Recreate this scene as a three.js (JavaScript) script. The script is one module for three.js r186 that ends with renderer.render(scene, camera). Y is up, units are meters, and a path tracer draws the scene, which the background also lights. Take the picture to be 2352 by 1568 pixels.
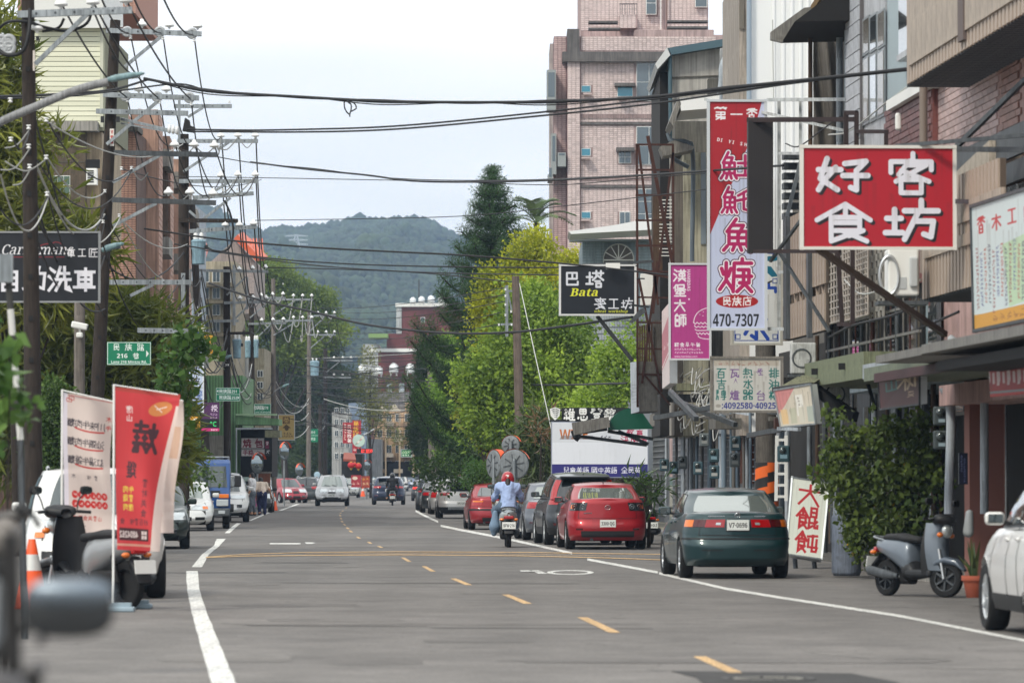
import*as THREE from 'three';
import{mergeGeometries,mergeVertices,toCreasedNormals}from 'three/addons/utils/BufferGeometryUtils.js';
import{RoundedBoxGeometry}from 'three/addons/geometries/RoundedBoxGeometry.js';
// ------------------------------------------------------------------ camera, sky, sun, exposure
const F=10800,CX=1176,CY=784,HY=1095,EYE=1.55;
const PITCH=Math.atan((HY - CY)/ F);
const scene=new THREE.Scene();
const camera=new THREE.PerspectiveCamera(2*Math.atan(CY / F)*180 / Math.PI,1024 / 682,0.5,9000);
camera.position.set(0,EYE,0);
camera.rotation.x=PITCH;
camera.focus=125;
camera.userData.fStop=4.2;
const renderer=new THREE.WebGLRenderer({antialias:true});
renderer.toneMapping=THREE.LinearToneMapping;
renderer.toneMappingExposure=0.96;
renderer.shadowMap.enabled=true;
const rng=(s)=>()=>{s=(s + 0x6d2b79f5)|0;let t=Math.imul(s ^(s>>>15),1|s);t=(t + Math.imul(t ^(t>>>7),61|t))^ t;return((t ^(t>>>14))>>>0)/ 4294967296;};
const lerp=(a,b,t)=>a +(b - a)*t,clamp=(x,a,b)=>Math.max(a,Math.min(b,x));
const sstep=(a,b,x)=>{const t=clamp((x - a)/(b - a),0,1);return t*t*(3 - 2*t);};
function tileNoise(seed,P){const r=rng(seed),g=Array.from({length:P*P},r);return(x,y)=>{const fx=Math.floor(x),fy=Math.floor(y),a=x - fx,b=y - fy,s=a*a*(3 - 2*a),t=b*b*(3 - 2*b),m=(v)=>((v % P)+ P)% P;const A=m(fx),Bx=m(fx + 1),C=m(fy)*P,D=m(fy + 1)*P;return lerp(lerp(g[A + C],g[Bx + C],s),lerp(g[A + D],g[Bx + D],s),t);};}
const hashN=tileNoise(77,256);
const fbm=(x,y,o=4)=>{let s=0,a=0.5;for(let i=0;i<o;i++){s +=a*hashN(x + i*17.3,y + i*9.1);a*=0.5;x*=2.03;y*=2.03;}return s;};
{
const W=1024,H=512,d=new Float32Array(W*H*4),n1=tileNoise(5,16),n2=tileNoise(6,32),n3=tileNoise(8,64);
for(let r=0;r<H;r++){
const el=((r + 0.5)/ H - 0.5)*Math.PI,s=Math.max(0,Math.sin(el));
for(let c=0;c<W;c++){
const u=c / W,v=r / H;
const q=1.5 /(s + 0.055),cl=0.45*n1(u*16,q*1.1)+ 0.35*n2(u*64,q*2.3 + 5)+ 0.2*n3(u*128,q*5);
const thin=sstep(0.38,0.66,cl);
const L=1.42*(1 + 0.2*Math.pow(s,1.3))*lerp(1.0,0.84,thin),k=(r*W + c)*4;
d[k]=L*lerp(1.0,0.94,thin*0.9 + 0.1*sstep(0,0.3,s));d[k + 1]=L*lerp(1.0,0.98,thin);d[k + 2]=L*lerp(1.0,1.0,thin);d[k + 3]=1;
}
}
const t=new THREE.DataTexture(d,W,H,THREE.RGBAFormat,THREE.FloatType);
t.mapping=THREE.EquirectangularReflectionMapping;t.magFilter=THREE.LinearFilter;t.needsUpdate=true;
scene.background=t;scene.environment=t;
}
const sun=new THREE.DirectionalLight(new THREE.Color(1,0.93,0.80),2.5);
sun.position.set(-150,250,70);sun.target.position.set(0,0,-140);
sun.castShadow=true;sun.shadow.radius=20;sun.shadow.mapSize.set(4096,4096);
Object.assign(sun.shadow.camera,{left:-220,right:220,top:260,bottom:-260,near:10,far:900});
scene.add(sun,sun.target);
scene.fog=new THREE.FogExp2(new THREE.Color(0.50,0.70,1.0),0.00021);
// ------------------------------------------------------------------ picture helpers: a pixel and a distance give a point of the world
const V=(x,y,z)=>new THREE.Vector3(x,y,z);
const cp=Math.cos(PITCH),sp=Math.sin(PITCH);
function ray(x,y){const u=(x - CX)/ F,v=(CY - y)/ F;return V(u,v*cp + sp,-(cp - v*sp));}
function P(x,y,d){const r=ray(x,y),k=d / -r.z;return V(r.x*k,EYE + r.y*k,-d);}
function G(x,y,h=0){const r=ray(x,y),k=(h - EYE)/ r.y;return V(r.x*k,h,r.z*k);}
const depthAt=(y)=>-G(CX,y).z;
// ------------------------------------------------------------------ materials
const col=(c)=>Array.isArray(c)?new THREE.Color().setRGB(...c):new THREE.Color(c);
function dataTex(N,f,M=N){const d=new Uint8Array(N*M*4);for(let y=0;y<M;y++)for(let x=0;x<N;x++){const v=f(x / N,y / M),k=(y*N + x)*4,a=Array.isArray(v)?v:[v,v,v];d[k]=clamp(a[0],0,1)*255;d[k + 1]=clamp(a[1],0,1)*255;d[k + 2]=clamp(a[2],0,1)*255;d[k + 3]=255;}const t=new THREE.DataTexture(d,N,M);t.wrapS=t.wrapT=THREE.RepeatWrapping;t.magFilter=THREE.LinearFilter;t.needsUpdate=true;return t;}
const rep=(t,sx,sy=sx)=>{const c=t.clone();c.repeat.set(1 / sx,1 / sy);c.needsUpdate=true;return c;};
const tn=[3,8,16,32,64,128].map((p,i)=>[p,tileNoise(100 + i,p)]);
const tf=(u,v,w)=>tn.reduce((s,[p,n],i)=>s + w[i]*n(u*p,v*p),0);
const TX={
grime:dataTex(512,(u,v)=>{const a=tf(u,v,[0.3,0.25,0.18,0.12,0.09,0.06]),dr=tn[4][1](u*64,v*3)*0.5 + tn[5][1](u*128,v*8)*0.5;const k=0.80 + 0.30*(a - 0.5)+ 0.36*(dr - 0.5);const w=sstep(0.62,0.85,tf(u,v,[0.5,0.3,0.2,0,0,0]))*dr;return[k - w*0.4 + 0.09,k - w*0.42 + 0.09,k - w*0.45 + 0.09];}),
fine:dataTex(512,(u,v)=>0.5 + 0.9*(tf(u,v,[0,0.05,0.1,0.2,0.3,0.35])- 0.5)),
asphalt:dataTex(2048,(u,v)=>{const big=tf(u,v,[0.55,0.3,0.15,0,0,0])- 0.5,f=0.6*(hashN(u*1600 % 256,v*1600 % 256)- 0.5)+ 0.6*(hashN(u*760 % 256,v*760 % 256)- 0.5),m=tf(u,v,[0,0,0.2,0.3,0.3,0.2])- 0.5;let k=0.82 + 0.13*big + 0.24*m + 0.26*f;const cr=Math.abs(tf(u + 0.03*m,v,[0.2,0.35,0.3,0.15,0,0])- 0.5);k -=0.26*sstep(0.005,0.0,cr)*sstep(0.5,0.62,tn[1][1](u*8 + 3,v*8));const tr=0.5 + 0.5*Math.cos(u*Math.PI*2*8);k -=0.03*tr*tr;return[k*1.01,k,k*0.985];}),
bark:dataTex(256,(u,v)=>0.55 + 0.5*(tn[4][1](u*64,v*6)*0.6 + tn[5][1](u*128,v*14)*0.4 - 0.5)+ 0.25*(tf(u,v,[0.4,0.3,0.2,0.1,0,0])- 0.5)),
hill:dataTex(1024,(u,v)=>{const a=tf(u,v,[0.1,0.15,0.2,0.2,0.2,0.15]);const k=0.45 + 1.5*(a - 0.5);return[k*0.95,k,k*0.8];}),
};
TX.asphalt.colorSpace=THREE.SRGBColorSpace;TX.grime.colorSpace=THREE.SRGBColorSpace;
const mats=new Map();
function M(c,rough=0.7,o={}){
const key=JSON.stringify([c,rough,o.metal,o.map,o.size,o.bump,o.key]);
if(o.key===undefined&&o.tex)return mk();
if(!mats.has(key))mats.set(key,mk());
return mats.get(key);
function mk(){
const p={color:col(c),roughness:rough,metalness:o.metal??0,side:THREE.DoubleSide};
if(o.map)p.map=rep(TX[o.map],o.size??3);
if(o.bump){p.bumpMap=rep(TX.fine,o.bsize??0.6);p.bumpScale=o.bump;}
if(o.tex)p.map=o.tex;
for(const k of['clearcoat','clearcoatRoughness','transmission','thickness','ior','emissive','emissiveIntensity','emissiveMap','sheen','specularIntensity','vertexColors'])if(o[k]!==undefined)p[k]=k==='emissive'?col(o[k]):o[k];
const m=new THREE.MeshPhysicalMaterial(p);m.userData.world=!!(o.map||o.bump);return m;
}
}
const grimy=(c,r=0.8,size=4)=>M(c,r,{map:'grime',size});
const MT={
steel:M('#a9b0b4',0.45,{metal:0.6,map:'grime',size:2}),steelD:M('#5b6064',0.55,{metal:0.4,map:'grime',size:2}),rust:M('#4a2a22',0.85,{map:'grime',size:0.7}),black:M('#15171a',0.6),blackM:M('#1c1d1f',0.85),rubber:M('#17181a',0.9,{map:'grime',size:0.6}),
wire:M('#232427',0.75),wireG:M('#b9bbb8',0.7),porcelain:M('#eceeee',0.2),chrome:M('#d4d8da',0.12,{metal:1}),glassD:M('#0c1114',0.06,{specularIntensity:1}),white:M('#e6e7e4',0.5),alu:M('#c9cdd0',0.35,{metal:0.7}),
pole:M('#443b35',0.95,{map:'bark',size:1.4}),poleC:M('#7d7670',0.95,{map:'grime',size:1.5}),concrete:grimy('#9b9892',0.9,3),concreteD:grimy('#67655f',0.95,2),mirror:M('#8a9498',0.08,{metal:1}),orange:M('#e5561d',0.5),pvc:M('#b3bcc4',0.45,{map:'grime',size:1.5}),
};
// ------------------------------------------------------------------ geometry bin and things
const _m=new THREE.Matrix4(),_q=new THREE.Quaternion(),UPV=V(0,1,0);
function clean(g){g=g.index?g.toNonIndexed():g;for(const k of Object.keys(g.attributes))if(!['position','normal','uv'].includes(k))g.deleteAttribute(k);if(!g.attributes.normal)g.computeVertexNormals();if(!g.attributes.uv)g.setAttribute('uv',new THREE.BufferAttribute(new Float32Array(g.attributes.position.count*2),2));g.morphAttributes={};g.clearGroups();return g;}
function worldUV(g){
const p=g.attributes.position,u=g.attributes.uv.array,a=V(),b=V(),c=V(),n=V();
for(let i=0;i<p.count;i +=3){
a.fromBufferAttribute(p,i);b.fromBufferAttribute(p,i + 1);c.fromBufferAttribute(p,i + 2);n.subVectors(b,a).cross(c.sub(a));
const ax=Math.abs(n.x),ay=Math.abs(n.y),az=Math.abs(n.z);
for(let j=i;j<i + 3;j++){const x=p.getX(j),y=p.getY(j),z=p.getZ(j);if(ay>=ax&&ay>=az){u[j*2]=x;u[j*2 + 1]=z;}else if(ax>az){u[j*2]=z;u[j*2 + 1]=y;}else{u[j*2]=x;u[j*2 + 1]=y;}}
}
}
class B{
constructor(){this.g=[];}
add(g,m){g=clean(g);if(m)g.applyMatrix4(m);this.g.push(g);return this;}
box(x,y,z,sx,sy,sz,ry=0,rx=0,rz=0){const g=new THREE.BoxGeometry(sx,sy,sz);g.applyMatrix4(_m.makeRotationFromEuler(new THREE.Euler(rx,ry,rz,'YXZ')));g.translate(x,y,z);return this.add(g);}
rbox(x,y,z,sx,sy,sz,r,ry=0,rx=0,rz=0){const g=new RoundedBoxGeometry(sx,sy,sz,2,r);g.applyMatrix4(_m.makeRotationFromEuler(new THREE.Euler(rx,ry,rz,'YXZ')));g.translate(x,y,z);return this.add(g);}
bar(p,q,r,seg=8,r2=r){const d=V().subVectors(q,p),L=d.length();const g=new THREE.CylinderGeometry(r2,r,L,seg);_q.setFromUnitVectors(UPV,d.normalize());g.applyQuaternion(_q);g.translate((p.x + q.x)/ 2,(p.y + q.y)/ 2,(p.z + q.z)/ 2);return this.add(g);}
beam(p,q,w,h){const d=V().subVectors(q,p),L=d.length();const g=new THREE.BoxGeometry(w,h,L);g.applyMatrix4(_m.identity().lookAt(d,V(),Math.abs(d.y)>0.99*L?V(0,0,1):UPV));g.translate((p.x + q.x)/ 2,(p.y + q.y)/ 2,(p.z + q.z)/ 2);return this.add(g);}
tube(pts,r,seg=6,n){return this.add(new THREE.TubeGeometry(new THREE.CatmullRomCurve3(pts),n??Math.max(8,pts.length*4),r,seg));}
sph(x,y,z,rx,ry=rx,rz=rx,s=10){const g=new THREE.SphereGeometry(1,s*1.6|0,s);g.scale(rx,ry,rz);g.translate(x,y,z);return this.add(g);}
lathe(pts,x,y,z,seg=14,m){const g=new THREE.LatheGeometry(pts.map((a)=>new THREE.Vector2(a[0],a[1])),seg);if(m)g.applyMatrix4(m);g.translate(x,y,z);return this.add(g);}
quad(a,b,c,d){const g=new THREE.BufferGeometry();g.setAttribute('position',new THREE.BufferAttribute(new Float32Array([a,b,c,a,c,d].flatMap((p)=>[p.x,p.y,p.z])),3));g.setAttribute('uv',new THREE.BufferAttribute(new Float32Array([0,0,1,0,1,1,0,0,1,1,0,1]),2));return this.add(g);}
slab(pts,t){
const n=V().subVectors(pts[1],pts[0]).cross(V().subVectors(pts[2],pts[0])).normalize(),ux=V().subVectors(pts[1],pts[0]).normalize(),uy=V().crossVectors(n,ux);
const s=new THREE.Shape(pts.map((p)=>{const r=V().subVectors(p,pts[0]);return new THREE.Vector2(r.dot(ux),r.dot(uy));}));
const g=new THREE.ExtrudeGeometry(s,{depth:t,bevelEnabled:false});g.applyMatrix4(_m.makeBasis(ux,uy,n).setPosition(pts[0]));return this.add(g);
}
xf(m){for(const g of this.g)g.applyMatrix4(m);return this;}
mesh(name,mat,parent){
const g=this.g.length===1?this.g[0]:mergeGeometries(this.g);if(mat.userData.world)worldUV(g);
const o=new THREE.Mesh(g,mat);o.name=name;o.castShadow=o.receiveShadow=true;if(parent)parent.add(o);return o;
}
}
const used=new Map();
function numbered(n){const k=used.get(n)??0;used.set(n,k + 1);return k?n + '_' + String(k).padStart(3,'0'):n;}
function thing(name,label,category,at=[0,0,0],turn=0,group){const o=new THREE.Group();o.name=numbered(name);o.position.set(...at);o.rotation.y=turn;o.userData={label,category};if(group)o.userData.group=group;scene.add(o);return o;}
function settle(o){o.updateMatrixWorld(true);const b=new THREE.Box3().setFromObject(o);if(b.isEmpty())return o;const p=V((b.min.x + b.max.x)/ 2,b.min.y,(b.min.z + b.max.z)/ 2);o.position.copy(p);for(const c of o.children)c.position.sub(p);return o;}
function struct(bin,name,mat){const o=bin.mesh(numbered(name),mat,scene);o.userData.kind='structure';return o;}
function copy(o,at,turn,label,group){const c=o.clone();c.name=numbered(o.name.replace(/_\d{3}$/,''));c.position.set(...at);c.rotation.y=turn;c.userData={...o.userData,label};if(group)c.userData.group=group;scene.add(c);return c;}
function pieces(parent,name,geo,ms,list,most=300){
const eye=V(0,EYE,0),at=V(),sorted=list.map((l)=>[at.setFromMatrixPosition(l[0]).distanceTo(eye),l]).sort((a,b)=>a[0]- b[0]).map((x)=>x[1]);
sorted.slice(0,most).forEach((l)=>{const o=new THREE.Mesh(geo,ms[l[1]% ms.length]);o.name=name;o.applyMatrix4(l[0]);o.castShadow=o.receiveShadow=true;parent.add(o);});
ms.forEach((m,k)=>{const rest=sorted.slice(most).filter((l)=>l[1]% ms.length===k);if(!rest.length)return;const o=new THREE.InstancedMesh(geo,m,rest.length);rest.forEach((l,i)=>o.setMatrixAt(i,l[0]));o.name=name;o.userData.kind='stuff';parent.add(o);});
}
class Wall{
constructor(ax,az,bx,bz){this.o=V(ax,0,az);this.d=V(bx - ax,0,bz - az).normalize();this.n=V(this.d.z,0,-this.d.x);if(this.n.dot(V(-ax,0,-az))<0)this.n.negate();this.ry=Math.atan2(-this.d.z,this.d.x);}
pt(u,y,n=0){return V(this.o.x + this.d.x*u + this.n.x*n,y,this.o.z + this.d.z*u + this.n.z*n);}
hit(x,y,n=0){const r=ray(x,y),e=V(0,EYE,0),o=this.pt(0,0,n),k=V().subVectors(o,e).dot(this.n)/ r.dot(this.n),p=e.addScaledVector(r,k);return[V().subVectors(p,o).dot(this.d),p.y];}
box(b,u0,u1,y0,y1,n0,n1){const c=this.pt((u0 + u1)/ 2,(y0 + y1)/ 2,(n0 + n1)/ 2);return b.box(c.x,c.y,c.z,Math.abs(u1 - u0),Math.abs(y1 - y0),Math.abs(n1 - n0),this.ry);}
px(b,x0,y0,x1,y1,n0,n1){const n=Math.max(n0,n1),p=this.hit(x0,y0,n),q=this.hit(x1,y1,n);return this.box(b,p[0],q[0],p[1],q[1],n0,n1);}
}
function face(b,x0,y0,x1,y1,d,t,ry=0.05){const p=P(x0,y0,d),q=P(x1,y1,d);return b.box((p.x + q.x)/ 2,(p.y + q.y)/ 2,-d - t / 2,Math.abs(q.x - p.x),Math.abs(q.y - p.y),t,ry);}
const mpp=(d)=>d / F;
// ------------------------------------------------------------------ ground, road, markings
const LX=[[-30,2.2],[20,-1.0],[35.4,-2.08],[77,-5.3],[117,-7.16],[159,-9.2],[250,-11.9],[340,-13.6],[520,-14.5],[800,-12]];
const RX=[[-30,9.4],[20,6.3],[44.6,4.86],[76,2.35],[136,-1.46],[197,-3.9],[260,-5.4],[340,-6.6],[520,-7.2],[800,-4.5]];
const along=(T,z)=>{let i=0;while(i<T.length - 2&&z>T[i + 1][0])i++;const[a,b]=[T[i],T[i + 1]];return lerp(a[1],b[1],(z - a[0])/(b[0]- a[0]));};
const heading=(z)=>{const a=(along(RX,z - 8)+ along(LX,z - 8))/ 2,b=(along(RX,z + 8)+ along(LX,z + 8))/ 2;return Math.atan2(b - a,16);};
{
const b=new B();const g=new THREE.PlaneGeometry(9000,9000,8,8);g.rotateX(-Math.PI / 2);g.translate(0,-0.03,-3000);b.add(g);
struct(b,'ground',M('#6f6a58',0.95,{map:'grime',size:14}));
const r=new B();for(let z=-30;z<800;z +=10){const f=(q)=>[along(LX,q)- 7,along(RX,q)+ 6];const[a,c]=[f(z),f(z + 10)];r.quad(V(a[0],0,-z),V(a[1],0,-z),V(c[1],0,-z - 10),V(c[0],0,-z - 10));}
const m=M([0.226,0.217,0.211],0.88,{map:'asphalt',size:14,bump:0.004,bsize:0.9});struct(r,'road',m);
}
const paintW=M('#e9e9e4',0.7,{map:'grime',size:0.9}),paintY=M([0.72,0.47,0.22],0.75,{map:'grime',size:0.9});
function groundPoly(bin,pts,h=0.004){const p=pts.map(([x,y])=>G(x,y,h)),s=new THREE.Shape(p.map((q)=>new THREE.Vector2(q.x,q.z))),g=new THREE.ShapeGeometry(s);g.rotateX(Math.PI / 2);g.translate(0,h,0);return bin.add(g);}
const wob=rng(5);function strip(bin,raw,h){const list=[];raw.forEach((a,i)=>{list.push(a);const b=raw[i + 1];if(b)for(let k=1;k<6;k++){const t=k / 6,j=Math.abs(a[1]- a[0])*0.07;list.push([lerp(a[0],b[0],t)+(wob()- 0.5)*j,lerp(a[1],b[1],t)+(wob()- 0.5)*j,lerp(a[2],b[2],t)]);}});for(let i=0;i<list.length - 1;i++){const a=list[i],b=list[i + 1];bin.quad(G(a[0],a[2],h),G(a[1],a[2],h),G(b[1],b[2],h),G(b[0],b[2],h));}return bin;}
{
const L=new B(),H=0.004;
strip(L,[[427,453,1311],[429,458,1356],[438,472,1399],[452,493,1452],[468,516,1510],[487,545,1575]],H);
strip(L,[[497,518,1237],[490,504,1253],[463,479,1273],[439,463,1302]],H);strip(L,[[543,553,1201],[530,541,1211],[515,527,1224]],H);
strip(L,[[617,625,1175],[571,577,1195]],H);strip(L,[[681,688,1157],[640,647,1172]],H);
struct(L,'road_edge_line',paintW);
const R=new B(),ln=(pts)=>groundPoly(R,[...pts.map(([x,y])=>[x,y - 2.4]),...pts.slice().reverse().map(([x,y])=>[x,y + 2.4 +(y - 1200)*0.004])]);
ln([[1514,1316],[1667,1351],[1790,1371],[2070,1414],[2360,1471],[2600,1522]]);ln([[1349,1284],[1420,1297],[1511,1314]]);ln([[1012,1207],[1055,1216],[1160,1236],[1314,1270]]);ln([[954,1173],[975,1184],[1006,1198]]);
struct(R,'road_edge_line',paintW);
const C=new B(),dash=(x0,y0,x1,y1,v,w=v*0.78)=>groundPoly(C,[[x0 - w,y0],[x0 + w*0.9,y0],[x1 + w,y1],[x1 - w*1.1,y1]]);
[[1608,1507,1690,1544,20],[1338,1417,1413,1452,16],[1162,1365,1213,1386,12],[1041,1328,1077,1343,9.5],[974,1300,995,1312,7],[925,1280,941,1289.5,6],[869,1253.5,877,1257.5,5],[846,1244,852,1248,4.5],[820,1232,826,1236.5,4],[803,1218,808,1222,4],[796,1211,801,1214.5,3.4],[789,1203,793,1206,3.2],[784,1196,787,1199,3],[782,1189,784,1192,2.6],[780,1182,782,1185,2.4],[783,1177,781,1179,2.2],[788,1172,786,1174,2.2],[797,1165,793,1167,2]].forEach((a)=>dash(...a));
struct(C,'centre_line',paintY);
const Y=new B(),yl=(pts,w)=>groundPoly(Y,[...pts.map(([x,y])=>[x,y - w]),...pts.slice().reverse().map(([x,y])=>[x,y + w])],0.008);
yl([[472,1279],[560,1272.5],[700,1268.2],[915,1266.5],[1200,1268],[1400,1271],[1545,1273]],0.75);yl([[472,1280],[560,1276.5],[700,1275],[915,1273.5],[1200,1276],[1400,1281],[1545,1286]],0.85);yl([[700,1271.5],[915,1270],[1200,1272],[1400,1276]],0.3);
struct(Y,'yellow_crossing_line',paintY);
const N=new B();strip(N,[[1194,1216,1309.5],[1197,1222,1312]],0.008);groundPoly(N,[[1222,1309.5],[1238,1309.5],[1258,1317],[1236,1317]],0.004);groundPoly(N,[[1213,1310.6],[1240,1310.6],[1242,1312],[1214,1312]],0.012);
const ring=[];for(let i=0;i<=28;i++){const t=i / 28*Math.PI*2;ring.push([[1310 + 54*Math.cos(t),1314.2 + 5.2*Math.sin(t)],[1310 + 40*Math.cos(t),1314.2 + 3.5*Math.sin(t)]]);}
for(let i=0;i<28;i++)N.quad(G(...ring[i][0],0.004),G(...ring[i + 1][0],0.004),G(...ring[i + 1][1],0.004),G(...ring[i][1],0.004));
strip(N,[[620,690,1246.6],[619,688,1249.6]],0.004);strip(N,[[700,718,1245],[700,724,1246.4],[704,716,1248.6]],0.004);
struct(N,'painted_road_number',paintW);
const S=new B();groundPoly(S,[[1540,1540],[1955,1545.5],[2062,1566],[2120,1600],[1650,1600],[1600,1556]],0.004);struct(S,'asphalt_patch',M([0.055,0.055,0.057],0.95,{map:'asphalt',size:5}));
const mh=thing('manhole_cover','dark iron manhole cover with raised pale lettering in a black asphalt patch','manhole cover',[0,0,0]);
const c=G(1765,1562);const rimR=0.36;mh.position.set(c.x,0.006,c.z);
new B().lathe([[0,0],[rimR*0.86,0],[rimR*0.86,0.008]],0,0,0,28).mesh('cover',M('#353536',0.85),mh);new B().lathe([[rimR*0.88,0],[rimR*0.88,0.012],[rimR,0.012],[rimR,0]],0,0,0,28).mesh('rim',M('#4a4a4a',0.8),mh);
const lt=new B();for(let i=0;i<40;i++){const a=i / 40*Math.PI*2;if(i % 5===4)continue;lt.box(Math.cos(a)*rimR*0.7,0.008,Math.sin(a)*rimR*0.7,0.03,0.008,0.05,-a);}lt.mesh('lettering',M('#8f8d86',0.9),mh);
const K=new B();for(const[x0,x1,y,w]of[[560,980,1436,1.2],[980,1500,1441,1.2],[640,1330,1338,0.7],[590,800,1291,0.5],[1050,1250,1190,0.5],[660,900,1186,0.4]])groundPoly(K,[[x0,y - w],[x1,y - w*0.6 + 2],[x1,y + w*0.8 + 2],[x0 + 20,y + w]],0.003);
{const r=rng(17),pt=[[],[],[]];for(let i=0;i<34;i++){const z=38 + Math.pow(r(),1.6)*190,a=along(LX,z),e=along(RX,z),x0=lerp(a - 0.5,e,r()),w=0.5 + 2.2*r()*r()+(i % 5===0?3:0),l=0.5 + 5*r()*r(),h=heading(z);pt[i % 3].push([x0,z,w,l,h,0.002 +(i % 7)*0.00025]);}pt.forEach((q,k)=>{const b=new B();q.forEach(([x,z,w,l,h,y])=>{const s=new THREE.Shape();for(let j=0;j<=14;j++){const t=j / 14*Math.PI*2,c=Math.cos(t),n=Math.sin(t),m=1 + 0.12*(r()- 0.5),X=Math.sign(c)*Math.abs(c)**0.35*w / 2*m,Z=Math.sign(n)*Math.abs(n)**0.35*l / 2*m;j?s.lineTo(x + X + h*Z,z + Z):s.moveTo(x + X + h*Z,z + Z);}const g=new THREE.ShapeGeometry(s);g.rotateX(-Math.PI / 2);g.translate(0,y,0);b.add(g);});struct(b,'asphalt_patch',M([[0.214,0.205,0.199],[0.236,0.227,0.22],[0.202,0.194,0.189]][k],0.92,{map:'asphalt',size:9}));});}
struct(K,'asphalt_seam',M([0.15,0.145,0.142],0.95,{map:'asphalt',size:6}));
}
// ------------------------------------------------------------------ forested hills and the pylon on them
const RIDGE=[[-400,470],[300,480],[452,478],[478,484],[520,506],[556,532],[604,545],[640,532],[672,536],[700,538],[760,524],[796,519],[812,511],[830,508],[846,515],[880,517],[905,515],[956,512],[985,519],[1010,530],[1040,548],[1070,556],[1130,585],[1250,640],[1500,700],[2352,760],[3200,800]];
const HD=2500;
function hillH(x,z){
const t=(z - 900)/(HD - 900),px=CX + x / z*F,base=(HY - along(RIDGE,CX + x / HD*F))*HD / F + EYE;
const gully=Math.abs(fbm(x*0.007 + 4,z*0.003,4)- 0.47)*-2.2 + 0.04,g2=fbm(x*0.025,z*0.012 + 9,3)- 0.44;
return base*Math.pow(clamp(t,0,1.25),0.8)*(t>1?1 -(t - 1)*2.2:1)+(gully*75 + g2*34)*Math.sin(Math.PI*clamp(t,0,1));
}
{
const nx=150,nz=120,pos=[],uv=[],idx=[];
for(let j=0;j<=nz;j++)for(let i=0;i<=nx;i++){const z=lerp(900,HD*1.12,j / nz),x=lerp(-520,520,i / nx)*(z / HD + 0.25);pos.push(x,Math.max(-0.5,hillH(x,z)),-z);uv.push(x / 90,z / 160);}
for(let j=0;j<nz;j++)for(let i=0;i<nx;i++){const a=j*(nx + 1)+ i,c=a + nx + 1;idx.push(a,a + 1,c,a + 1,c + 1,c);}
const g=new THREE.BufferGeometry();g.setAttribute('position',new THREE.Float32BufferAttribute(pos,3));g.setAttribute('uv',new THREE.Float32BufferAttribute(uv,2));g.setIndex(idx);g.computeVertexNormals();
const hill=new THREE.Mesh(g,M([0.05,0.085,0.03],1,{tex:TX.hill,key:'hill'}));hill.name='hills';hill.userData.kind='structure';scene.add(hill);
const r=rng(31),crown=mergeVertices(new THREE.IcosahedronGeometry(1,1).deleteAttribute('normal').deleteAttribute('uv')),pa=crown.attributes.position;for(let i=0;i<pa.count;i++){const k=0.75 + 0.5*hashN(pa.getX(i)*3 + 40,pa.getY(i)*3 + pa.getZ(i)*5 + 40);pa.setXYZ(i,pa.getX(i)*k,pa.getY(i)*k*0.85,pa.getZ(i)*k);}crown.computeVertexNormals();
const cnt=52000,im=new THREE.InstancedMesh(crown,M('#ffffff',1,{key:'forest'}),cnt),c=new THREE.Color();let n=0;
while(n<cnt){const z=lerp(1250,HD + 25,Math.pow(r(),0.8)),px=lerp(380,1330,r()),x=(px - CX)/ F*z,y=hillH(x,z);if(y<6)continue;const s=(1.2 + 2.8*r()*r()*r()+(z>HD - 30?0.5:0))*(0.7 + 0.5*fbm(x*0.03,z*0.03,2));im.setMatrixAt(n,_m.compose(V(x,y + s*0.35,-z),new THREE.Quaternion().setFromEuler(new THREE.Euler(r()*0.4,r()*6.3,r()*0.4)),V(s,s*(0.8 + 0.7*r()),s)));const v=0.45 + 0.9*r(),t=fbm(x*0.012 + 3,z*0.012,2);im.setColorAt(n,c.setRGB(0.030*v + 0.022*t,0.052*v + 0.018*t,0.024*v));n++;}
im.name='forest_trees';im.userData.kind='stuff';im.userData.label='dense green forest covering the far hills';scene.add(im);
const py=thing('transmission_tower','pale lattice power pylon standing on the forested hillside','pylon');const d=2250,bt=P(680,606,d),top=P(681,538,d),w0=3.2,w1=0.5,h=top.y - bt.y,m=M('#b9c0c4',0.6),legs=new B(),arms=new B(),lat=new B();
const cor=(k,t)=>{const w=lerp(w0,w1,Math.min(1,t*1.15));return V(bt.x +(k&1?w:-w),bt.y + h*t,-d +(k&2?w:-w));};
for(let k=0;k<4;k++)legs.bar(cor(k,-0.15),cor(k,1),0.22,4);
for(let i=0;i<9;i++)for(const[a,e]of[[0,1],[1,3],[3,2],[2,0]]){lat.bar(cor(a,i / 9),cor(e,(i + 1)/ 9),0.13,3);lat.bar(cor(e,i / 9),cor(a,(i + 1)/ 9),0.13,3);}
for(const t of[0.66,0.8,0.94]){arms.bar(V(bt.x - 5.5,bt.y + h*t,-d),V(bt.x + 5.5,bt.y + h*t,-d),0.2,4);arms.bar(V(bt.x - 5.5,bt.y + h*t,-d),V(bt.x,bt.y + h*(t + 0.05),-d),0.14,4);arms.bar(V(bt.x + 5.5,bt.y + h*t,-d),V(bt.x,bt.y + h*(t + 0.05),-d),0.14,4);}
legs.mesh('leg',m,py);lat.mesh('lattice',m,py);arms.mesh('cross_arm',m,py);settle(py);
}
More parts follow.
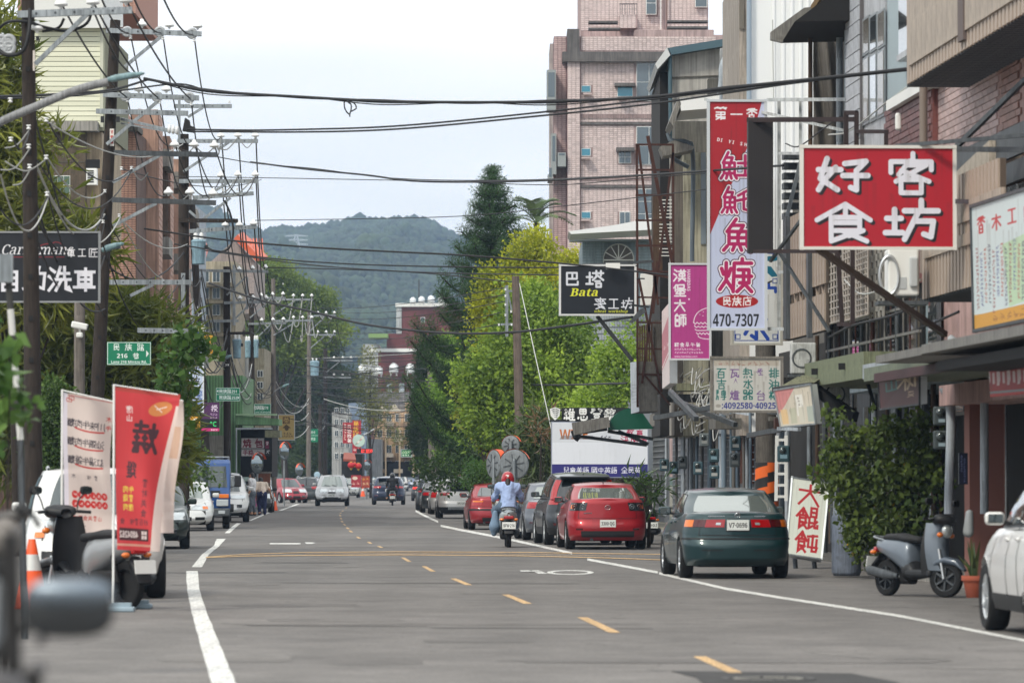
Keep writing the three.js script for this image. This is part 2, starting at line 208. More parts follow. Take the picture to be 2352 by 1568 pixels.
// ------------------------------------------------------------------ cars: two ringed shells (body below the belt, cabin above it) with panels laid on them
const TK=[0,0.06,0.12,0.38,0.44,0.5];
function ringXZ(t,zr,zf,w,rr,rf,bowR,bowF,taper){
t=((t % 1)+ 1)% 1;const m=t>0.5?-1:1;if(m<0)t=1 - t;
let x,z;const zA=zr - rr,zB=zf + rf,rcx=Math.min(rr*1.25,w*0.6),fcx=Math.min(rf*1.25,w*0.6);
if(t<=0.06){x=(w - rcx)*t / 0.06;z=zr;}else if(t<=0.12){const a=(t - 0.06)/ 0.06*Math.PI / 2;x=w - rcx + rcx*Math.sin(a);z=zA + rr*Math.cos(a);}
else if(t<=0.38){x=w;z=lerp(zA,zB,(t - 0.12)/ 0.26);}else if(t<=0.44){const a=(t - 0.38)/ 0.06*Math.PI / 2;x=w - fcx + fcx*Math.cos(a);z=zB - rf*Math.sin(a);}else{x=(w - fcx)*(0.5 - t)/ 0.06;z=zf;}
const k=(z -(zr + zf)/ 2)/((zr - zf)/ 2),q=x / w;x*=1 - taper*k*k;z +=(z>(zr + zf)/ 2?-bowR:bowF)*q*q;
return[x*m,z];
}
const tab=(T,s)=>{if(s<=T[0][0])return T[0][1];for(let i=0;i<T.length - 1;i++)if(s<=T[i + 1][0]){const k=(s - T[i][0])/(T[i + 1][0]- T[i][0]);return lerp(T[i][1],T[i + 1][1],k*k*(3 - 2*k)*0.5 + k*0.5);}return T[T.length - 1][1];};
function gridGeo(f,nu,nv){const pos=[],uv=[],idx=[];for(let j=0;j<=nv;j++)for(let i=0;i<=nu;i++){const p=f(i / nu,j / nv);pos.push(p.x,p.y,p.z);uv.push(i / nu,j / nv);}for(let j=0;j<nv;j++)for(let i=0;i<nu;i++){const a=j*(nu + 1)+ i,c=a + nu + 1;idx.push(a,a + 1,c + 1,a,c + 1,c);}const g=new THREE.BufferGeometry();g.setAttribute('position',new THREE.Float32BufferAttribute(pos,3));g.setAttribute('uv',new THREE.Float32BufferAttribute(uv,2));g.setIndex(idx);g.computeVertexNormals();return g;}
const paint=(c,metal=0.3)=>M(c,0.38,{metal,clearcoat:0.65,clearcoatRoughness:0.05,key:'paint' + JSON.stringify(c)});
const CM={
glass:M('#10171a',0.04,{clearcoat:1,clearcoatRoughness:0.02,ior:1.7,key:'cg'}),glassL:M('#8b948f',0.05,{metal:0.55,clearcoat:1,ior:1.7,key:'cgl'}),glassM:M('#3c4646',0.05,{metal:0.35,clearcoat:1,ior:1.7,key:'cgm'}),
red:M('#a30d12',0.15,{clearcoat:1,key:'tl'}),redD:M('#4d080c',0.12,{clearcoat:1,key:'tld'}),amber:M('#e07314',0.15,{clearcoat:1,key:'ta'}),clear:M('#c9d0d2',0.1,{metal:0.5,clearcoat:1,key:'tc'}),lampD:M('#23262a',0.12,{clearcoat:1,key:'tdk'}),
trim:M('#1b1c1e',0.7),grille:M('#101113',0.5),plate:M('#e3e6e3',0.5),seat:M('#2a2a2c',0.9),under:M('#0c0c0d',0.95),
};
const SPOKE={};
function wheelOf(R,wd,spokes=5,dark=false){
const key=[R,wd,spokes,dark].join();if(SPOKE[key])return SPOKE[key].clone();
const w=new THREE.Group();w.name='wheel';const rot=new THREE.Matrix4().makeRotationZ(-Math.PI / 2),h=wd / 2,q=R*0.66;
new B().lathe([[q,-h*0.8],[R*0.9,-h],[R*0.985,-h*0.75],[R,-h*0.3],[R,h*0.3],[R*0.985,h*0.75],[R*0.9,h],[q,h*0.8]],0,0,0,30,rot).mesh('tyre',MT.rubber,w);
const r=new B().lathe([[q*1.01,-h*0.8],[q,0],[q*0.9,h*0.55],[q*0.98,h*0.82],[q*1.02,h*0.8]],0,0,0,30,rot).lathe([[0,h*0.6],[R*0.15,h*0.6],[R*0.16,h*0.4]],0,0,0,14,rot);
for(let i=0;i<spokes;i++){const a=i / spokes*Math.PI*2;r.beam(V(h*0.5,Math.cos(a)*R*0.1,Math.sin(a)*R*0.1),V(h*0.62,Math.cos(a)*q*0.96,Math.sin(a)*q*0.96),R*0.15,0.025);}
r.mesh('rim',dark?MT.steelD:MT.alu,w);new B().lathe([[0,h*0.1],[q*0.97,h*0.1]],0,0,0,20,rot).mesh('brake_disc',MT.blackM,w);
SPOKE[key]=w;return w.clone();
}
function car(o){
const{L,W,H}=o,g0=o.clear??0.2,w=W / 2,zr=L / 2,zf=-L / 2,S=(z)=>(zr - z)/ L,deck=(z)=>tab(o.deck,S(z)),R=o.R??0.31;
const t0=thing(o.name??'parked_car',o.label,o.category??'car',o.at,o.turn,o.group),pm=paint(o.paint,o.metal),wz=[o.wr??0.19,o.wf??0.8].map((s)=>zr - s*L),AR=R*1.17;
const prof=o.prof??[[0,0.06],[0.12,0.025],[0.45,0.0],[0.66,0.006],[0.8,0.03],[0.93,0.06],[1,0.1]];
const rearP=o.rearP??[[0,0.14],[0.12,0.03],[0.3,0],[0.5,0.02],[0.6,0.07],[0.93,0.09],[1,0.14]],frontP=o.frontP??[[0,0.16],[0.15,0.03],[0.35,0],[0.6,0.06],[0.85,0.2],[1,0.42]];
const Sf=(t,v)=>{
const[x,z]=ringXZ(t,zr - tab(rearP,v),zf + tab(frontP,v),w - tab(prof,v),o.rr??0.28,o.rf??0.42,o.bowR??0.1,o.bowF??0.22,o.taper??0.05),d=deck(z),end=sstep(0.2,0.02,Math.abs(S(z)- 0.5)<0.4?1:0)*0;
let y=lerp(g0 + end,d,v);const side=Math.abs(x)>w*0.72;if(side)for(const c of wz){const q=Math.abs(z - c);if(q<AR)y=Math.max(y,Math.min(d - 0.04,R + Math.sqrt(AR*AR - q*q)));}
return V(x,y,z);
};
const c=o.cab,wB=w -(o.beltIn??0.07),wT=w -(o.roofIn??0.24),zz=(s)=>zr - s*L,crown=o.crown??0.045;
const Gf=(t,v)=>{const k=v,b=Math.sin(v*Math.PI)*0.035;const[x,z]=ringXZ(t,lerp(zz(c.r0),zz(c.r1),Math.pow(k,c.rk??1)),lerp(zz(c.f0),zz(c.f1),k),lerp(wB,wT,k)+ b,0.16,0.2,0.07 + 0.05*(1 - k),0.14,0.07);const dk=deck(z)- 0.012,rs=clamp((zz(c.r1)- z)/(zz(c.r1)- zz(c.f1)),0,1),top=H - crown -(o.roofDrop??0.05)*(1 - rs)*(1 - rs)- 0.03*rs*rs;return V(x,lerp(dk,top,k),z);};
const N=150,cap=(f,cr,n=8)=>(a,b)=>{const p=f(a*0.5,1),q=f(1 - a*0.5,1),r=p.clone().lerp(q,b),k=2*b - 1;r.y +=cr*(1 - k*k);return r;};
const body=new B().add(gridGeo(Sf,N,18)).add(gridGeo(cap(Sf,0.035),75,8));body.mesh('body',pm,t0);
const cabin=new B().add(gridGeo(Gf,90,8)).add(gridGeo(cap(Gf,crown),45,10));cabin.mesh('cabin',pm,t0);
const onS=(t,y)=>{let v=0.5;for(let i=0;i<5;i++){const z=Sf(t,v).z;v=clamp((y - g0)/(deck(z)- g0),0,1);}return v;};
const lay=(f,t,v,e)=>{const d=0.004,p=f(t,v),a=f(t + d,v),b=f(t,Math.min(1,v + 0.02)),b0=f(t,Math.min(1,v + 0.02)- 0.04),n=V().subVectors(a,f(t - d,v)).cross(V().subVectors(b,b0)).normalize();const out=V(p.x,0,p.z);if(n.dot(out)<0)n.negate();return p.addScaledVector(n,e);};
const pan=(b,f,ta,tb,va,vb,e=0.008,nu=10,nv=4)=>{const fn=(k)=>typeof k==='function'?k:()=>k,A=fn(va),Z=fn(vb);return b.add(gridGeo((a,q)=>{const t=lerp(ta,tb,a);return lay(f,t,lerp(A(a),Z(a),q),e);},nu,nv));};
const panY=(b,ta,tb,ya,yb,e=0.008,nu=10,nv=4)=>{const fn=(k)=>typeof k==='function'?k:()=>k,A=fn(ya),Z=fn(yb);return b.add(gridGeo((a,q)=>{const t=lerp(ta,tb,a);return lay(Sf,t,onS(t,lerp(A(a),Z(a),q)),e);},nu,nv));};
const both=(fn)=>[1,-1].forEach((s)=>fn(s));
const gl=o.glass??CM.glass;pan(new B(),Gf,0.435,0.565,0.06,0.93,0.006,16,4).mesh('windscreen',o.front??gl,t0);pan(new B(),Gf,-(o.rgT??0.066),o.rgT??0.066,o.rgV0??0.12,o.rgV1??0.9,0.006,16,4).mesh('rear_window',o.rear??gl,t0);
both((s)=>{const q=(t)=>s>0?t:1 - t,sp=o.split??0.245;pan(new B(),Gf,q(0.128),q(0.376),0.07,0.9,0.004,14,3).mesh('window_surround',CM.trim,t0);for(const[a,b]of[[0.134,sp - 0.006],[sp + 0.006,0.368]])pan(new B(),Gf,q(a),q(b),0.11,0.86,0.009,8,3).mesh('side_window',gl,t0);});
if(o.cladding){const b=new B();pan(b,Sf,0,1,0,o.cladding,0.01,120,3).mesh('lower_cladding',CM.trim,t0);}
new B().box(0,(g0 + 0.5)/ 2 + 0.03,0,W - 0.52,0.5 - g0 + 0.1,L*0.9).box(0,0.5,0,W - 0.2,0.24,L*0.35).mesh('underbody',CM.under,t0);
(o.rearBits??[]).forEach(([name,mat,ta,tb,ya,yb,mir,e])=>{(mir===false?[1]:[1,-1]).forEach((s)=>panY(new B(),s*ta,s*tb,ya,yb,e??0.008,10,4).mesh(name,mat,t0));});
(o.frontBits??[]).forEach(([name,mat,ta,tb,ya,yb,mir,e])=>{(mir===false?[1]:[1,-1]).forEach((s)=>panY(new B(),0.5 + s*ta,0.5 + s*tb,ya,yb,e??0.01,12,4).mesh(name,mat,t0));});
{const b=new B(),y=o.lidY??0.66;panY(b,-0.074,0.074,y,y + 0.008,0.005,12,1);for(const s of[-1,1])panY(b,s*0.0735,s*0.0745,y,(t)=>deck(zr - 0.12)- 0.03,0.005,1,8);b.mesh('tailgate_gap',CM.trim,t0);const h=new B();for(const s of[-1,1])pan(h,Sf,0.5 + s*0.085,0.5 + s*0.0865,0.72,0.99,0.005,1,6);panY(h,0.415,0.585,0.6,0.607,0.005,14,1);h.mesh('bonnet_gap',CM.trim,t0);const ch=new B();for(const s of[-1,1]){const q=(t)=>s>0?t:1 - t;pan(ch,Gf,q(0.128),q(0.376),0.035,0.065,0.008,16,1);}ch.mesh('window_trim',MT.steelD,t0);}
both((s)=>{const q=(t)=>s>0?t:1 - t,dl=new B();const ds=o.doors??[0.2,0.265,0.335];for(const t of ds)pan(dl,Sf,q(t)- 0.0007,q(t)+ 0.0007,0.18,0.97,0.003,1,8);dl.mesh('door_gap',CM.trim,t0);for(const t of o.handles??[0.207,0.275]){const p=lay(Sf,q(t),0.86,0.02);new B().rbox(p.x,p.y,p.z,0.03,0.03,0.16,0.012).mesh('door_handle',pm,t0);}});
both((s)=>{const p=Gf(s>0?0.345:0.655,0.1),b=new B(),mx=p.x + s*0.14;b.rbox(mx,p.y + 0.06,p.z,0.2,0.13,0.1,0.045);const mi=b.mesh('wing_mirror',o.mirrorMat??pm,t0);new B().box(mx,p.y + 0.06,p.z + 0.054,0.15,0.09,0.006).mesh('mirror_glass',CM.glassM,mi);new B().beam(V(p.x - s*0.02,p.y + 0.01,p.z),V(mx,p.y + 0.04,p.z),0.04,0.04).mesh('mirror_arm',CM.trim,mi);});
for(const z of wz)both((s)=>{const k=wheelOf(R,o.tw??0.21,o.spokes??5,o.darkRim);k.position.set(s*(w - 0.015 -(o.tw??0.21)/ 2),R,z);if(s<0)k.rotation.y=Math.PI;t0.add(k);});
if(o.plate)for(const end of o.plate.ends??['rear']){const t=end==='rear'?o.plate.t??0:0.5,p=lay(Sf,t,onS(t,o.plate.y),0.02),b=new B();b.rbox(p.x,p.y,p.z,0.34,0.16,0.012,0.004).mesh('licence_plate',CM.plate,t0);plateText(o.plate.text,t0,p.x,p.y,p.z +(end==='rear'?0.0085:-0.0085),end==='rear'?0:Math.PI);}
if(o.rails)both((s)=>{const b=new B(),pts=[];for(let i=0;i<=8;i++){const p=Gf((s>0?1:-1)*(0.15 + 0.2*i / 8),1);pts.push(V(p.x - s*0.06,p.y +(i % 8?0.05:0.02),p.z));}b.tube(pts,0.018,6);b.mesh('roof_rail',MT.alu,t0);});
if(o.spoiler){const p=Gf(0,1);new B().rbox(0,p.y + 0.02,p.z + 0.06,wT*1.75,0.05,0.26,0.024).mesh('roof_spoiler',pm,t0);}
if(o.wiper){const a=lay(Gf,0.01,0.14,0.02),b=lay(Gf,-0.035,0.3,0.02);new B().bar(a,b,0.009,5).mesh('rear_wiper',CM.trim,t0);}
if(o.frontWiper){const b=new B();for(const[p,q]of[[0.49,0.455],[0.53,0.5]])b.bar(lay(Gf,p,0.05,0.02),lay(Gf,q,0.14,0.025),0.01,5);b.mesh('wiper',CM.trim,t0);}
if(o.exhaust){const p=Sf(o.exhaust,0.05);new B().bar(V(p.x,g0 + 0.02,p.z - 0.2),V(p.x,g0 + 0.01,p.z + 0.02),0.035,10).mesh('exhaust_pipe',MT.steelD,t0);}
if(o.antenna){const p=Gf(0,1);new B().bar(V(0,p.y + 0.02,p.z - 0.35),V(0,p.y + 0.1,p.z - 0.2),0.012,5).mesh('roof_antenna',CM.trim,t0);}
if(o.extra)o.extra({t0,Sf,Gf,lay,onS,pan,panY,pm,both,w,zr,zf,deck});
return t0;
}
// ------------------------------------------------------------------ brush strokes of the characters (16 x 16 grid, hexadecimal coordinates)
const GL={
一:'18f8',口:'22d2dd2d22',日:'31c1cf3f31 38c8',目:'31c1cf3f31 35c5 3aca',田:'22d2dd2d22 828d 27d7',土:'818e 26d6 1eee',工:'22d2 828e 1eee',大:'15e5 8186861f 86ef',女:'612acf b54b1f 16e6',子:'23d286 868e5d 18e8',宀:'8083 1713 2723d3d6'.replace('1713 ',''),
夂:'703a 63d32f 47ef',方:'8083 14f4 741f 68d8ce9d',食:'8107 81f7 8385 46c6cb4b 46 4b 48c8 464f8d 7bef db9d'.replace('46 4b ',''),比:'212e7b 2777 a1adedea d5a8',屯:'23d2 353bdb d5db 828edeeb',竹:'4004 2272 5385 b074 92f2 c4e6',弔:'26d6d9 29d9 292cdcde9e 868f 8c2f',禾:'c132 14f4 818f 851c 85fb',
魚:'7026 53b388 36d6dc3c36 868c 39d9 2d0f 6d5f 9daf ddff',乇:'d125 18f6 737ddeec',火:'818a1f 8aff 3457 d4a8',庚:'8082 22f2 221f 55d5db6b 38f8 959c4f 9bff',民:'31d1d636 313e8c 38f8 849bdfec',矢:'a084 93f3 a579 96e6 b6ba 79f9 b97f b9ff',氵:'1143 0638 0f4a',
客:'宀 0 0 16 16|夂 2 3 12 8|口 4 9 8 7',坊:'土 0 3 6 11|方 5 0 11 16',好:'女 0 1 8 14|子 7 1 9 15',第:'竹 0 0 16 6|弔 0 0 16 16',香:'禾 1 0 14 9|日 3 8 10 8',魠:'魚 0 0 8 16|乇 7 0 9 16',鮭:'魚 0 0 8 16|土 7 1 9 14',焿:'火 0 1 7 14|庚 6 0 10 16',族:'方 0 0 8 16|矢 0 0 16 16',店:'8082 22f2 221f 9498 96e6 58d8de5e58',
漢:'1143 0638 0f4a 63f3 9195 d1d5 76e6e97976 b5bb 6cfc bb6f bcff',堡:'3105 2329 51d1d55551 47f7 959a 974a 97ea 3cdc 8a8f 1fff',師:'4022 222f 22727727 29797f2f 91f1 949d 94f4fdec c1cf',車:'13e3 35c5cb3b35 38c8 818f 0ded',巠:'11e1 4347 8387 c3c7 3aca 8a8e 1eee',輕:'車 0 0 8 16|巠 7 1 9 14',早:'日 2 0 12 10|1bfb 898f',午:'5125 44d4 19f9 838f',餐:'5025 3373 4577 93e3 a5f8 b387|食 0 6 16 10',
百:'11f1 8145 36c6cf3f36 3aca',吉:'13f3 8087 37d7 4acacf4f4a',片:'202a0f 6065 2565 2a6a6f',卑:'b082 72e2e87872 75e5 b2b8 6bfb cf9f c8cf',牌:'片 0 0 8 16|卑 3 0 13 16',瓦:'12e2 522f8c 47b7bdeeeb 79ac',爐:'火 0 0 7 16|8184 82d2 64f4 640f 76d6 78d8da7a78 7cdcde7e 6fff',熱:'4048 1282 0585 0989 93d3dbfa 86a8 2d1f 6d6f addf',水:'818f5d 14641c e385ff',器:'口 0 0 7 6|口 9 0 7 6|口 0 10 7 6|口 9 10 7 6|大 0 3 16 10',台:'7015d6 b3e7 39d9df3f39',排:'303e1d 0464 0a68 808f b0bf 5484 5888 5d8c b4f4 b8f8 bcfc',油:'1143 0638 0f4a 55f5ff5f55 a1af 5afa',木:'818f 14f4 851c 85fc',機:'木 0 0 6 16|8163 8346 c1a3c5 79f9 a0beffec 798f 7b9d',
昆:'日 2 0 12 7|比 1 7 14 9',餛:'食 0 0 8 16|昆 7 0 9 16',飩:'食 0 0 8 16|屯 7 1 9 15',糸:'8143a3 a33888 888f 4b2e bbde',隹:'5018 353f 35e5 38d8 3bdb 3fff a0a5 959f',維:'糸 0 0 8 16|隹 6 0 10 16',思:'田 2 0 12 9|2b1e 5a5fcfcc 8a9c dade',登:'1161 6106 2224 a0e5 b3d1 d4f2 37d7 59b9bc5c59 5d6f bdaf 1fff',教:'4046 1373 0676 7108 2868 684a 4a4f2e 0b7b a087 93f3 e36f 86ff',育:'8082 14e4 6436c6 38d8df 382f 3ada 3cdc',
兒:'6131 313858 3565 a1d1d8 a8d8 b5d5 69593f 989eeeeb',童:'8082 23d3 4566 c3a6 16f6 38d8dc3c38 3ada 868f 3dcd 1fff',美:'5073 c0a3 24e4 37d7 848a 1afa 8a1f 8aff',言:'8082 14e4 37c7 3aca 4cccc f4f4c'.replace('4cccc f4f4c','4ccccf4f4c'),吾:'11e1 7146 46c6c9 08f8 3adadf3f3a',語:'言 0 0 8 16|吾 7 0 9 16',國:'11e1ef1f11 35c5 48888b4b48 3d9c a3cddb b4c5',中:'24d4da2a24 818f',英:'13f3 5055 b0b5 3b37d7db 858b 0bfb 8b1f 8bff',全:'8007 80f7 39d9 3cdc 888f 1fff',
巴:'22d2d828 8288 222eeeeb',塔:'土 0 2 7 12|63f3 9195 d1d5 a569 a5f9 8aca 9cdcdf9f9c',麥:'12f2 8087 5375 2456 b3a6 c4e7 09f8 7859 68dd 2fac 5bef',匠:'11f1 111fff c353534d 57f7 a7ad',自:'8162 33d3df3f33 37d7 3bdb',助:'目 0 0 8 13|0e9b 84f4eebd b07f',先:'8066 74e4 b0b8 58f8 985f c8ceffed',洗:'氵 0 0 16 16|先 0 0 16 16',各:'703a 63d32f 47ef 4adadf4f4a',路:'口 0 0 8 6|454e 4979 181e 0f7d|各 7 0 9 16',巷:'13f3 5056 b0b6 06f6 562a b6ea 59b9bd5d 595feeec',
唐:'8082 22f2 221f 64d4d8 46f6 68d8 949a 6bdbdf6f6b',山:'818e 252ede d5de',燒:'火 0 0 7 16|72e2 b0b5 65f5 7898 8789 c8e8 d7d9 6bfb 9b6f cbcfffed',雞:'6012 1315 4346 7274 4718284b 1b7b 4b0f 4b8f|隹 7 0 9 16',村:'木 0 0 8 16|75f5 b0beaf 7a89',川:'212a0f 828d e1ef',味:'口 0 2 6 9|64f4 58f8 a1af a85e a8fe',牛:'4117 25e5 09f9 818f',肉:'131f 13e3efbe 81458 8537'.replace('81458','8145')+ ' 85b8 894c 89bc',面:'01f1 8144 24e4ef2f24 646f b4bf 67b7 6bbb',麵:'麥 0 0 9 16|面 8 1 8 14',汕:'氵 0 0 16 16|山 5 0 11 16',頭:'02 62'.replace('02 62','0262')+ ' 1464 1464691914 2a3d 594d 0e7d 72f2 b284 85e5ed8d85 88e8 8aea 9d7f cdff',紅:'糸 0 0 8 16|工 7 1 9 14',湯:'氵 0 0 16 16|日 6 0 10 8|59f9 7b5e 7bfbeebd 9b6f cb9f',雜:'4042 0272 2405 5476 0979 484f 4a1d 4a7d|隹 7 0 9 16',
決:'氵 0 0 16 16|64d4da 5afa a0aa6f aaff',授:'303e1d 0464 0a68 e061 7294 a2a4 d2c4 6765f5f7 79d97f 8aff',找:'303e1d 0464 0a68 66f4 a0bdffec e67f',初:'2041 0474740b 484f 4a7c 83f3eebd b37f',茶:'13f3 5055 b0b5 8408 84f8 39d9 878f 6b3e acde',波:'氵 0 0 16 16|75f5e7 755f a0a9 79e97f 9aff',佳:'7019 454f'.replace('454f','545f')+ ' 73f3 b0b7 67f7 7bfb b7bf 6fff',手:'c132 25d5 09f9 818e5d',包:'5018 44d4dbab 67a7ab 46a6ab4b 464fefec',豆:'12e2 45c5ca4a45 4c5e bcad 0fff',沙:'氵 0 0 16 16|a0a9 7358 d3f6 e86f',勝:'202b0f 20707f5e 2474 2878 83f3 66f6 b0b66a b6fa 8bebdf b97f',未:'24d4 08f8 818f 891e 89fe',來:'13f3 818f 4428 446a b498 b4da 871f 87ff',
};
function glyph(c,ch,x,y,w,h){
const s=GL[ch];if(!s)return false;
for(const part of s.split('|')){
const q=part.split(' ');if(GL[q[0]]){const[a,b,u,v]=q.slice(1).map(Number);glyph(c,q[0],x + a / 16*w,y + b / 16*h,u / 16*w,v / 16*h);continue;}
for(const st of q)for(let i=0;i + 1<st.length;i +=2){const X=x +(parseInt(st[i],16)+ 0.5)/ 16*w,Y=y +(parseInt(st[i + 1],16)+ 0.5)/ 16*h;if(i)c.lineTo(X,Y);else c.moveTo(X,Y);}
}
return true;
}
function han(c,text,x,y,size,colour,lw=0.09,o={}){
const sx=o.sx??1,one=(ox,oy,cl,k)=>{c.strokeStyle=cl;c.lineCap=o.cap??'round';c.lineJoin=o.cap?'miter':'round';c.lineWidth=size*k;let i=0;for(const ch of text){c.beginPath();const X=x + ox + i*(o.dx??size*sx*1.05),Y=y + oy + i*(o.dy??0);if(glyph(c,ch,X,Y,size*sx,size))c.stroke();i++;}};
if(o.shadow)for(let k=1;k<=6;k++)one(o.shadow*k / 6,o.shadow*k / 6,o.shadowColour??'#17151b',lw);
if(o.outline){if(o.outline2)one(0,0,o.outline2,lw + 2*o.outline + 0.05);one(0,0,o.outlineColour,lw + 2*o.outline);}
one(0,0,colour,lw);
}
function latin(c,t,x,y,size,colour,font='bold sans-serif',o={}){const[w,f]=font.includes(' ')?font.split(/ (?=[a-z-]+$)/):['',font];c.save();c.translate(x,y);if(o.rot)c.rotate(o.rot);if(o.skew)c.transform(1,0,-o.skew,1,0,0);if(o.sx)c.scale(o.sx,1);c.font=`${w} ${size}px ${f}`;c.fillStyle=colour;c.textBaseline='alphabetic';c.fillText(t,0,0);c.restore();}
function scribble(c,x,y,w,h,size,colour,seed,vertical=false){const r=rng(seed);c.strokeStyle=colour;c.lineWidth=Math.max(0.7,size*0.1);for(let a=0;a<(vertical?h:w)- size*0.6;a +=size*1.12)for(let k=0;k<5;k++){const X=vertical?x:x + a,Y=vertical?y + a:y;c.beginPath();const hz=r()>0.45;c.moveTo(X + r()*size*0.4,Y + r()*size);if(hz)c.lineTo(X + size*(0.7 + 0.3*r()),Y + r()*size);else c.lineTo(X + size*r(),Y + size*(0.7 + 0.3*r()));c.stroke();}}
let nTex=0;
function printed(W,H,draw,dirt=0.05,seed=1){const k=document.createElement('canvas');k.width=W;k.height=H;const c=k.getContext('2d');draw(c,W,H);if(dirt){const r=rng(seed + 7*W + H);for(let i=0;i<60;i++){const x=r()*W,y=r()*H*0.6,l=H*(0.1 + 0.5*r());const g=c.createLinearGradient(0,y,0,y + l);g.addColorStop(0,`rgba(60,50,40,${dirt * r()})`);g.addColorStop(1,'rgba(60,50,40,0)');c.fillStyle=g;c.fillRect(x,y,1 + r()*W*0.03,l);}}const t=new THREE.CanvasTexture(k);t.colorSpace=THREE.SRGBColorSpace;nTex++;return t;}
function board(name,label,cat,cs,o){
const t=thing(name,label,cat,[0,0,0],0,o.group),[tl,tr,br,bl]=cs,n=V().subVectors(tr,tl).cross(V().subVectors(bl,tl)).normalize().negate();const th=o.thick??0.12;
const b=new B(),s=(p,k)=>p.clone().addScaledVector(n,k);b.quad(s(bl,0),s(br,0),s(tr,0),s(tl,0));b.quad(s(bl,-th),s(br,-th),s(tr,-th),s(tl,-th));for(const[p,q]of[[tl,tr],[tr,br],[br,bl],[bl,tl]])b.quad(s(p,0),s(q,0),s(q,-th),s(p,-th));
b.mesh(o.boardName??'board',o.boardMat??MT.alu,t);
const W=o.w,H=o.h,tex=printed(W,H,o.draw,o.dirt??0.06,o.seed??1),f=new B().quad(s(bl,0.004),s(br,0.004),s(tr,0.004),s(tl,0.004));
f.mesh('printed_face',M('#ffffff',o.rough??0.45,{tex,...(o.glow?{emissive:'#ffffff',emissiveMap:tex,emissiveIntensity:o.glow}:{})}),t);
if(o.frame){const fw=o.frame;const fb=new B();for(const[p,q]of[[tl,tr],[tr,br],[br,bl],[bl,tl]]){const d=V().subVectors(q,p).normalize().multiplyScalar(fw*0.5);fb.beam(s(p,0.006).sub(d),s(q,0.006).add(d),fw,fw*0.8);}fb.mesh('frame',o.frameMat??MT.alu,t);}
if(o.extra)o.extra(t);
if(!o.keep)settle(t);return t;
}
const rectAt=(x0,y0,x1,y1,d,ry=0.05)=>{const a=P(x0,y0,d),c=P(x1,y1,d),mx=(a.x + c.x)/ 2,hw=(c.x - a.x)/ 2,p=(k,y)=>V(mx + k*hw*Math.cos(ry),y,-d - k*hw*Math.sin(ry));return[p(-1,a.y),p(1,a.y),p(1,c.y),p(-1,c.y)];};
function plateText(text,parent,x,y,z,ry){const tex=printed(144,64,(c,W,H)=>{c.fillStyle='#dfe3e0';c.fillRect(0,0,W,H);c.strokeStyle='#98a09c';c.strokeRect(3,3,W - 6,H - 6);c.font='bold 44px sans-serif';c.fillStyle='#16181a';const m=c.measureText(text).width;c.save();c.translate(W / 2,48);c.scale(Math.min(1,124 / m),1);c.fillText(text,-m / 2,0);c.restore();},0);const g=new THREE.PlaneGeometry(0.33,0.15);const o=new THREE.Mesh(g,M('#ffffff',0.5,{tex}));o.name='plate_number';o.position.set(x,y,z);o.rotation.y=ry;parent.add(o);}
// ------------------------------------------------------------------ scooters
function loft(secs,n=16,ends=true){
const rows=secs.map(([x,y,z,hw,hh,p=2.4])=>Array.from({length:n},(_,i)=>{const a=i / n*Math.PI*2,c=Math.cos(a),s=Math.sin(a);return V(x + hw*Math.sign(c)*Math.abs(c)**(2 / p),y + hh*Math.sign(s)*Math.abs(s)**(2 / p),z);}));
const pos=[],idx=[];rows.forEach((r)=>r.forEach((p)=>pos.push(p.x,p.y,p.z)));for(let j=0;j<rows.length - 1;j++)for(let i=0;i<n;i++){const a=j*n + i,b=j*n +(i + 1)% n;idx.push(a,b,b + n,a,b + n,a + n);}
if(ends)for(const j of[0,rows.length - 1]){const k=pos.length / 3;pos.push(secs[j][0],secs[j][1],secs[j][2]);for(let i=0;i<n;i++)idx.push(k,j*n + i,j*n +(i + 1)% n);}
const g=new THREE.BufferGeometry();g.setAttribute('position',new THREE.Float32BufferAttribute(pos,3));g.setIndex(idx);g.computeVertexNormals();return g;
}
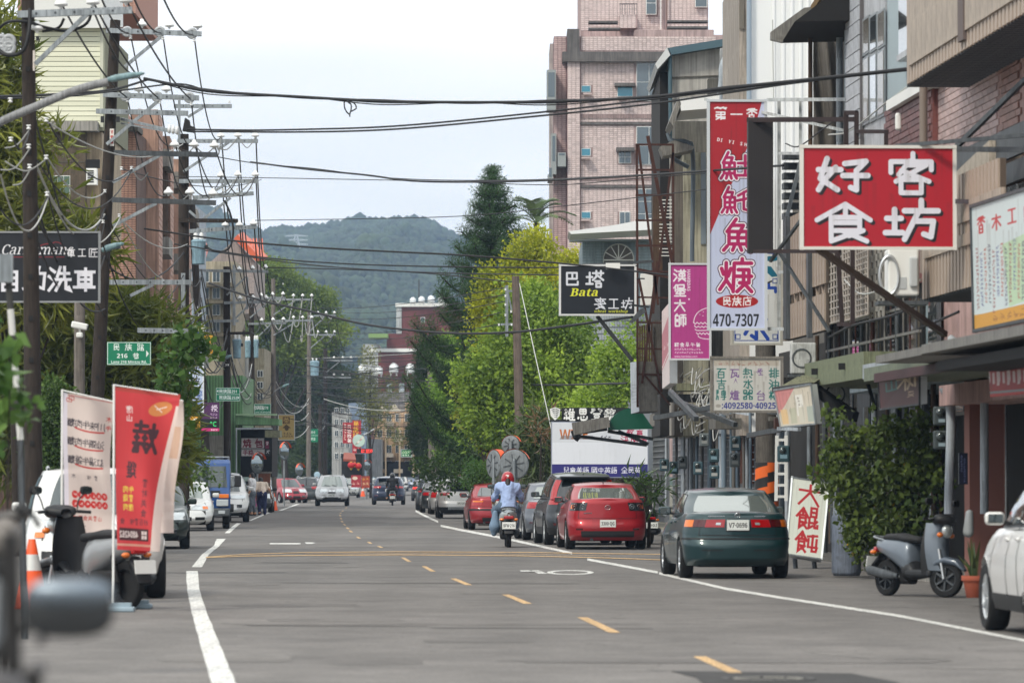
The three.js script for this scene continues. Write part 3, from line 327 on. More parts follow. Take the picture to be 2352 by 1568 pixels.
function scooter(o){
const t=thing(o.name??'scooter',o.label,'scooter',o.at,o.turn,o.group),pm=paint(o.paint,0.25),p2=o.paint2?paint(o.paint2,0.2):pm,dk=M('#1d1f22',0.55),R=o.R??0.225,lean=o.lean??0;
t.rotation.order='YXZ';t.rotation.z=lean;t.scale.setScalar(o.scale??1);
const wh=(z,nm)=>{const w=wheelOf(R,0.1,6,true);w.name='wheel';w.position.set(0,R,z);return w;};
t.add(wh(0.6));const fw=wh(-0.62),steer=o.steer??0;
fw.rotation.y=steer;t.add(fw);
new B().add(loft([[0,0.66,0.82,0.03,0.04],[0,0.66,0.74,0.11,0.09],[0,0.62,0.5,0.17,0.14],[0,0.56,0.25,0.19,0.2],[0,0.5,0.1,0.17,0.24],[0,0.46,0.02,0.14,0.2]])).mesh('rear_cowl',pm,t);
new B().add(loft([[0,0.74,0.66,0.08,0.02],[0,0.76,0.56,0.13,0.05],[0,0.76,0.3,0.16,0.06],[0,0.74,0.14,0.15,0.055],[0,0.73,-0.06,0.1,0.05],[0,0.72,-0.1,0.05,0.03]])).mesh('seat',M('#17181a',0.7,{bump:0.002}),t);
new B().rbox(0,0.3,-0.2,0.34,0.1,0.52,0.04).add(loft([[0,0.36,0.14,0.15,0.16],[0,0.34,0.02,0.16,0.12],[0,0.3,-0.1,0.17,0.06]])).mesh('floorboard',dk,t);
const front=new THREE.Group();front.name='front_assembly';
const sh=new B().add(gridGeo((a,b)=>{const x=(a - 0.5)*2,y=lerp(0.28,0.93,b),w=lerp(0.2,0.17,b)+ 0.05*Math.sin(b*Math.PI);return V(x*w,y,-0.4 - 0.13*(1 - x*x)- 0.02*b + lerp(0.05,0.06,b));},10,10));sh.mesh('leg_shield',dk,t);new B().add(gridGeo((a,b)=>{const x=(a - 0.5)*2,y=lerp(0.34,0.95,b),w=lerp(0.15,0.17,b)+ 0.04*Math.sin(b*Math.PI);return V(x*w,y,-0.42 - 0.17*(1 - x*x)+ 0.06*b);},10,10)).mesh('front_cowl',o.frontPaint?p2:pm,t);
const ax=new THREE.Matrix4().makeTranslation(0,0,-0.62).multiply(new THREE.Matrix4().makeRotationY(steer)),ST=(b,nm,mt,par=t)=>{b.xf(ax);return b.mesh(nm,mt,par);};
ST(new B().add(loft([[0,0.36,0.26,0.05,0.02],[0,0.45,0.12,0.085,0.05],[0,0.48,0,0.09,0.05],[0,0.45,-0.16,0.085,0.05],[0,0.36,-0.27,0.05,0.02]])),'front_fender',p2);ST(new B().bar(V(0.07,R,0),V(0.06,0.62,0.1),0.018).bar(V(-0.07,R,0),V(-0.06,0.62,0.1),0.018),'fork',MT.alu);
const hb=ST(new B().add(loft([[0,0.98,0.2,0.07,0.05],[0,1.0,0.12,0.2,0.07],[0,1.0,0.02,0.16,0.07],[0,0.98,-0.06,0.08,0.05]])),'handlebar_cowl',o.cowl?pm:dk);ST(new B().sph(0,0.86,0.02,0.1,0.1,0.06,10),'headlight',CM.clear);
for(const s of[-1,1]){ST(new B().bar(V(s*0.2,1.0,0.12),V(s*0.34,0.99,0.18),0.018),'handle_grip',MT.black);ST(new B().bar(V(s*0.24,1.01,0.09),V(s*0.33,1.0,0.1),0.007,5),'brake_lever',MT.alu);const mr=ST(new B().add(loft([[s*0.33,1.22,0.1,0.075,0.045,3],[s*0.33,1.22,0.13,0.07,0.04,3]],14)),'mirror',o.mirrorPaint?pm:MT.black);ST(new B().tube([V(s*0.22,1.02,0.1),V(s*0.25,1.12,0.09),V(s*0.31,1.19,0.11)],0.008,5),'mirror_stem',MT.black,mr);ST(new B().add(loft([[s*0.33,1.22,0.131,0.066,0.036,3],[s*0.33,1.22,0.134,0.066,0.036,3]],14)),'mirror_glass',CM.glassM,mr);ST(new B().sph(s*0.14,0.8,0.04,0.05,0.035,0.04,8),'turn_lamp',CM.amber);}
new B().rbox(0,0.6,0.8,0.2,0.07,0.06,0.025).mesh('tail_light',CM.red,t);for(const s of[-1,1])new B().sph(s*0.14,0.56,0.76,0.05,0.03,0.04,8).mesh('turn_lamp',CM.amber,t);
new B().add(loft([[0,0.5,0.74,0.08,0.05],[0,0.38,0.86,0.1,0.03],[0,0.28,0.9,0.09,0.02]],12)).mesh('rear_mudguard',dk,t);{const pl=new B().box(0,0.44,0.905,0.27,0.14,0.01,0,-0.15).mesh('licence_plate',CM.plate,t);if(o.plate)plateText(o.plate,t,0,0.44,0.914,0),(t.children.at(-1).scale.set(0.8,0.86,1),t.children.at(-1).rotation.x=-0.15);}
new B().add(loft([[0.15,0.26,0.2,0.03,0.03],[0.16,0.27,0.4,0.05,0.06],[0.17,0.32,0.78,0.055,0.065],[0.17,0.33,0.84,0.03,0.03]],12)).mesh('exhaust',MT.steelD,t);new B().rbox(-0.09,0.28,0.36,0.16,0.24,0.4,0.05).mesh('engine_case',MT.blackM,t);new B().bar(V(-0.12,0.28,0.6),V(-0.13,0.62,0.5),0.022).mesh('shock_absorber',MT.blackM,t);
new B().tube([V(0.1,0.72,0.6),V(0.12,0.76,0.78),V(0,0.77,0.85),V(-0.12,0.76,0.78),V(-0.1,0.72,0.6)],0.016,6).mesh('grab_rail',o.railMat??MT.steel,t);
if(o.bagHook)o.bagHook(t);return t;
}
// ------------------------------------------------------------------ people: one smooth skin over a skeleton, meshed on a grid
function sdfGeo(bones,cell=0.014,k=0.03,fold=0){
const bb=new THREE.Box3();for(const[a,b,ra,rb]of bones){const r=Math.max(ra,rb)+ cell*2 + 0.01;bb.expandByPoint(V(Math.min(a.x,b.x)- r,Math.min(a.y,b.y)- r,Math.min(a.z,b.z)- r));bb.expandByPoint(V(Math.max(a.x,b.x)+ r,Math.max(a.y,b.y)+ r,Math.max(a.z,b.z)+ r));}
const n=[0,1,2].map((i)=>Math.ceil((bb.max.getComponent(i)- bb.min.getComponent(i))/ cell)+ 2),[X,Y,Z]=n,f=new Float32Array(X*Y*Z).fill(9);
const pre=bones.map(([a,b,ra,rb])=>{const d=V().subVectors(b,a);return[a,d,Math.max(1e-9,d.lengthSq()),ra,rb];});
const D=(x,y,z)=>{let s=0,m=9;for(const[a,d,q,ra,rb]of pre){const px=x - a.x,py=y - a.y,pz=z - a.z,t=clamp((px*d.x + py*d.y + pz*d.z)/ q,0,1),e=Math.hypot(px - d.x*t,py - d.y*t,pz - d.z*t)- lerp(ra,rb,t);if(e<0.25)s +=Math.exp(-e / k);m=Math.min(m,e);}return s>0?-k*Math.log(s):m;};
for(let z=0,i=0;z<Z;z++)for(let y=0;y<Y;y++)for(let x=0;x<X;x++,i++)f[i]=D(bb.min.x + x*cell,bb.min.y + y*cell,bb.min.z + z*cell)+(fold?fold*(hashN(x*cell*16 + 30 + z*cell*5,y*cell*11 + z*cell*17 + 30)+ 0.5*hashN(x*cell*34 + 60,y*cell*26 - z*cell*20 + 90)- 0.75):0);
const id=new Int32Array(X*Y*Z).fill(-1),pos=[],idx=[],at3=(x,y,z)=>(z*Y + y)*X + x;
for(let z=0;z<Z - 1;z++)for(let y=0;y<Y - 1;y++)for(let x=0;x<X - 1;x++){let c=0,sx=0,sy=0,sz=0;for(let e=0;e<12;e++){const ax=e>>2,u=e&1,v=(e>>1)&1,p=ax===0?[x,y + u,z + v]:ax===1?[x + u,y,z + v]:[x + u,y + v,z],q=p.slice();q[ax]++;const A=f[at3(...p)],Bq=f[at3(...q)];if((A<0)!==(Bq<0)){const t=A /(A - Bq);sx +=p[0]+(q[0]- p[0])*t;sy +=p[1]+(q[1]- p[1])*t;sz +=p[2]+(q[2]- p[2])*t;c++;}}if(c){id[at3(x,y,z)]=pos.length / 3;pos.push(bb.min.x + sx / c*cell,bb.min.y + sy / c*cell,bb.min.z + sz / c*cell);}}
for(let z=1;z<Z - 1;z++)for(let y=1;y<Y - 1;y++)for(let x=1;x<X - 1;x++){const A=f[at3(x,y,z)]<0;const q=(a,b,c,d,fl)=>{if(a<0||b<0||c<0||d<0)return;fl?idx.push(a,b,c,a,c,d):idx.push(a,c,b,a,d,c);};
if(A !==(f[at3(x + 1,y,z)]<0))q(id[at3(x,y - 1,z - 1)],id[at3(x,y,z - 1)],id[at3(x,y,z)],id[at3(x,y - 1,z)],A);if(A !==(f[at3(x,y + 1,z)]<0))q(id[at3(x - 1,y,z - 1)],id[at3(x - 1,y,z)],id[at3(x,y,z)],id[at3(x,y,z - 1)],A);if(A !==(f[at3(x,y,z + 1)]<0))q(id[at3(x - 1,y - 1,z)],id[at3(x,y - 1,z)],id[at3(x,y,z)],id[at3(x - 1,y,z)],A);}
const g=new THREE.BufferGeometry();g.setAttribute('position',new THREE.Float32BufferAttribute(pos,3));g.setIndex(idx);g.computeVertexNormals();return g;
}
function hand(w,dir,palmN,s=1){
const d=dir.clone().normalize(),p=palmN.clone().normalize(),x=V().crossVectors(d,p).normalize(),at=(a,b,c)=>w.clone().addScaledVector(d,a).addScaledVector(x,b).addScaledVector(p,c),bo=[];
for(const k of[-0.028,-0.01,0.01,0.027]){const L=[0.062,0.074,0.078,0.066][[-0.028,-0.01,0.01,0.027].indexOf(k)];bo.push([at(0.0,k*0.6,0),at(0.085,k,0.004),0.016,0.012]);bo.push([at(0.085,k,0.004),at(0.085 + L*0.5,k,0.02),0.0095,0.0085]);bo.push([at(0.085 + L*0.5,k,0.02),at(0.085 + L*0.65,k*0.9,0.055),0.0085,0.007]);}
bo.push([at(0.02,0.03*s,0.004),at(0.06,0.05*s,0.02),0.013,0.01]);bo.push([at(0.06,0.05*s,0.02),at(0.085,0.045*s,0.045),0.0095,0.008]);return sdfGeo(bo,0.006,0.006);
}
const SKIN=M('#b98a6b',0.6),HAIR=M('#17140f',0.55);
function person(label,at3,turn,J,o){
const t=thing('person',label,'person',at3,turn,o.group),j={};for(const[k,v]of Object.entries(J))j[k]=V(...v);
const T=[[j.pelvis,j.belly,0.125,0.115],[j.belly,j.chest,0.115,0.13],[j.sL,j.sR,0.07,0.07],[j.chest,j.neck,0.11,0.06],[j.hL,j.hR,0.095,0.095]],arm=(s)=>[[j['s' + s],j['e' + s],0.05,0.038],[j['e' + s],j['w' + s],0.038,0.027]],leg=(s)=>[[j['h' + s],j['k' + s],0.085,0.056],[j['k' + s],j['a' + s],0.056,0.038],[j['a' + s],j['t' + s],0.038,0.03]],grow=(b,e)=>b.map(([a,c,ra,rb])=>[a,c,ra + e,rb + e]);
const fd=V(...(o.face??[0,0,-1])).normalize(),hd=j.head,up=V(0,1,0),side=V().crossVectors(up,fd).normalize(),hp=(f,u,s)=>hd.clone().addScaledVector(fd,f).addScaledVector(up,u).addScaledVector(side,s);
const headB=[[hp(-0.015,0.035,0),hp(-0.01,0.03,0),0.088,0.088],[hp(0.02,-0.02,0),hp(0.035,-0.07,0),0.07,0.042],[hp(0.085,0.01,0),hp(0.098,-0.022,0),0.011,0.015],[hp(0.07,-0.06,0.015),hp(0.07,-0.06,-0.015),0.016,0.016],[hp(0,0.0,0.08),hp(-0.01,-0.03,0.078),0.02,0.015],[hp(0,0.0,-0.08),hp(-0.01,-0.03,-0.078),0.02,0.015],[j.neck,hp(-0.02,-0.06,0),0.052,0.05]];
const parts=[sdfGeo([...T,...arm('L'),...arm('R'),...leg('L'),...leg('R'),[j.neck,hd,0.05,0.05]],o.cell??0.016),sdfGeo(headB,0.008,0.012),hand(j.wL,V().subVectors(j.wL,j.eL),V(...(o.palm??[0,-1,0])),-1),hand(j.wR,V().subVectors(j.wR,j.eR),V(...(o.palm??[0,-1,0])),1)];
const bb=new B();parts.forEach((g)=>bb.add(g));const skin=bb.mesh('body',SKIN,t);
const eyes=new B();for(const s of[-1,1])eyes.sph(...hp(0.072,0.005,s*0.03).toArray(),0.012,0.009,0.012,6);eyes.mesh('eyes',M('#1c1410',0.3),skin);
const lerpB=(a,b,k,ra,rb)=>[a,a.clone().lerp(b,k),ra,rb];
new B().add(sdfGeo([...grow(T.slice(0,4),0.022),...['L','R'].flatMap((s)=>o.sleeve==='short'?[lerpB(j['s' + s],j['e' + s],0.75,0.072,0.062)]:grow(arm(s),0.018)),...(o.hood?[[j.neck.clone().add(V(-0.07,-0.04,0.08)),j.neck.clone().add(V(0.07,-0.04,0.08)),0.06,0.06],[j.pelvis.clone().add(V(0,0.03,0)),j.pelvis.clone().add(V(0,-0.05,0.02)),0.165,0.185]]:[])],o.cell??0.014,0.03,0.034)).mesh('shirt',o.shirt,t);
new B().add(sdfGeo([...grow([[j.pelvis,j.belly.clone().lerp(j.pelvis,0.5),0.125,0.115],T[4]],0.02),...['L','R'].flatMap((s)=>grow(leg(s).slice(0,2),o.legFit??0.02))],o.cell??0.014,0.03,0.03)).mesh('trousers',o.trousers,t);
for(const s of['L','R'])new B().add(sdfGeo([[j['a' + s].clone().add(V(0,-0.04,0.0)),j['t' + s],0.048,0.04]],0.01)).mesh('shoe',o.shoes??MT.black,t);
if(o.helmet){const hm=new B().add(sdfGeo([[hp(-0.015,0.045,0),hp(-0.005,0.03,0),0.128,0.128],[hp(-0.03,-0.03,0.04),hp(-0.03,-0.03,-0.04),0.09,0.09]],0.012)).mesh('helmet',o.helmet,t);if(o.helmetMark)o.helmetMark(hm,hp);}else new B().add(sdfGeo([[hp(-0.03,0.06,0),hp(-0.02,0.055,0),0.088,0.085],[hp(-0.05,0.0,0.03),hp(-0.05,0.0,-0.03),0.066,0.066]],0.01,0.015)).mesh('hair',HAIR,t);
if(o.longHair)new B().add(sdfGeo(o.longHair.map(([a,b,r,q])=>[V(...a),V(...b),r,q]),0.012,0.02)).mesh('hair',HAIR,t);
if(o.extra)o.extra(t,j);return t;
}
const RIDE={pelvis:[0,0.92,0.2],belly:[0,1.08,0.17],chest:[0,1.27,0.12],neck:[0,1.41,0.08],head:[0,1.54,0.04],sL:[-0.17,1.35,0.1],sR:[0.17,1.35,0.1],eL:[-0.29,1.12,-0.04],eR:[0.29,1.12,-0.04],wL:[-0.31,1.04,-0.34],wR:[0.31,1.04,-0.34],hL:[-0.1,0.9,0.18],hR:[0.1,0.9,0.18],kL:[-0.25,0.8,-0.2],kR:[0.2,0.8,-0.22],aL:[-0.29,0.4,-0.06],aR:[0.17,0.42,-0.16],tL:[-0.3,0.35,-0.22],tR:[0.17,0.37,-0.32]};
// ------------------------------------------------------------------ trees and plants
const leafMat=M('#ffffff',0.92,{key:'leaf',specularIntensity:0.6,transmission:0.42,thickness:0});
function leafCluster(n,size,aspect,seed,spread=1,droop=0){
const r=rng(seed),pos=[],idx=[];for(let i=0;i<n;i++){
let p;do p=V(r()*2 - 1,r()*2 - 1,r()*2 - 1);while(p.lengthSq()>1);p.multiplyScalar(spread);
const d=V(r()- 0.5,r()- 0.5 - droop,r()- 0.5).add(p.clone().multiplyScalar(0.5)).normalize(),s=V().crossVectors(d,V(r()- 0.5,r()- 0.2,r()- 0.5)).normalize(),u=V().crossVectors(s,d),L=size*(0.7 + 0.6*r()),w=L*aspect*0.5,k=pos.length / 3;
const q=(a,b,c)=>{const v=p.clone().addScaledVector(d,a).addScaledVector(s,b).addScaledVector(u,c);pos.push(v.x,v.y,v.z);};
q(0,0,0);q(L*0.45,w,L*0.08);q(L*0.5,0,0);q(L*0.45,-w,L*0.08);q(L,0,-L*0.1);idx.push(k,k + 2,k + 1,k,k + 3,k + 2,k + 1,k + 2,k + 4,k + 2,k + 3,k + 4);
}
const g=new THREE.BufferGeometry();g.setAttribute('position',new THREE.Float32BufferAttribute(pos,3));g.setIndex(idx);g.computeVertexNormals();return g;
}
const LEAF={round:leafCluster(26,0.3,0.6,3),small:leafCluster(30,0.27,0.6,4),blade:leafCluster(18,0.95,0.13,5,0.8,0.35),big:leafCluster(9,0.95,0.75,6,0.85,0.5),needle:leafCluster(40,0.6,0.13,7,0.8),heart:leafCluster(12,0.5,0.8,8,0.9,0.6)};
function leaves(parent,name,geo,list){const m=new THREE.InstancedMesh(geo,leafMat,list.length),q=new THREE.Quaternion(),e=new THREE.Euler(),c=new THREE.Color();list.forEach(([p,s,cl,r],i)=>{e.set(r()*6,r()*6,r()*6);m.setMatrixAt(i,_m.compose(p,q.setFromEuler(e),V(s,s,s)));m.setColorAt(i,c.setRGB(...cl));});m.name=name;m.userData.kind='stuff';m.castShadow=m.receiveShadow=true;parent.add(m);return m;}
const mixc=(a,b,t)=>a.map((x,i)=>lerp(x,b[i],t));
function tree(name,label,cat,d,lobes,o){
const t=thing(name,label,cat,[0,0,0],0,o.group),r=rng(o.seed??1),k=mpp(d),list=[],dens=o.dens??5,cs=o.size??0.4;
for(const[x,y,rx,ry,sh=0]of lobes){
const c=P(x,y,d + sh),R=V(rx*k,ry*k,Math.min(rx,ry*1.2)*k*(o.deep??1)),vol=R.x*R.y*R.z*4.2,n=Math.round(dens*10*Math.pow(vol,0.72));const ph=r()*50;
const blade=o.leaf==='blade'||o.leaf==='needle',ns=blade?0:12,subs=[];for(let i=0;i<ns;i++){let q;do q=V(r()*2 - 1,r()*1.9 - 0.8,r()*2 - 1);while(q.lengthSq()>1||q.lengthSq()<0.15);q.multiplyScalar((0.6 + 0.36*r())/ q.length());subs.push([q,0.24 + 0.2*r(),r()]);}
for(let i=0;i<n;i++){let p;do p=V(r()*2 - 1,r()*2 - 1,r()*2 - 1);while(p.lengthSq()>1||p.lengthSq()<0.02);const L=p.length(),dir=p.clone().divideScalar(L);let tone=0.5,rad;
if(ns){const[q,sr,tn2]=subs[Math.floor(r()*ns)];rad=1;dir.multiplyScalar(sr*Math.pow(L,0.35)).add(q);tone=tn2;if(fbm(dir.x*4 + ph,dir.y*4 - dir.z*4,2)<(o.gap??0.2))continue;}
else{const bump=0.72 + 0.55*hashN(dir.x*2.6 + ph,dir.y*2.6 + dir.z*2.6 + ph);rad=Math.pow(L,0.45)*bump;if(fbm(dir.x*3 + ph,dir.y*3 - dir.z*3,2)<(o.gap??0.2))continue;}
const w=V(c.x + dir.x*rad*R.x,c.y + dir.y*rad*R.y,c.z + dir.z*rad*R.z);if(w.y<0.25)continue;list.push([w,cs*(0.6 + 0.7*r()),o.yellow&&r()<o.yellow?[0.5,0.34,0.03]:mixc(o.c0,o.c1,clamp(r()*0.6 + tone*0.35 + 0.5*(hashN(w.x*0.8 + 9,w.y*0.8 + w.z*0.5)- 0.4),0,1)),r]);}
}
const base=G(o.base[0],HY + EYE / k / 1);const bp=V(P(o.base[0],HY,d).x,0,-d -(o.back??0)),tr=o.trunk??0.2;
if(tr){const top=P(lobes[0][0],lobes[0][1],d),tk=new B(),mid=bp.clone().lerp(top,0.4).add(V(0.15*(r()- 0.5),0,0));tk.bar(bp,mid,tr,10,tr*0.75).bar(mid,top,tr*0.75,8,tr*0.35);tk.mesh('trunk',o.bark??MT.pole,t);const lb=new B();for(const[x,y,,,sh=0]of lobes.slice(0,9)){const e=P(x,y,d + sh),s=bp.clone().lerp(top,clamp(0.25 + 0.3*r(),0,0.6));lb.bar(s,e,tr*0.4,6,tr*0.12);}lb.mesh('limb',o.bark??MT.pole,t);}
const cr=leaves(t,'crown',LEAF[o.leaf??'round'],list);return settleTree(t,bp);
}
function settleTree(t,p){t.position.copy(p);for(const c of t.children)c.position.sub(p);return t;}
const YG0=[0.13,0.20,0.012],YG1=[0.60,0.60,0.02],GR0=[0.05,0.13,0.016],GR1=[0.42,0.58,0.07],DK0=[0.014,0.04,0.012],DK1=[0.03,0.075,0.018];
tree('broadleaf_tree','yellow green golden tree between the tall pine and the palm','tree',166,[[1225,640,62,70],[1228,584,48,44],[1180,655,70,56],[1142,700,48,54],[1122,770,42,60],[1240,730,70,70],[1320,830,62,70],[1290,760,45,60]],{base:[1240],c0:YG0,c1:YG1,dens:9,size:0.42,leaf:'small',seed:11,trunk:0.25,gap:0.24});
tree('broadleaf_tree','small yellow green treetop beside the white gabled house','tree',172,[[1327,605,26,44],[1300,640,34,40]],{base:[1318],c0:YG0,c1:YG1,dens:11,size:0.36,leaf:'small',seed:12,trunk:0.12});
tree('camphor_tree','large bright green camphor tree behind the grey pole','tree',147,[[1200,850,120,110],[1195,745,84,84],[1130,870,85,110],[1275,820,82,100],[1250,920,100,90],[1310,890,60,80],[1160,950,90,70],[1215,720,55,60],[1290,745,50,70]],{base:[1268],c0:GR0,c1:GR1,dens:8,size:0.44,seed:13,trunk:0.34,gap:0.24,bark:M('#41382f',0.95,{map:'bark',size:1})});
tree('camphor_tree','mid green tree left of the grey pole overhanging the parked cars','tree',207,[[1060,880,66,95],[1035,960,72,80],[1085,980,66,75],[1040,830,40,50],[1075,1040,50,46]],{base:[1100],c0:[0.035,0.10,0.012],c1:[0.30,0.50,0.06],dens:9,size:0.42,seed:14,trunk:0.3,gap:0.24,bark:M('#3a322b',0.95,{map:'bark',size:1})});
tree('broadleaf_tree','olive yellow leafy tree in front of the mid green tree','tree',150,[[1120,930,56,56],[1085,900,36,36],[1150,985,44,44]],{base:[1112],c0:[0.05,0.09,0.012],c1:[0.38,0.42,0.04],dens:10,size:0.38,leaf:'small',seed:15,trunk:0.2});
tree('conifer_tree','dark juniper with pointed top left of the mid green tree','tree',236,[[990,860,28,70],[985,950,38,80],[1000,1010,46,70],[975,1000,26,60],[1015,870,22,90],[1008,1060,40,40]],{base:[1012],c0:DK0,c1:[0.035,0.08,0.02],dens:16,size:0.42,leaf:'needle',seed:16,trunk:0.25,gap:0.18});
tree('broadleaf_tree','bright green tree showing below the black bakery sign','tree',132,[[1420,850,48,62],[1400,920,66,50],[1445,800,30,52],[1350,960,50,40]],{base:[1420],c0:GR0,c1:GR1,dens:10,size:0.36,seed:17,trunk:0.2});
tree('shrub','small clipped green shrub at the foot of the trees beside the convex mirrors','shrub',140,[[1090,1090,30,30],[1112,1102,24,20]],{base:[1095],c0:[0.03,0.1,0.012],c1:[0.1,0.2,0.03],dens:22,size:0.22,leaf:'small',seed:18,trunk:0});
tree('bamboo_clump','pale bamboo like clump to the left of the billboard','bamboo',136,[[1235,1010,30,60],[1215,1050,28,50],[1255,1060,22,40]],{base:[1235],c0:[0.06,0.11,0.03],c1:[0.16,0.2,0.06],dens:14,size:0.4,leaf:'blade',seed:19,trunk:0.06});
tree('dracaena','reddish spiky dracaena left of the billboard letters','plant',134,[[1243,985,14,18],[1252,1002,12,16]],{base:[1246],c0:[0.12,0.09,0.03],c1:[0.30,0.16,0.09],dens:4,size:0.4,leaf:'blade',seed:20,trunk:0.04});
tree('fern_clump','drooping dark green fern clump beside the bright red saloon','plant',103,[[1480,1108,28,26],[1500,1140,26,34],[1462,1098,18,14]],{base:[1490],c0:[0.02,0.06,0.012],c1:[0.09,0.17,0.03],dens:4,size:0.32,leaf:'blade',seed:21,trunk:0.05});
{
const d=176,t=thing('norfolk_pine','tall dark symmetrical island pine standing above all other trees','tree'),r=rng(41),bp=V(P(1128,HY,d).x,0,-d),top=P(1131,384,d),H=top.y,list=[];new B().bar(bp,top,0.28,10,0.03).mesh('trunk',MT.pole,t);const lb=new B();
for(let y=H - 0.25;y>2.2;y -=lerp(0.32,0.98,Math.sqrt((H - y)/ H))){const k=(H - y)/ H,L=0.06 + 4.3*Math.pow(k,0.85)*(0.9 + 0.2*r()),n=7,a0=r()*6.3;for(let i=0;i<n;i++){const a=a0 + i / n*Math.PI*2 +(r()- 0.5)*0.3,l=L*(0.8 + 0.4*r()),q=(s)=>V(lerp(bp.x,top.x,y / H)+ Math.cos(a)*l*s,y + l*(0.05*s - 0.24*Math.sin(s*2.4)*(0.3 + k)+ 0.42*s*s*(0.6 + k)),-d + Math.sin(a)*l*s);lb.tube([q(0),q(0.35),q(0.7),q(1)],0.03,4,5);const m=Math.max(4,Math.round(l*17));for(let j=0;j<m;j++){const s=(j + 0.6)/ m,p=q(s);list.push([p.clone().add(V((r()- 0.5)*0.14,0.05 + 0.08*r(),(r()- 0.5)*0.14)),0.17 + 0.11*(1 - Math.abs(s - 0.6))*Math.min(1,k*4 + 0.3)+ 0.05*r(),mixc([0.014,0.05,0.012],[0.07,0.17,0.03],r()*(0.4 + 0.6*s)),r]);}}}
lb.mesh('branch',MT.pole,t).userData.kind='stuff';leaves(t,'foliage',LEAF.needle,list);settleTree(t,bp);
}
{
const d=186,t=thing('palm_tree','palm crown of arching fronds between the island pine and the pink tower','palm tree'),r=rng(43),c=P(1232,512,d),bp=V(P(1240,HY,d).x,0,-d),k=mpp(d);new B().bar(bp,c,0.16,9,0.11).mesh('trunk',MT.pole,t);
for(let i=0;i<15;i++){const a=i / 15*Math.PI*2 + r()*0.2,up=0.45 + 1.0*r(),L=(92 + 30*r())*k,b=new B(),q=(s)=>V(c.x + Math.cos(a)*L*s*Math.cos(up*(1 - 0.3*s)),c.y + L*(Math.sin(up)*s*1.15 - 0.62*s*s),c.z + Math.sin(a)*L*s*Math.cos(up));b.tube([q(0),q(0.33),q(0.66),q(1)],0.02,4,8);for(let j=2;j<16;j++){const s=j / 16,p=q(s),tg=q(s + 0.03).sub(p).normalize(),sd=V().crossVectors(tg,UPV).normalize();for(const e of[-1,1]){const l=0.62*Math.sin(Math.PI*(0.15 + 0.8*s)),tip=p.clone().addScaledVector(sd,e*l*0.8).addScaledVector(tg,l*0.65).add(V(0,0.12*l - 0.25*l*s,0)),w=tg.clone().multiplyScalar(0.028),m=p.clone().lerp(tip,0.5).add(V(0,0.04,0));b.quad(p.clone().sub(w),p.clone().add(w),m.clone().add(w),m.clone().sub(w));b.quad(m.clone().sub(w),m.clone().add(w),tip,tip.clone().addScaledVector(w,0.1));}}b.mesh('frond',M(mixc([0.05,0.10,0.03],[0.12,0.17,0.05],r()),0.6),t);}
settleTree(t,bp);
}
tree('bamboo_clump','tall bamboo mass with yellow green leaves behind the first pole','bamboo',92,[[0,130,40,110],[-50,300,80,160],[15,330,50,120],[40,540,90,110],[-10,560,100,160],[110,640,100,80],[190,570,50,50],[118,350,14,40]],{base:[40],c0:[0.07,0.11,0.012],c1:[0.34,0.36,0.05],dens:11,size:0.46,leaf:'blade',seed:51,trunk:0.09,gap:0.2});
tree('bamboo_clump','dense lower bamboo thicket behind the green street sign and second pole','bamboo',96,[[300,800,110,110],[210,790,100,110],[120,820,120,120],[300,930,120,110],[180,960,130,110],[60,950,110,120],[340,1010,80,80],[230,1050,140,60],[100,1050,100,60]],{base:[250],c0:[0.045,0.08,0.012],c1:[0.26,0.30,0.045],dens:12,size:0.44,leaf:'blade',seed:52,trunk:0.06,gap:0.16});
tree('hedge_bush','small leaved green bush between the first and second poles','bush',84,[[150,1000,60,80],[120,930,40,50],[180,1060,50,40],[105,1050,40,50]],{base:[150],c0:[0.03,0.08,0.012],c1:[0.11,0.19,0.03],dens:22,size:0.26,leaf:'small',seed:53,trunk:0.05});
tree('leafy_vine','broad leaved climber hanging over the street left of the blue wave sign','climbing plant',82,[[420,800,46,44],[462,812,32,28],[400,880,46,60],[412,940,22,44],[385,960,34,60],[395,1000,16,30]],{base:[330],c0:[0.03,0.09,0.014],c1:[0.13,0.25,0.04],dens:8,size:0.3,leaf:'heart',seed:54,trunk:0.03,gap:0.22});
tree('leafy_shrub','blurred glossy big leaved shrub at the very left edge','shrub',36,[[22,800,26,46],[58,900,30,40],[10,950,36,60],[72,955,18,40],[-10,1030,30,50],[-30,860,50,90]],{base:[10],c0:[0.04,0.11,0.02],c1:[0.17,0.30,0.06],dens:9,size:0.16,leaf:'big',seed:55,trunk:0.015,gap:0.25});
tree('spreading_tree','broad tree with layered branches below the orange roof','tree',385,[[610,640,60,40],[560,660,50,40],[660,680,56,40],[720,720,60,44],[640,740,80,60],[765,765,36,30],[700,790,70,50],[600,730,56,60]],{base:[660],c0:[0.06,0.12,0.014],c1:[0.25,0.33,0.05],dens:5,size:0.75,leaf:'round',seed:56,trunk:0.3,gap:0.26});
tree('dark_tree','dark feathery evergreen mass behind the row of transformer poles','tree',400,[[700,850,90,70],[640,900,60,80],[760,900,60,70],[700,960,90,80],[770,980,50,70],[660,1020,60,60],[740,1050,70,50]],{base:[720],c0:[0.02,0.045,0.02],c1:[0.06,0.10,0.035],dens:4,size:0.8,leaf:'round',seed:57,trunk:0.3,gap:0.26});
tree('broadleaf_tree','rounded dark green bush at the road bend behind the convex mirrors','tree',392,[[770,1050,36,46],[730,1075,40,30],[800,1075,24,24],[690,1060,40,40]],{base:[750],c0:[0.02,0.06,0.014],c1:[0.08,0.13,0.03],dens:6,size:0.62,seed:58,trunk:0.15});
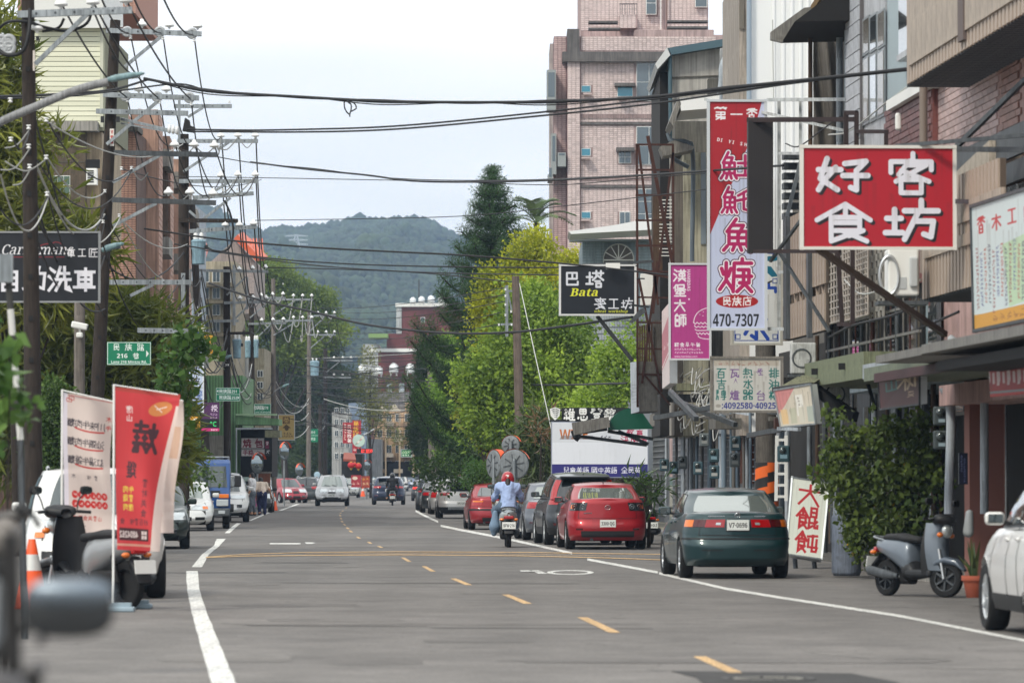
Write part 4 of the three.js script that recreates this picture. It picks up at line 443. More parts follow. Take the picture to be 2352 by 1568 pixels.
tree('thin_tree','sparse yellowish roadside tree in front of the red brick building','tree',345,[[850,850,26,60],[835,900,26,40],[880,905,30,40],[860,960,34,40],[900,1000,24,30],[838,960,20,36]],{base:[852],c0:[0.09,0.11,0.03],c1:[0.26,0.27,0.07],dens:1.5,size:0.55,leaf:'small',seed:59,trunk:0.14,gap:0.34});
// ------------------------------------------------------------------ utility poles, wires, street furniture
const insGeo=new B().lathe([[0.02,-0.1],[0.035,-0.06],[0.05,-0.05],[0.12,-0.03],[0.13,0.0],[0.1,0.05],[0.055,0.08],[0.05,0.12],[0.03,0.14],[0,0.14]],0,0,0,14).g[0];
const ringGeo=new B().add(new THREE.TorusGeometry(0.08,0.035,8,18)).add(new THREE.TorusGeometry(0.03,0.03,6,12)).g;const discGeo=mergeGeometries(ringGeo);const spoolGeo=new B().lathe([[0,-0.06],[0.06,-0.06],[0.065,-0.03],[0.035,-0.015],[0.035,0.015],[0.065,0.03],[0.06,0.06],[0,0.06]],0,0,0,10).g[0];
function utilityPole(o){
const t=thing('utility_pole',o.label,'utility pole',[0,0,0],0),d=o.d,foot=V(P(o.bx,HY,d).x,0,-d),top=P(o.tx,o.ty,d);new B().bar(foot,top,o.r0,14,o.r1).mesh('pole',o.mat??MT.pole,t);
const near=(p)=>p.clone().add(V(0,0,(o.r0 + 0.05)));
(o.arms??[]).forEach(([x0,y0,x1,y1,k])=>{const m=k==='w'?MT.pole:k==='d'?MT.steelD:MT.steel,a=near(P(x0,y0,d)),b=near(P(x1,y1,d));const bin=new B().beam(a,b,0.075,o.armH??0.095);const arm=bin.mesh('cross_arm',m,t);if((o.d??0)<120){const bo=new B();for(let i=1;i<6;i++){const p=a.clone().lerp(b,i / 6);bo.box(p.x,p.y,p.z + 0.04,0.03,0.03,0.012);}bo.mesh('bolt',MT.steelD,arm);arm.children[0].userData.kind='stuff';}});
(o.braces??[]).forEach(([x0,y0,x1,y1])=>new B().beam(near(P(x0,y0,d)),near(P(x1,y1,d)),0.06,0.06).mesh('brace',MT.steel,t));
(o.ins??[]).forEach(([x,y,k])=>{const p=near(P(x,y,d)),m=new THREE.Mesh(k===2?discGeo:k?spoolGeo:insGeo,k===2?M('#a9adb0',0.35):MT.porcelain);m.name=k?'spool_insulator':'insulator';m.position.copy(p);m.scale.setScalar(k===1?0.52:k===2?0.95:0.74);m.castShadow=true;t.add(m);});
(o.tanks??[]).forEach(([x0,y0,x1,y1,dz=0])=>{const a=P(x0,y0,d),b=P(x1,y1,d),r=(b.x - a.x)/ 2,h=a.y - b.y,cx=(a.x + b.x)/ 2,z=-d +(o.r0 + r)*(dz||0.6);const m=M('#8fb0c0',0.45,{map:'grime',size:0.8});const body=new B().lathe([[0,0],[r*0.82,0],[r*0.86,h*0.04],[r*0.9,h*0.6],[r,h*0.62],[r,h*0.9],[r*1.06,h*0.9],[r*1.06,h*0.95],[r*0.8,h],[0,h]],cx,b.y,z,20).mesh('transformer',m,t);new B().lathe([[0.05,0],[0.07,0.04],[0.04,0.08],[0.06,0.12],[0.02,0.2],[0,0.2]],cx - r*0.4,a.y,z,10).mesh('bushing',MT.porcelain,body);new B().lathe([[0.05,0],[0.07,0.04],[0.04,0.08],[0.06,0.12],[0.02,0.2],[0,0.2]],cx + r*0.4,a.y,z,10).mesh('bushing',MT.porcelain,body);new B().box(cx + r*1.1,(a.y + b.y)/ 2 + h*0.2,z,r*0.4,h*0.16,0.15).mesh('terminal_box',MT.black,body);new B().box(cx,b.y + h*0.5,-d + o.r0*0.5,r*1.4,0.08,0.2).mesh('bracket',MT.steel,t);});
(o.plates??[]).forEach(([x0,y0,x1,y1,c,mark])=>{const b=new B(),p=P((x0 + x1)/ 2,(y0 + y1)/ 2,d);b.rbox(p.x,p.y,p.z + o.r0 + 0.02,(x1 - x0)*mpp(d),(y1 - y0)*mpp(d),0.02,0.005);const pl=b.mesh('plate',M(c,0.6),t);if(mark){const tex=printed(40,160,(q,W,H)=>{q.fillStyle='#e6e2dc';q.fillRect(0,0,W,H);for(let i=0;i<3;i++)han(q,'高壓電'.length&&['吉','堡','車'][i],4,8 + i*50,34,'#b3322c',0.13,{sx:0.95});},0.1);const g=new THREE.PlaneGeometry((x1 - x0)*mpp(d)*0.94,(y1 - y0)*mpp(d)*0.96);const f=new THREE.Mesh(g,M('#fff',0.6,{tex}));f.name='printed_face';f.position.set(p.x,p.y,p.z + o.r0 + 0.033);pl.add(f);}});
const sm=new B();let ns=0;if(d<120)for(let y=120;y<880;y +=78){const k=(y - o.ty)/(HY - o.ty),p=top.clone().lerp(foot,k);if(k<0)continue;sm.box(p.x,p.y,p.z + lerp(o.r1,o.r0,k)+ 0.004,0.06,0.07,0.02);ns++;}if(ns){const q=sm.mesh('step_socket',MT.blackM,t);q.userData.kind='stuff';}
if(o.extra)o.extra(t,d);settleTree(t,foot);return t;
}
utilityPole({label:'thick dark pole nearest on the left, in front of the black car wash sign',d:65,bx:80,tx:62,ty:-60,r0:0.135,r1:0.088,arms:[[42,36,305,26]],braces:[[83,150,205,32]],ins:[[142,12],[215,8],[291,4],[87,67],[4,98,2],[22,98,2],[22,112,2],[4,112,2],[68,294,1],[68,338,1],[70,384,1],[108,277,1],[108,363,1],[110,447,1],[26,232,1],[27,322,1]],plates:[[77,118,82,165,'#d8cfc8'],[46,86,52,96,'#23262a'],[84,85,92,96,'#23262a']],extra:(t,d)=>{const b=new B();b.tube([P(68,20,d - 0.3),P(64,80,d - 0.4),P(50,118,d - 0.4),P(14,126,d - 0.3),P(-10,110,d - 0.2)],0.028,7).tube([P(-10,70,d - 0.2),P(18,50,d - 0.3),P(62,50,d - 0.3),P(100,62,d - 0.2),P(160,70,d),P(200,52,d),P(211,16,d)],0.022,7).tube([P(96,72,d),P(135,62,d),P(146,42,d)],0.02,7);b.mesh('feeder_cable',MT.black,t);}});
utilityPole({label:'leaning second pole behind the green Lane 216 sign, with five steel cross arms',d:90,bx:205,tx:264,ty:46,r0:0.15,r1:0.1,arms:[[245,72,464,80],[238,219,458,227],[222,257,433,262],[263,352,500,357,'d'],[258,460,497,467,'d'],[253,649,440,649],[317,759,433,761]],braces:[[288,155,370,87],[246,333,363,235],[260,420,368,358],[261,520,360,468],[300,680,352,655]],ins:[[293,75,2],[368,75,2],[442,79,2],[301,88,1],[375,90,1],[447,94,1],[327,58],[390,60],[455,62],[289,222,2],[362,224,2],[436,226,2],[294,232,1],[368,236,1],[440,240,1],[320,207],[383,207],[402,334],[447,334],[493,336],[388,443],[437,443],[490,446],[280,388,1],[303,387,1],[242,440,1],[275,496,1],[238,510,1]],plates:[[253,297,263,337,'#ddd8d2',1],[232,268,240,283,'#26282b'],[268,269,276,282,'#26282b']],extra:(t,d)=>{const b=new B();b.beam(P(278,273,d),P(385,298,d - 1),0.05,0.05).beam(P(278,283,d),P(385,302,d - 1),0.03,0.03);b.mesh('tension_strut',MT.steel,t);for(let i=0;i<3;i++){const p=P(388 + i*9,296 + i*1.5,d - 1);new B().lathe([[0,-0.03],[0.07,-0.03],[0.09,0],[0.07,0.03],[0,0.03]],p.x,p.y,p.z,14,new THREE.Matrix4().makeRotationZ(Math.PI / 2)).mesh('disc_insulator',MT.porcelain,t);}new B().slab([P(418,300,d - 1),P(424,270,d - 1),P(434,276,d - 1),P(436,288,d - 1),P(447,292,d - 1),P(446,304,d - 1)],0.2).mesh('cable_clamp_cover',MT.black,t);}});
utilityPole({label:'third pole with a pale blue transformer and wide cross arms above the leafy climber',d:113,bx:422,tx:421,ty:308,r0:0.14,r1:0.125,arms:[[400,245,533,245],[408,325,593,325],[412,417,593,417],[443,455,583,445],[411,507,547,508,'w'],[435,532,590,521]],braces:[[432,270,466,249],[500,345,526,328],[493,440,525,420],[422,395,475,360],[460,510,530,455],[435,485,452,500]],ins:[[508,313],[547,312],[587,312],[508,404],[547,402],[587,402],[513,437,1],[545,435,1],[578,433,1],[518,517],[550,517],[583,514],[527,235,1]],tanks:[[440,551,473,608]],extra:(t,d)=>{const b=new B();b.beam(P(420,627,d - 0.2),P(420,757,d - 0.2),0.1,0.08);b.beam(P(411,230,d - 0.2),P(411,320,d - 0.2),0.06,0.06);b.mesh('vertical_frame',MT.steel,t);new B().tube([P(470,566,d - 0.3),P(500,578,d - 0.3),P(525,570,d - 0.3),P(535,530,d - 0.3),P(528,490,d - 0.3),P(515,460,d - 0.3)],0.025,7).mesh('transformer_cable',MT.black,t);}});
utilityPole({label:'slightly leaning dark pole right behind the third pole',d:150,bx:482,tx:440,ty:470,r0:0.14,r1:0.11,plates:[[465,810,480,846,'#8d8f8c']],ins:[[455,706,1],[456,725,1]]});
utilityPole({label:'pole with a steel H frame and one transformer left of the green 251 sign',d:165,bx:522,tx:520,ty:612,r0:0.14,r1:0.12,arms:[[437,621,616,624],[515,696,609,693],[434,738,548,737],[514,766,575,765,'w']],braces:[[521,678,565,636],[540,732,573,700]],ins:[[549,618],[580,616],[610,614],[551,685],[581,684],[611,684],[524,838,1],[520,838,1]],tanks:[[534,779,555,823]],extra:(t,d)=>new B().beam(P(537,608,d - 0.3),P(537,747,d - 0.3),0.1,0.1).beam(P(567,636,d - 0.3),P(567,710,d - 0.3),0.08,0.08).mesh('vertical_frame',MT.steel,t)});
utilityPole({label:'pole carrying two transformers side by side behind the green 278 sign',d:215,bx:579,tx:577,ty:674,r0:0.15,r1:0.12,arms:[[569,686,656,684],[569,744,657,742]],braces:[[574,730,612,697],[594,772,620,747]],ins:[[600,678],[626,676],[650,675],[601,735],[627,734],[651,733]],tanks:[[562,782,576,822],[582,780,594,822]]});
utilityPole({label:'pale concrete pole left of the tan tea banner',d:245,bx:629,tx:627,ty:640,r0:0.14,r1:0.11,mat:MT.poleC,arms:[[622,688,719,688],[632,737,719,736]],braces:[[628,723,678,690],[628,770,678,740]],ins:[[674,679],[695,679],[716,679],[674,729],[695,729],[716,729],[650,652,1]]});
utilityPole({label:'pole with a single transformer beside the green 311 sign',d:300,bx:708,tx:710,ty:716,r0:0.16,r1:0.13,mat:MT.poleC,arms:[[708,726,772,724],[708,769,771,769]],braces:[[712,760,745,728],[712,800,745,772]],ins:[[730,718],[749,718],[768,718],[730,762],[749,762],[768,762]],tanks:[[712,829,733,864]]});
utilityPole({label:'farther pole at the road bend with two pale arms among dense cables',d:350,bx:746,tx:747,ty:800,r0:0.18,r1:0.15,arms:[[749,828,810,828],[742,867,806,867]],braces:[[749,855,780,830]],ins:[[767,821],[787,821],[806,821],[767,860],[787,860],[804,860]]});
utilityPole({label:'dark pole standing close beside the road bend pole',d:335,bx:735,tx:735,ty:930,r0:0.14,r1:0.13});
utilityPole({label:'grey round pole in front of the large camphor tree on the right',d:138,bx:1200,tx:1184,ty:634,r0:0.17,r1:0.11,mat:M('#6f6259',0.9,{map:'grime',size:1.2}),ins:[[1161,665,1],[1161,680,1],[1161,700,1],[1161,724,1],[1146,746,1],[1175,746,1],[1174,716,1]],extra:(t,d)=>{new B().beam(P(1164,655,d),P(1164,773,d),0.09,0.09).beam(P(1164,668,d),P(1180,668,d),0.06,0.06).beam(P(1166,668,d),P(1175,712,d),0.05,0.05).beam(P(1150,745,d),P(1180,744,d),0.06,0.06).mesh('side_bracket',MT.steel,t);new B().bar(P(1193,650,d),P(1289,1088,d - 8),0.014,5).mesh('guy_wire',MT.wireG,t);new B().bar(P(1281,1058,d - 7.6),P(1289,1092,d - 8),0.03,6).mesh('guy_guard',M('#c9a032',0.6),t);}});
utilityPole({label:'grey pole at the dark juniper with a street sign back',d:228,bx:994,tx:990,ty:850,r0:0.2,r1:0.18,mat:MT.poleC});
utilityPole({label:'weathered grey pole with an orange and black striped guard behind the green sedan',d:93,bx:1762,tx:1758,ty:700,r0:0.22,r1:0.2,mat:M('#615c56',0.9,{map:'grime',size:0.8}),extra:(t,d)=>{const a=P(1762,1062,d),z=-d + 0.235;const tex=printed(64,160,(c,W,H)=>{c.fillStyle='#e0641c';c.fillRect(0,0,W,H);c.fillStyle='#1b1a1a';for(let i=-1;i<4;i++){c.beginPath();c.moveTo(0,i*60 + 30);c.lineTo(W,i*60 - 20);c.lineTo(W,i*60 + 8);c.lineTo(0,i*60 + 58);c.fill();}},0.1);const g=new THREE.CylinderGeometry(0.235,0.235,1.1,16,1,true);g.translate(a.x,a.y - 0.55,-d);new B().add(g).mesh('striped_guard',M('#fff',0.6,{tex}),t);}});
function wire(label,pts,d0,d1,r,mat=MT.wire,group){const n=pts.length - 1,L=pts.at(-1)[0]- pts[0][0];const b=new B().tube(pts.map(([x,y],i)=>P(x,y,lerp(d0,d1,Math.abs(L)>30?(x - pts[0][0])/ L:i / n))),r,5,Math.max(12,n*8));const o=b.mesh(numbered('overhead_wire'),mat,scene);o.userData={label,category:'cable'};if(group)o.userData.group=group;return o;}
function span(label,a,da,b,db,sag,r,mat,group){const p=P(...a,da),q=P(...b,db),pts=[];for(let i=0;i<=10;i++){const t=i / 10,v=p.clone().lerp(q,t);v.y -=sag*4*t*(1 - t);pts.push(v);}const o=new B().tube(pts,r,5,16).mesh(numbered('overhead_wire'),mat??MT.wire,scene);o.userData={label,category:'cable',group};return o;}
{
const X='cables crossing the street';const bundle=[[330,180],[470,207],[700,223],[870,232],[1080,235],[1260,233],[1500,222],[1660,203],[1900,178],[2352,128]];
wire('thickest cable bundle crossing the whole street below the top of the pink tower',bundle,82,69,0.026,MT.wire,X);[[3,0.014],[-4,0.012],[6,0.011]].forEach(([dy,r],i)=>wire('thin strand twisted along the thickest crossing cable bundle',bundle.map(([x,y],k)=>[x,y + dy*(k % 2?1:-0.4)+ i]),82,69,r,MT.wire,'strands of the thickest bundle'));
wire('small coil of spare wire dangling from the thickest crossing bundle',[[790,232],[792,250],[802,262],[806,240],[798,234],[812,236],[818,248],[804,258],[803,268]],80.6,80.6,0.012);
wire('upper of two taut cables running up to the right from the black clamp',[[430,297],[560,299],[700,297],[900,290],[1250,257],[1500,228],[1820,186]],89,80,0.018,MT.wire,X);wire('lower of two taut cables running up to the right from the black clamp',[[430,302],[700,303],[900,297],[1250,265],[1500,238],[1830,190],[2100,160],[2352,138]],89,69,0.018,MT.wire,X);
wire('cable across the sky passing behind the tip of the island pine',[[575,372],[700,388],[850,403],[940,415],[1160,417],[1420,406],[1800,380]],112,80,0.022,MT.wire,X);wire('thin line just above the cable behind the tip of the island pine',[[420,345],[580,374],[720,387],[900,409],[1160,414],[1440,403],[1560,396]],112,95,0.012,MT.wire,X);
wire('thin level wire meeting the rusty scaffold above the palm',[[400,405],[700,410],[1000,416],[1290,424],[1480,408],[1620,398]],112,88,0.01,MT.wire,X);wire('thin wire skimming the top of the hill ridge',[[585,506],[850,502],[1080,495],[1320,470],[1620,435]],114,90,0.01,MT.wire,X);
wire('cable sloping over the hill into the top of the bakery sign',[[330,525],[500,549],[700,567],[900,578],[1060,586],[1290,605],[1540,632]],95,93,0.02,MT.wire,X);wire('second cable over the hill reaching the bakery sign',[[400,560],[610,592],[800,606],[1060,613],[1290,614],[1465,610]],112,106,0.018,MT.wire,X);wire('third cable over the hill passing the golden tree',[[470,575],[700,607],[900,622],[1060,628],[1290,632],[1480,640]],128,106,0.017,MT.wire,X);wire('fourth cable over the hill ending at the right grey pole',[[610,614],[780,618],[960,626],[1184,648]],165,138,0.02,MT.wire,X);
wire('heavy black cable sagging from the H frame pole to the flood lamp',[[480,650],[600,690],[700,712],[840,745],[960,760],[1060,766],[1190,762],[1290,750],[1452,728]],128,105,0.03,MT.wire,X);
[[719,706,1161,660,0.013],[772,716,1161,676,0.014],[772,730,1161,692,0.014],[770,764,1150,718,0.014],[770,775,1150,744,0.014],[800,815,1180,760,0.013]].forEach(([x0,y0,x1,y1,r])=>span('thin conductor rising from the left poles to the right grey pole',[x0,y0],270,[x1,y1],138,0.25,r,MT.wire,'conductors to the right grey pole'));
wire('cable crossing low in front of the camphor tree',[[700,838],[880,868],[1060,878],[1250,884],[1440,880]],232,110,0.025,MT.wire,X);wire('dark wire across the left bamboo passing over the first pole',[[-20,222],[130,216],[260,205],[340,182]],70,84,0.022,MT.wire);wire('second dark wire over the first pole just below',[[-20,226],[140,222],[280,207],[420,193],[470,207]],70,88,0.016,MT.wire);
const c0='primary conductors between the first three poles',lc='dark conductor strung between the high cross arms of the near left poles';[[142,12,289,222],[215,8,362,224],[291,4,436,226],[225,-20,293,75],[300,-20,368,75],[372,-10,442,79],[212,20,300,168]].forEach(([a,b,c,d])=>span(lc,[a,b],65,[c,d],90,0.15,0.015,MT.wire,c0));[[301,90,402,330],[375,92,447,330],[447,96,508,312],[294,236,388,440],[368,240,437,440],[440,244,490,443],[402,334,508,404],[493,336,587,402],[447,334,547,402]].forEach(([a,b,c,d])=>span(lc,[a,b],90,[c,d],112,0.7,0.014,MT.wire,c0));
const c1='conductors between the transformer poles',l1='thin dark conductor between the transformer poles on the left';[[508,313,549,618],[547,312,580,616],[587,312,610,614],[508,404,551,685],[547,402,581,684],[587,402,611,684],[583,514,611,684],[550,517,581,684]].forEach(([a,b,c,d])=>span(l1,[a,b],113,[c,d],165,1.0,0.018,MT.wire,c1));[[549,618,600,678],[580,616,626,676],[610,614,650,675],[551,685,601,735],[581,684,627,734],[611,684,651,733]].forEach(([a,b,c,d])=>span(l1,[a,b],165,[c,d],215,0.9,0.018,MT.wire,c1));[[650,675,716,679],[626,676,695,679],[651,733,716,729],[716,679,768,718],[695,679,749,718],[716,729,768,762],[768,718,806,821],[749,718,787,821],[768,762,804,860]].forEach(([a,b,c,d],i)=>span(l1,[a,b],i<3?215:i<6?245:300,[c,d],i<3?245:i<6?300:350,1.0,0.02,MT.wire,c1));
const c2='pale jumper loops',l2='pale jumper wire hanging in a loop between insulators';[[402,334,447,334,20],[447,334,493,336,18],[493,336,547,314,18],[493,336,508,314,30],[547,313,587,313,26],[388,443,437,443,18],[437,443,490,446,22],[490,446,547,404,14],[490,446,587,404,24],[303,388,340,396,22],[600,678,626,676,16],[626,676,650,675,20],[601,735,627,734,16],[627,734,651,733,24],[674,679,651,733,30],[695,679,672,738,40],[716,679,700,740,60],[674,729,651,762,40],[695,729,690,770,36],[716,729,730,762,30],[730,718,749,718,12],[749,718,768,718,14],[749,762,768,762,12],[68,296,10,340,14],[68,340,0,390,20],[108,363,10,370,26],[70,386,28,425,14]].forEach(([a,b,c,d,sg])=>{const dd=a<120?65:a<500?91:a<600?112:a<660?215:a<720?246:300;wire(l2,[[a,b],[lerp(a,c,0.3),lerp(b,d,0.3)+ sg*0.75],[lerp(a,c,0.5),lerp(b,d,0.5)+ sg],[lerp(a,c,0.7),lerp(b,d,0.7)+ sg*0.75],[c,d]],dd - 0.2,dd - 0.2,dd>150?0.026:0.012,dd>150?MT.wireG:M('#8f918f',0.7),c2);});
const r=rng(99),c3='low service cables along the left poles',l3='thin low service cable between the left poles and the shops',PX=[[70,65],[240,90],[422,113],[462,128],[522,165],[578,215],[628,245],[709,300],[747,350]];
for(let i=0;i<8;i++)for(let k=0;k<(i<2?5:7);k++){const[x0,d0]=PX[i],[x1,d1]=PX[i + 1],h0=lerp(4.6,7.2,r()),h1=lerp(4.6,7.2,r());span(l3,[x0,HY -(h0 - EYE)*F / d0],d0,[x1,HY -(h1 - EYE)*F / d1],d1,0.3 + r()*0.9,0.011 + 0.01*r(),r()<0.75?MT.wire:MT.wireG,c3);}
const c4='far cables across the street',l4='far thin cable crossing the street before the red brick building';for(let i=0;i<40;i++){const d0=lerp(230,340,r()),y0=lerp(800,985,r()),y1=y0 + lerp(-30,40,r());span(l4,[lerp(640,760,r()),y0],d0,[lerp(930,1010,r()),y1],d0*lerp(0.85,1.05,r()),lerp(0.05,0.5,r()),0.013 + 0.008*r(),r()<0.95?MT.wire:MT.wireG,c4);}
const c5='tangled drop wires on the near poles',l5='drop wire slung from a near left pole into the greenery';[[110,447,65,275,500,90,0.6],[110,450,65,240,510,90,1.0],[0,400,60,110,450,65,0.6],[108,277,65,303,387,90,0.5],[108,280,65,420,330,113,0.4],[68,340,65,303,388,90,0.8],[30,320,60,68,294,65,0.2],[0,480,58,110,447,65,0.3],[275,496,90,420,640,113,0.5],[275,500,90,430,560,113,0.3],[242,440,90,275,540,92,0.3],[235,560,84,420,700,113,1.2],[220,600,90,415,690,113,0.9],[280,388,90,600,412,165,0.3],[108,363,65,240,440,90,0.3]].forEach(([a,b,c,d,e,f,s])=>span(l5,[a,b],c,[d,e],f,s,0.012,r()<0.5?MT.wire:MT.wireG,c5));
}
function lamp(label,arm,head,d,r){const t=thing('street_lamp',label,'street lamp');new B().tube(arm.map(([x,y])=>P(x,y,d)),r,10).mesh('arm',M('#8f9193',0.6,{map:'grime',size:0.8}),t);const[x0,y0,x1,y1]=head,a=P(x0,y0,d),b=P(x1,y1,d),L=b.x - a.x,cy=(a.y + b.y)/ 2,h=Math.abs(a.y - b.y),rise=(y1<y0?1:-1)*h*0.35;const body=new B().add(loft([[0,-rise,-L / 2,h*0.3,h*0.25,3],[0,-rise*0.5,-L*0.3,h*0.55,h*0.4,3],[0,rise*0.4,L*0.1,h*0.6,h*0.36,3],[0,rise,L*0.42,h*0.45,h*0.2,3],[0,rise*1.1,L / 2,h*0.2,h*0.08,3]],14),new THREE.Matrix4().makeRotationY(Math.PI / 2).setPosition((a.x + b.x)/ 2,cy,-d));body.mesh('head',M('#86a7ad',0.45,{map:'grime',size:0.5}),t);new B().box((a.x + b.x)/ 2 + L*0.05,cy - h*0.12,-d,L*0.6,h*0.3,h*0.8,0,0,Math.atan2(rise,L)*1.4).mesh('lens',M('#2d3a3d',0.15,{clearcoat:1,key:'lens'}),t);settle(t);}
lamp('street lamp head on a long curved rusty arm across the first two poles',[[-90,330],[0,280],[80,245],[160,212],[210,196],[248,188]],[246,186,331,166],60,0.055);
lamp('second street lamp head beside the black car wash sign',[[150,590],[200,575],[236,572]],[233,577,284,557],86,0.03);
lamp('small street lamp on the H frame pole',[[500,832],[512,826]],[511,826,532,815],163,0.03);
lamp('small street lamp further along beside the tea banner pole',[[628,900],[640,892],[648,889]],[648,890,664,881],212,0.03);
{const t=thing('security_camera','white bullet security camera on a short grey post behind the red banner','security camera'),d=86;new B().bar(V(P(180,HY,d).x,0,-d),P(182,693,d),0.1,12).mesh('post',MT.poleC,t);const c=P(182,748,d - 0.3);new B().rbox(c.x,c.y,c.z,0.3,0.12,0.14,0.03,0,0,-0.2).mesh('camera_body',MT.white,t);new B().box(c.x + 0.16,c.y - 0.035,c.z,0.02,0.08,0.1,0,0,-0.2).mesh('camera_lens',MT.glassD,t);new B().rbox(c.x,c.y - 0.17,c.z,0.12,0.1,0.12,0.03).bar(c,V(c.x,c.y - 0.2,c.z - 0.1),0.02).mesh('bracket',MT.white,t);settle(t);}
{const t=thing('banded_post','leaning black and white banded post with a grey metal box at the left edge','post'),d=45,pt=(k)=>P(lerp(14,46,k),lerp(590,1010,k),d);for(let i=0;i<7;i++)new B().bar(pt(i / 7),pt((i + 1)/ 7),0.033,10).mesh('band',i % 2?M('#3a3a38',0.8):M('#c9c9c5',0.7),t);new B().bar(pt(1),V(pt(1).x + 0.05,0,-d),0.033,10).mesh('post',MT.steelD,t);const b=new B();face(b,-8,583,27,648,d - 0.1,0.12);b.mesh('metal_box',MT.steel,t);settle(t);}
function convex(label,x,y,rx,ry,d,back,foot){const t=thing('convex_mirror',label,'traffic mirror'),r=ry*mpp(d),p=P(x,y,d),ry0=Math.acos(clamp(rx / ry,0.25,1))*(back?1:-1),m=new THREE.Matrix4().makeRotationY(-ry0).multiply(new THREE.Matrix4().makeRotationX(back?-Math.PI / 2:Math.PI / 2));new B().lathe([[0,0.1],[r*0.4,0.085],[r*0.75,0.045],[r*0.94,0]],p.x,p.y,p.z,26,m).mesh('mirror_face',MT.mirror,t);new B().lathe([[0,-0.06],[r*0.3,-0.06],[r*0.9,-0.03],[r,0],[r*0.94,0.02]],p.x,p.y,p.z,26,m).mesh('mirror_back',M('#80868a',0.55,{map:'grime',size:0.6}),t);if(back)for(let i=0;i<8;i++){const a=i / 8*Math.PI*2 + 0.2;const g=new B().beam(V(Math.cos(a)*r*0.2,-0.066,Math.sin(a)*r*0.2),V(Math.cos(a)*r*0.72,-0.05,Math.sin(a)*r*0.72),0.03,0.02).xf(m.clone().setPosition(p));g.mesh('rib',MT.steelD,t);}const hood=new THREE.CylinderGeometry(r*1.06,r*1.03,back?0.2:0.12,26,1,true,Math.PI*0.62,Math.PI*0.76);const hm=new THREE.Matrix4().makeRotationY(-ry0).multiply(new THREE.Matrix4().makeRotationX(Math.PI / 2)).multiply(new THREE.Matrix4().makeRotationY(0));hood.translate(0,back?-0.1:0.1,0);new B().add(hood,hm.setPosition(p)).mesh('hood',MT.orange,t);new B().bar(V(P(x +(foot??0),HY,d + 0.12).x,0,-d - 0.12 +(back?0.25:0)),V(p.x,p.y + r*0.4,-d - 0.12 +(back?0.25:0)),0.045,10).mesh('post',MT.steel,t);settle(t);}
convex('orange hooded convex mirror next to the walking people',590,1064,14,24,196);convex('orange rimmed convex mirror below the tea banner',652,1036,11,21,252);convex('small orange convex mirror half hidden by the concrete pole',687,1079,9,15,292);convex('far convex mirror in front of the restaurant',842,1068,9,12,330);
convex('large grey ribbed back of a round traffic mirror behind the scooter rider',1181,1067,34,35,132,true);convex('second grey mirror back with an orange hood turned aside',1134,1066,17,33,133,true);convex('upper traffic mirror with orange hood above the two grey mirror backs',1173,1022,21,22,134,true);
{const t=thing('round_road_sign','small pale blue round sign beside the silver SUV','road sign'),p=P(728,1090,325),r=0.22;new B().lathe([[0,0.02],[r,0.02],[r,-0.02],[0,-0.02]],p.x,p.y,p.z,20,new THREE.Matrix4().makeRotationX(Math.PI / 2)).mesh('disc',M('#9db9c9',0.5),t);new B().bar(V(p.x,0,p.z - 0.05),V(p.x,p.y,p.z - 0.05),0.03).mesh('post',MT.steel,t);settle(t);}
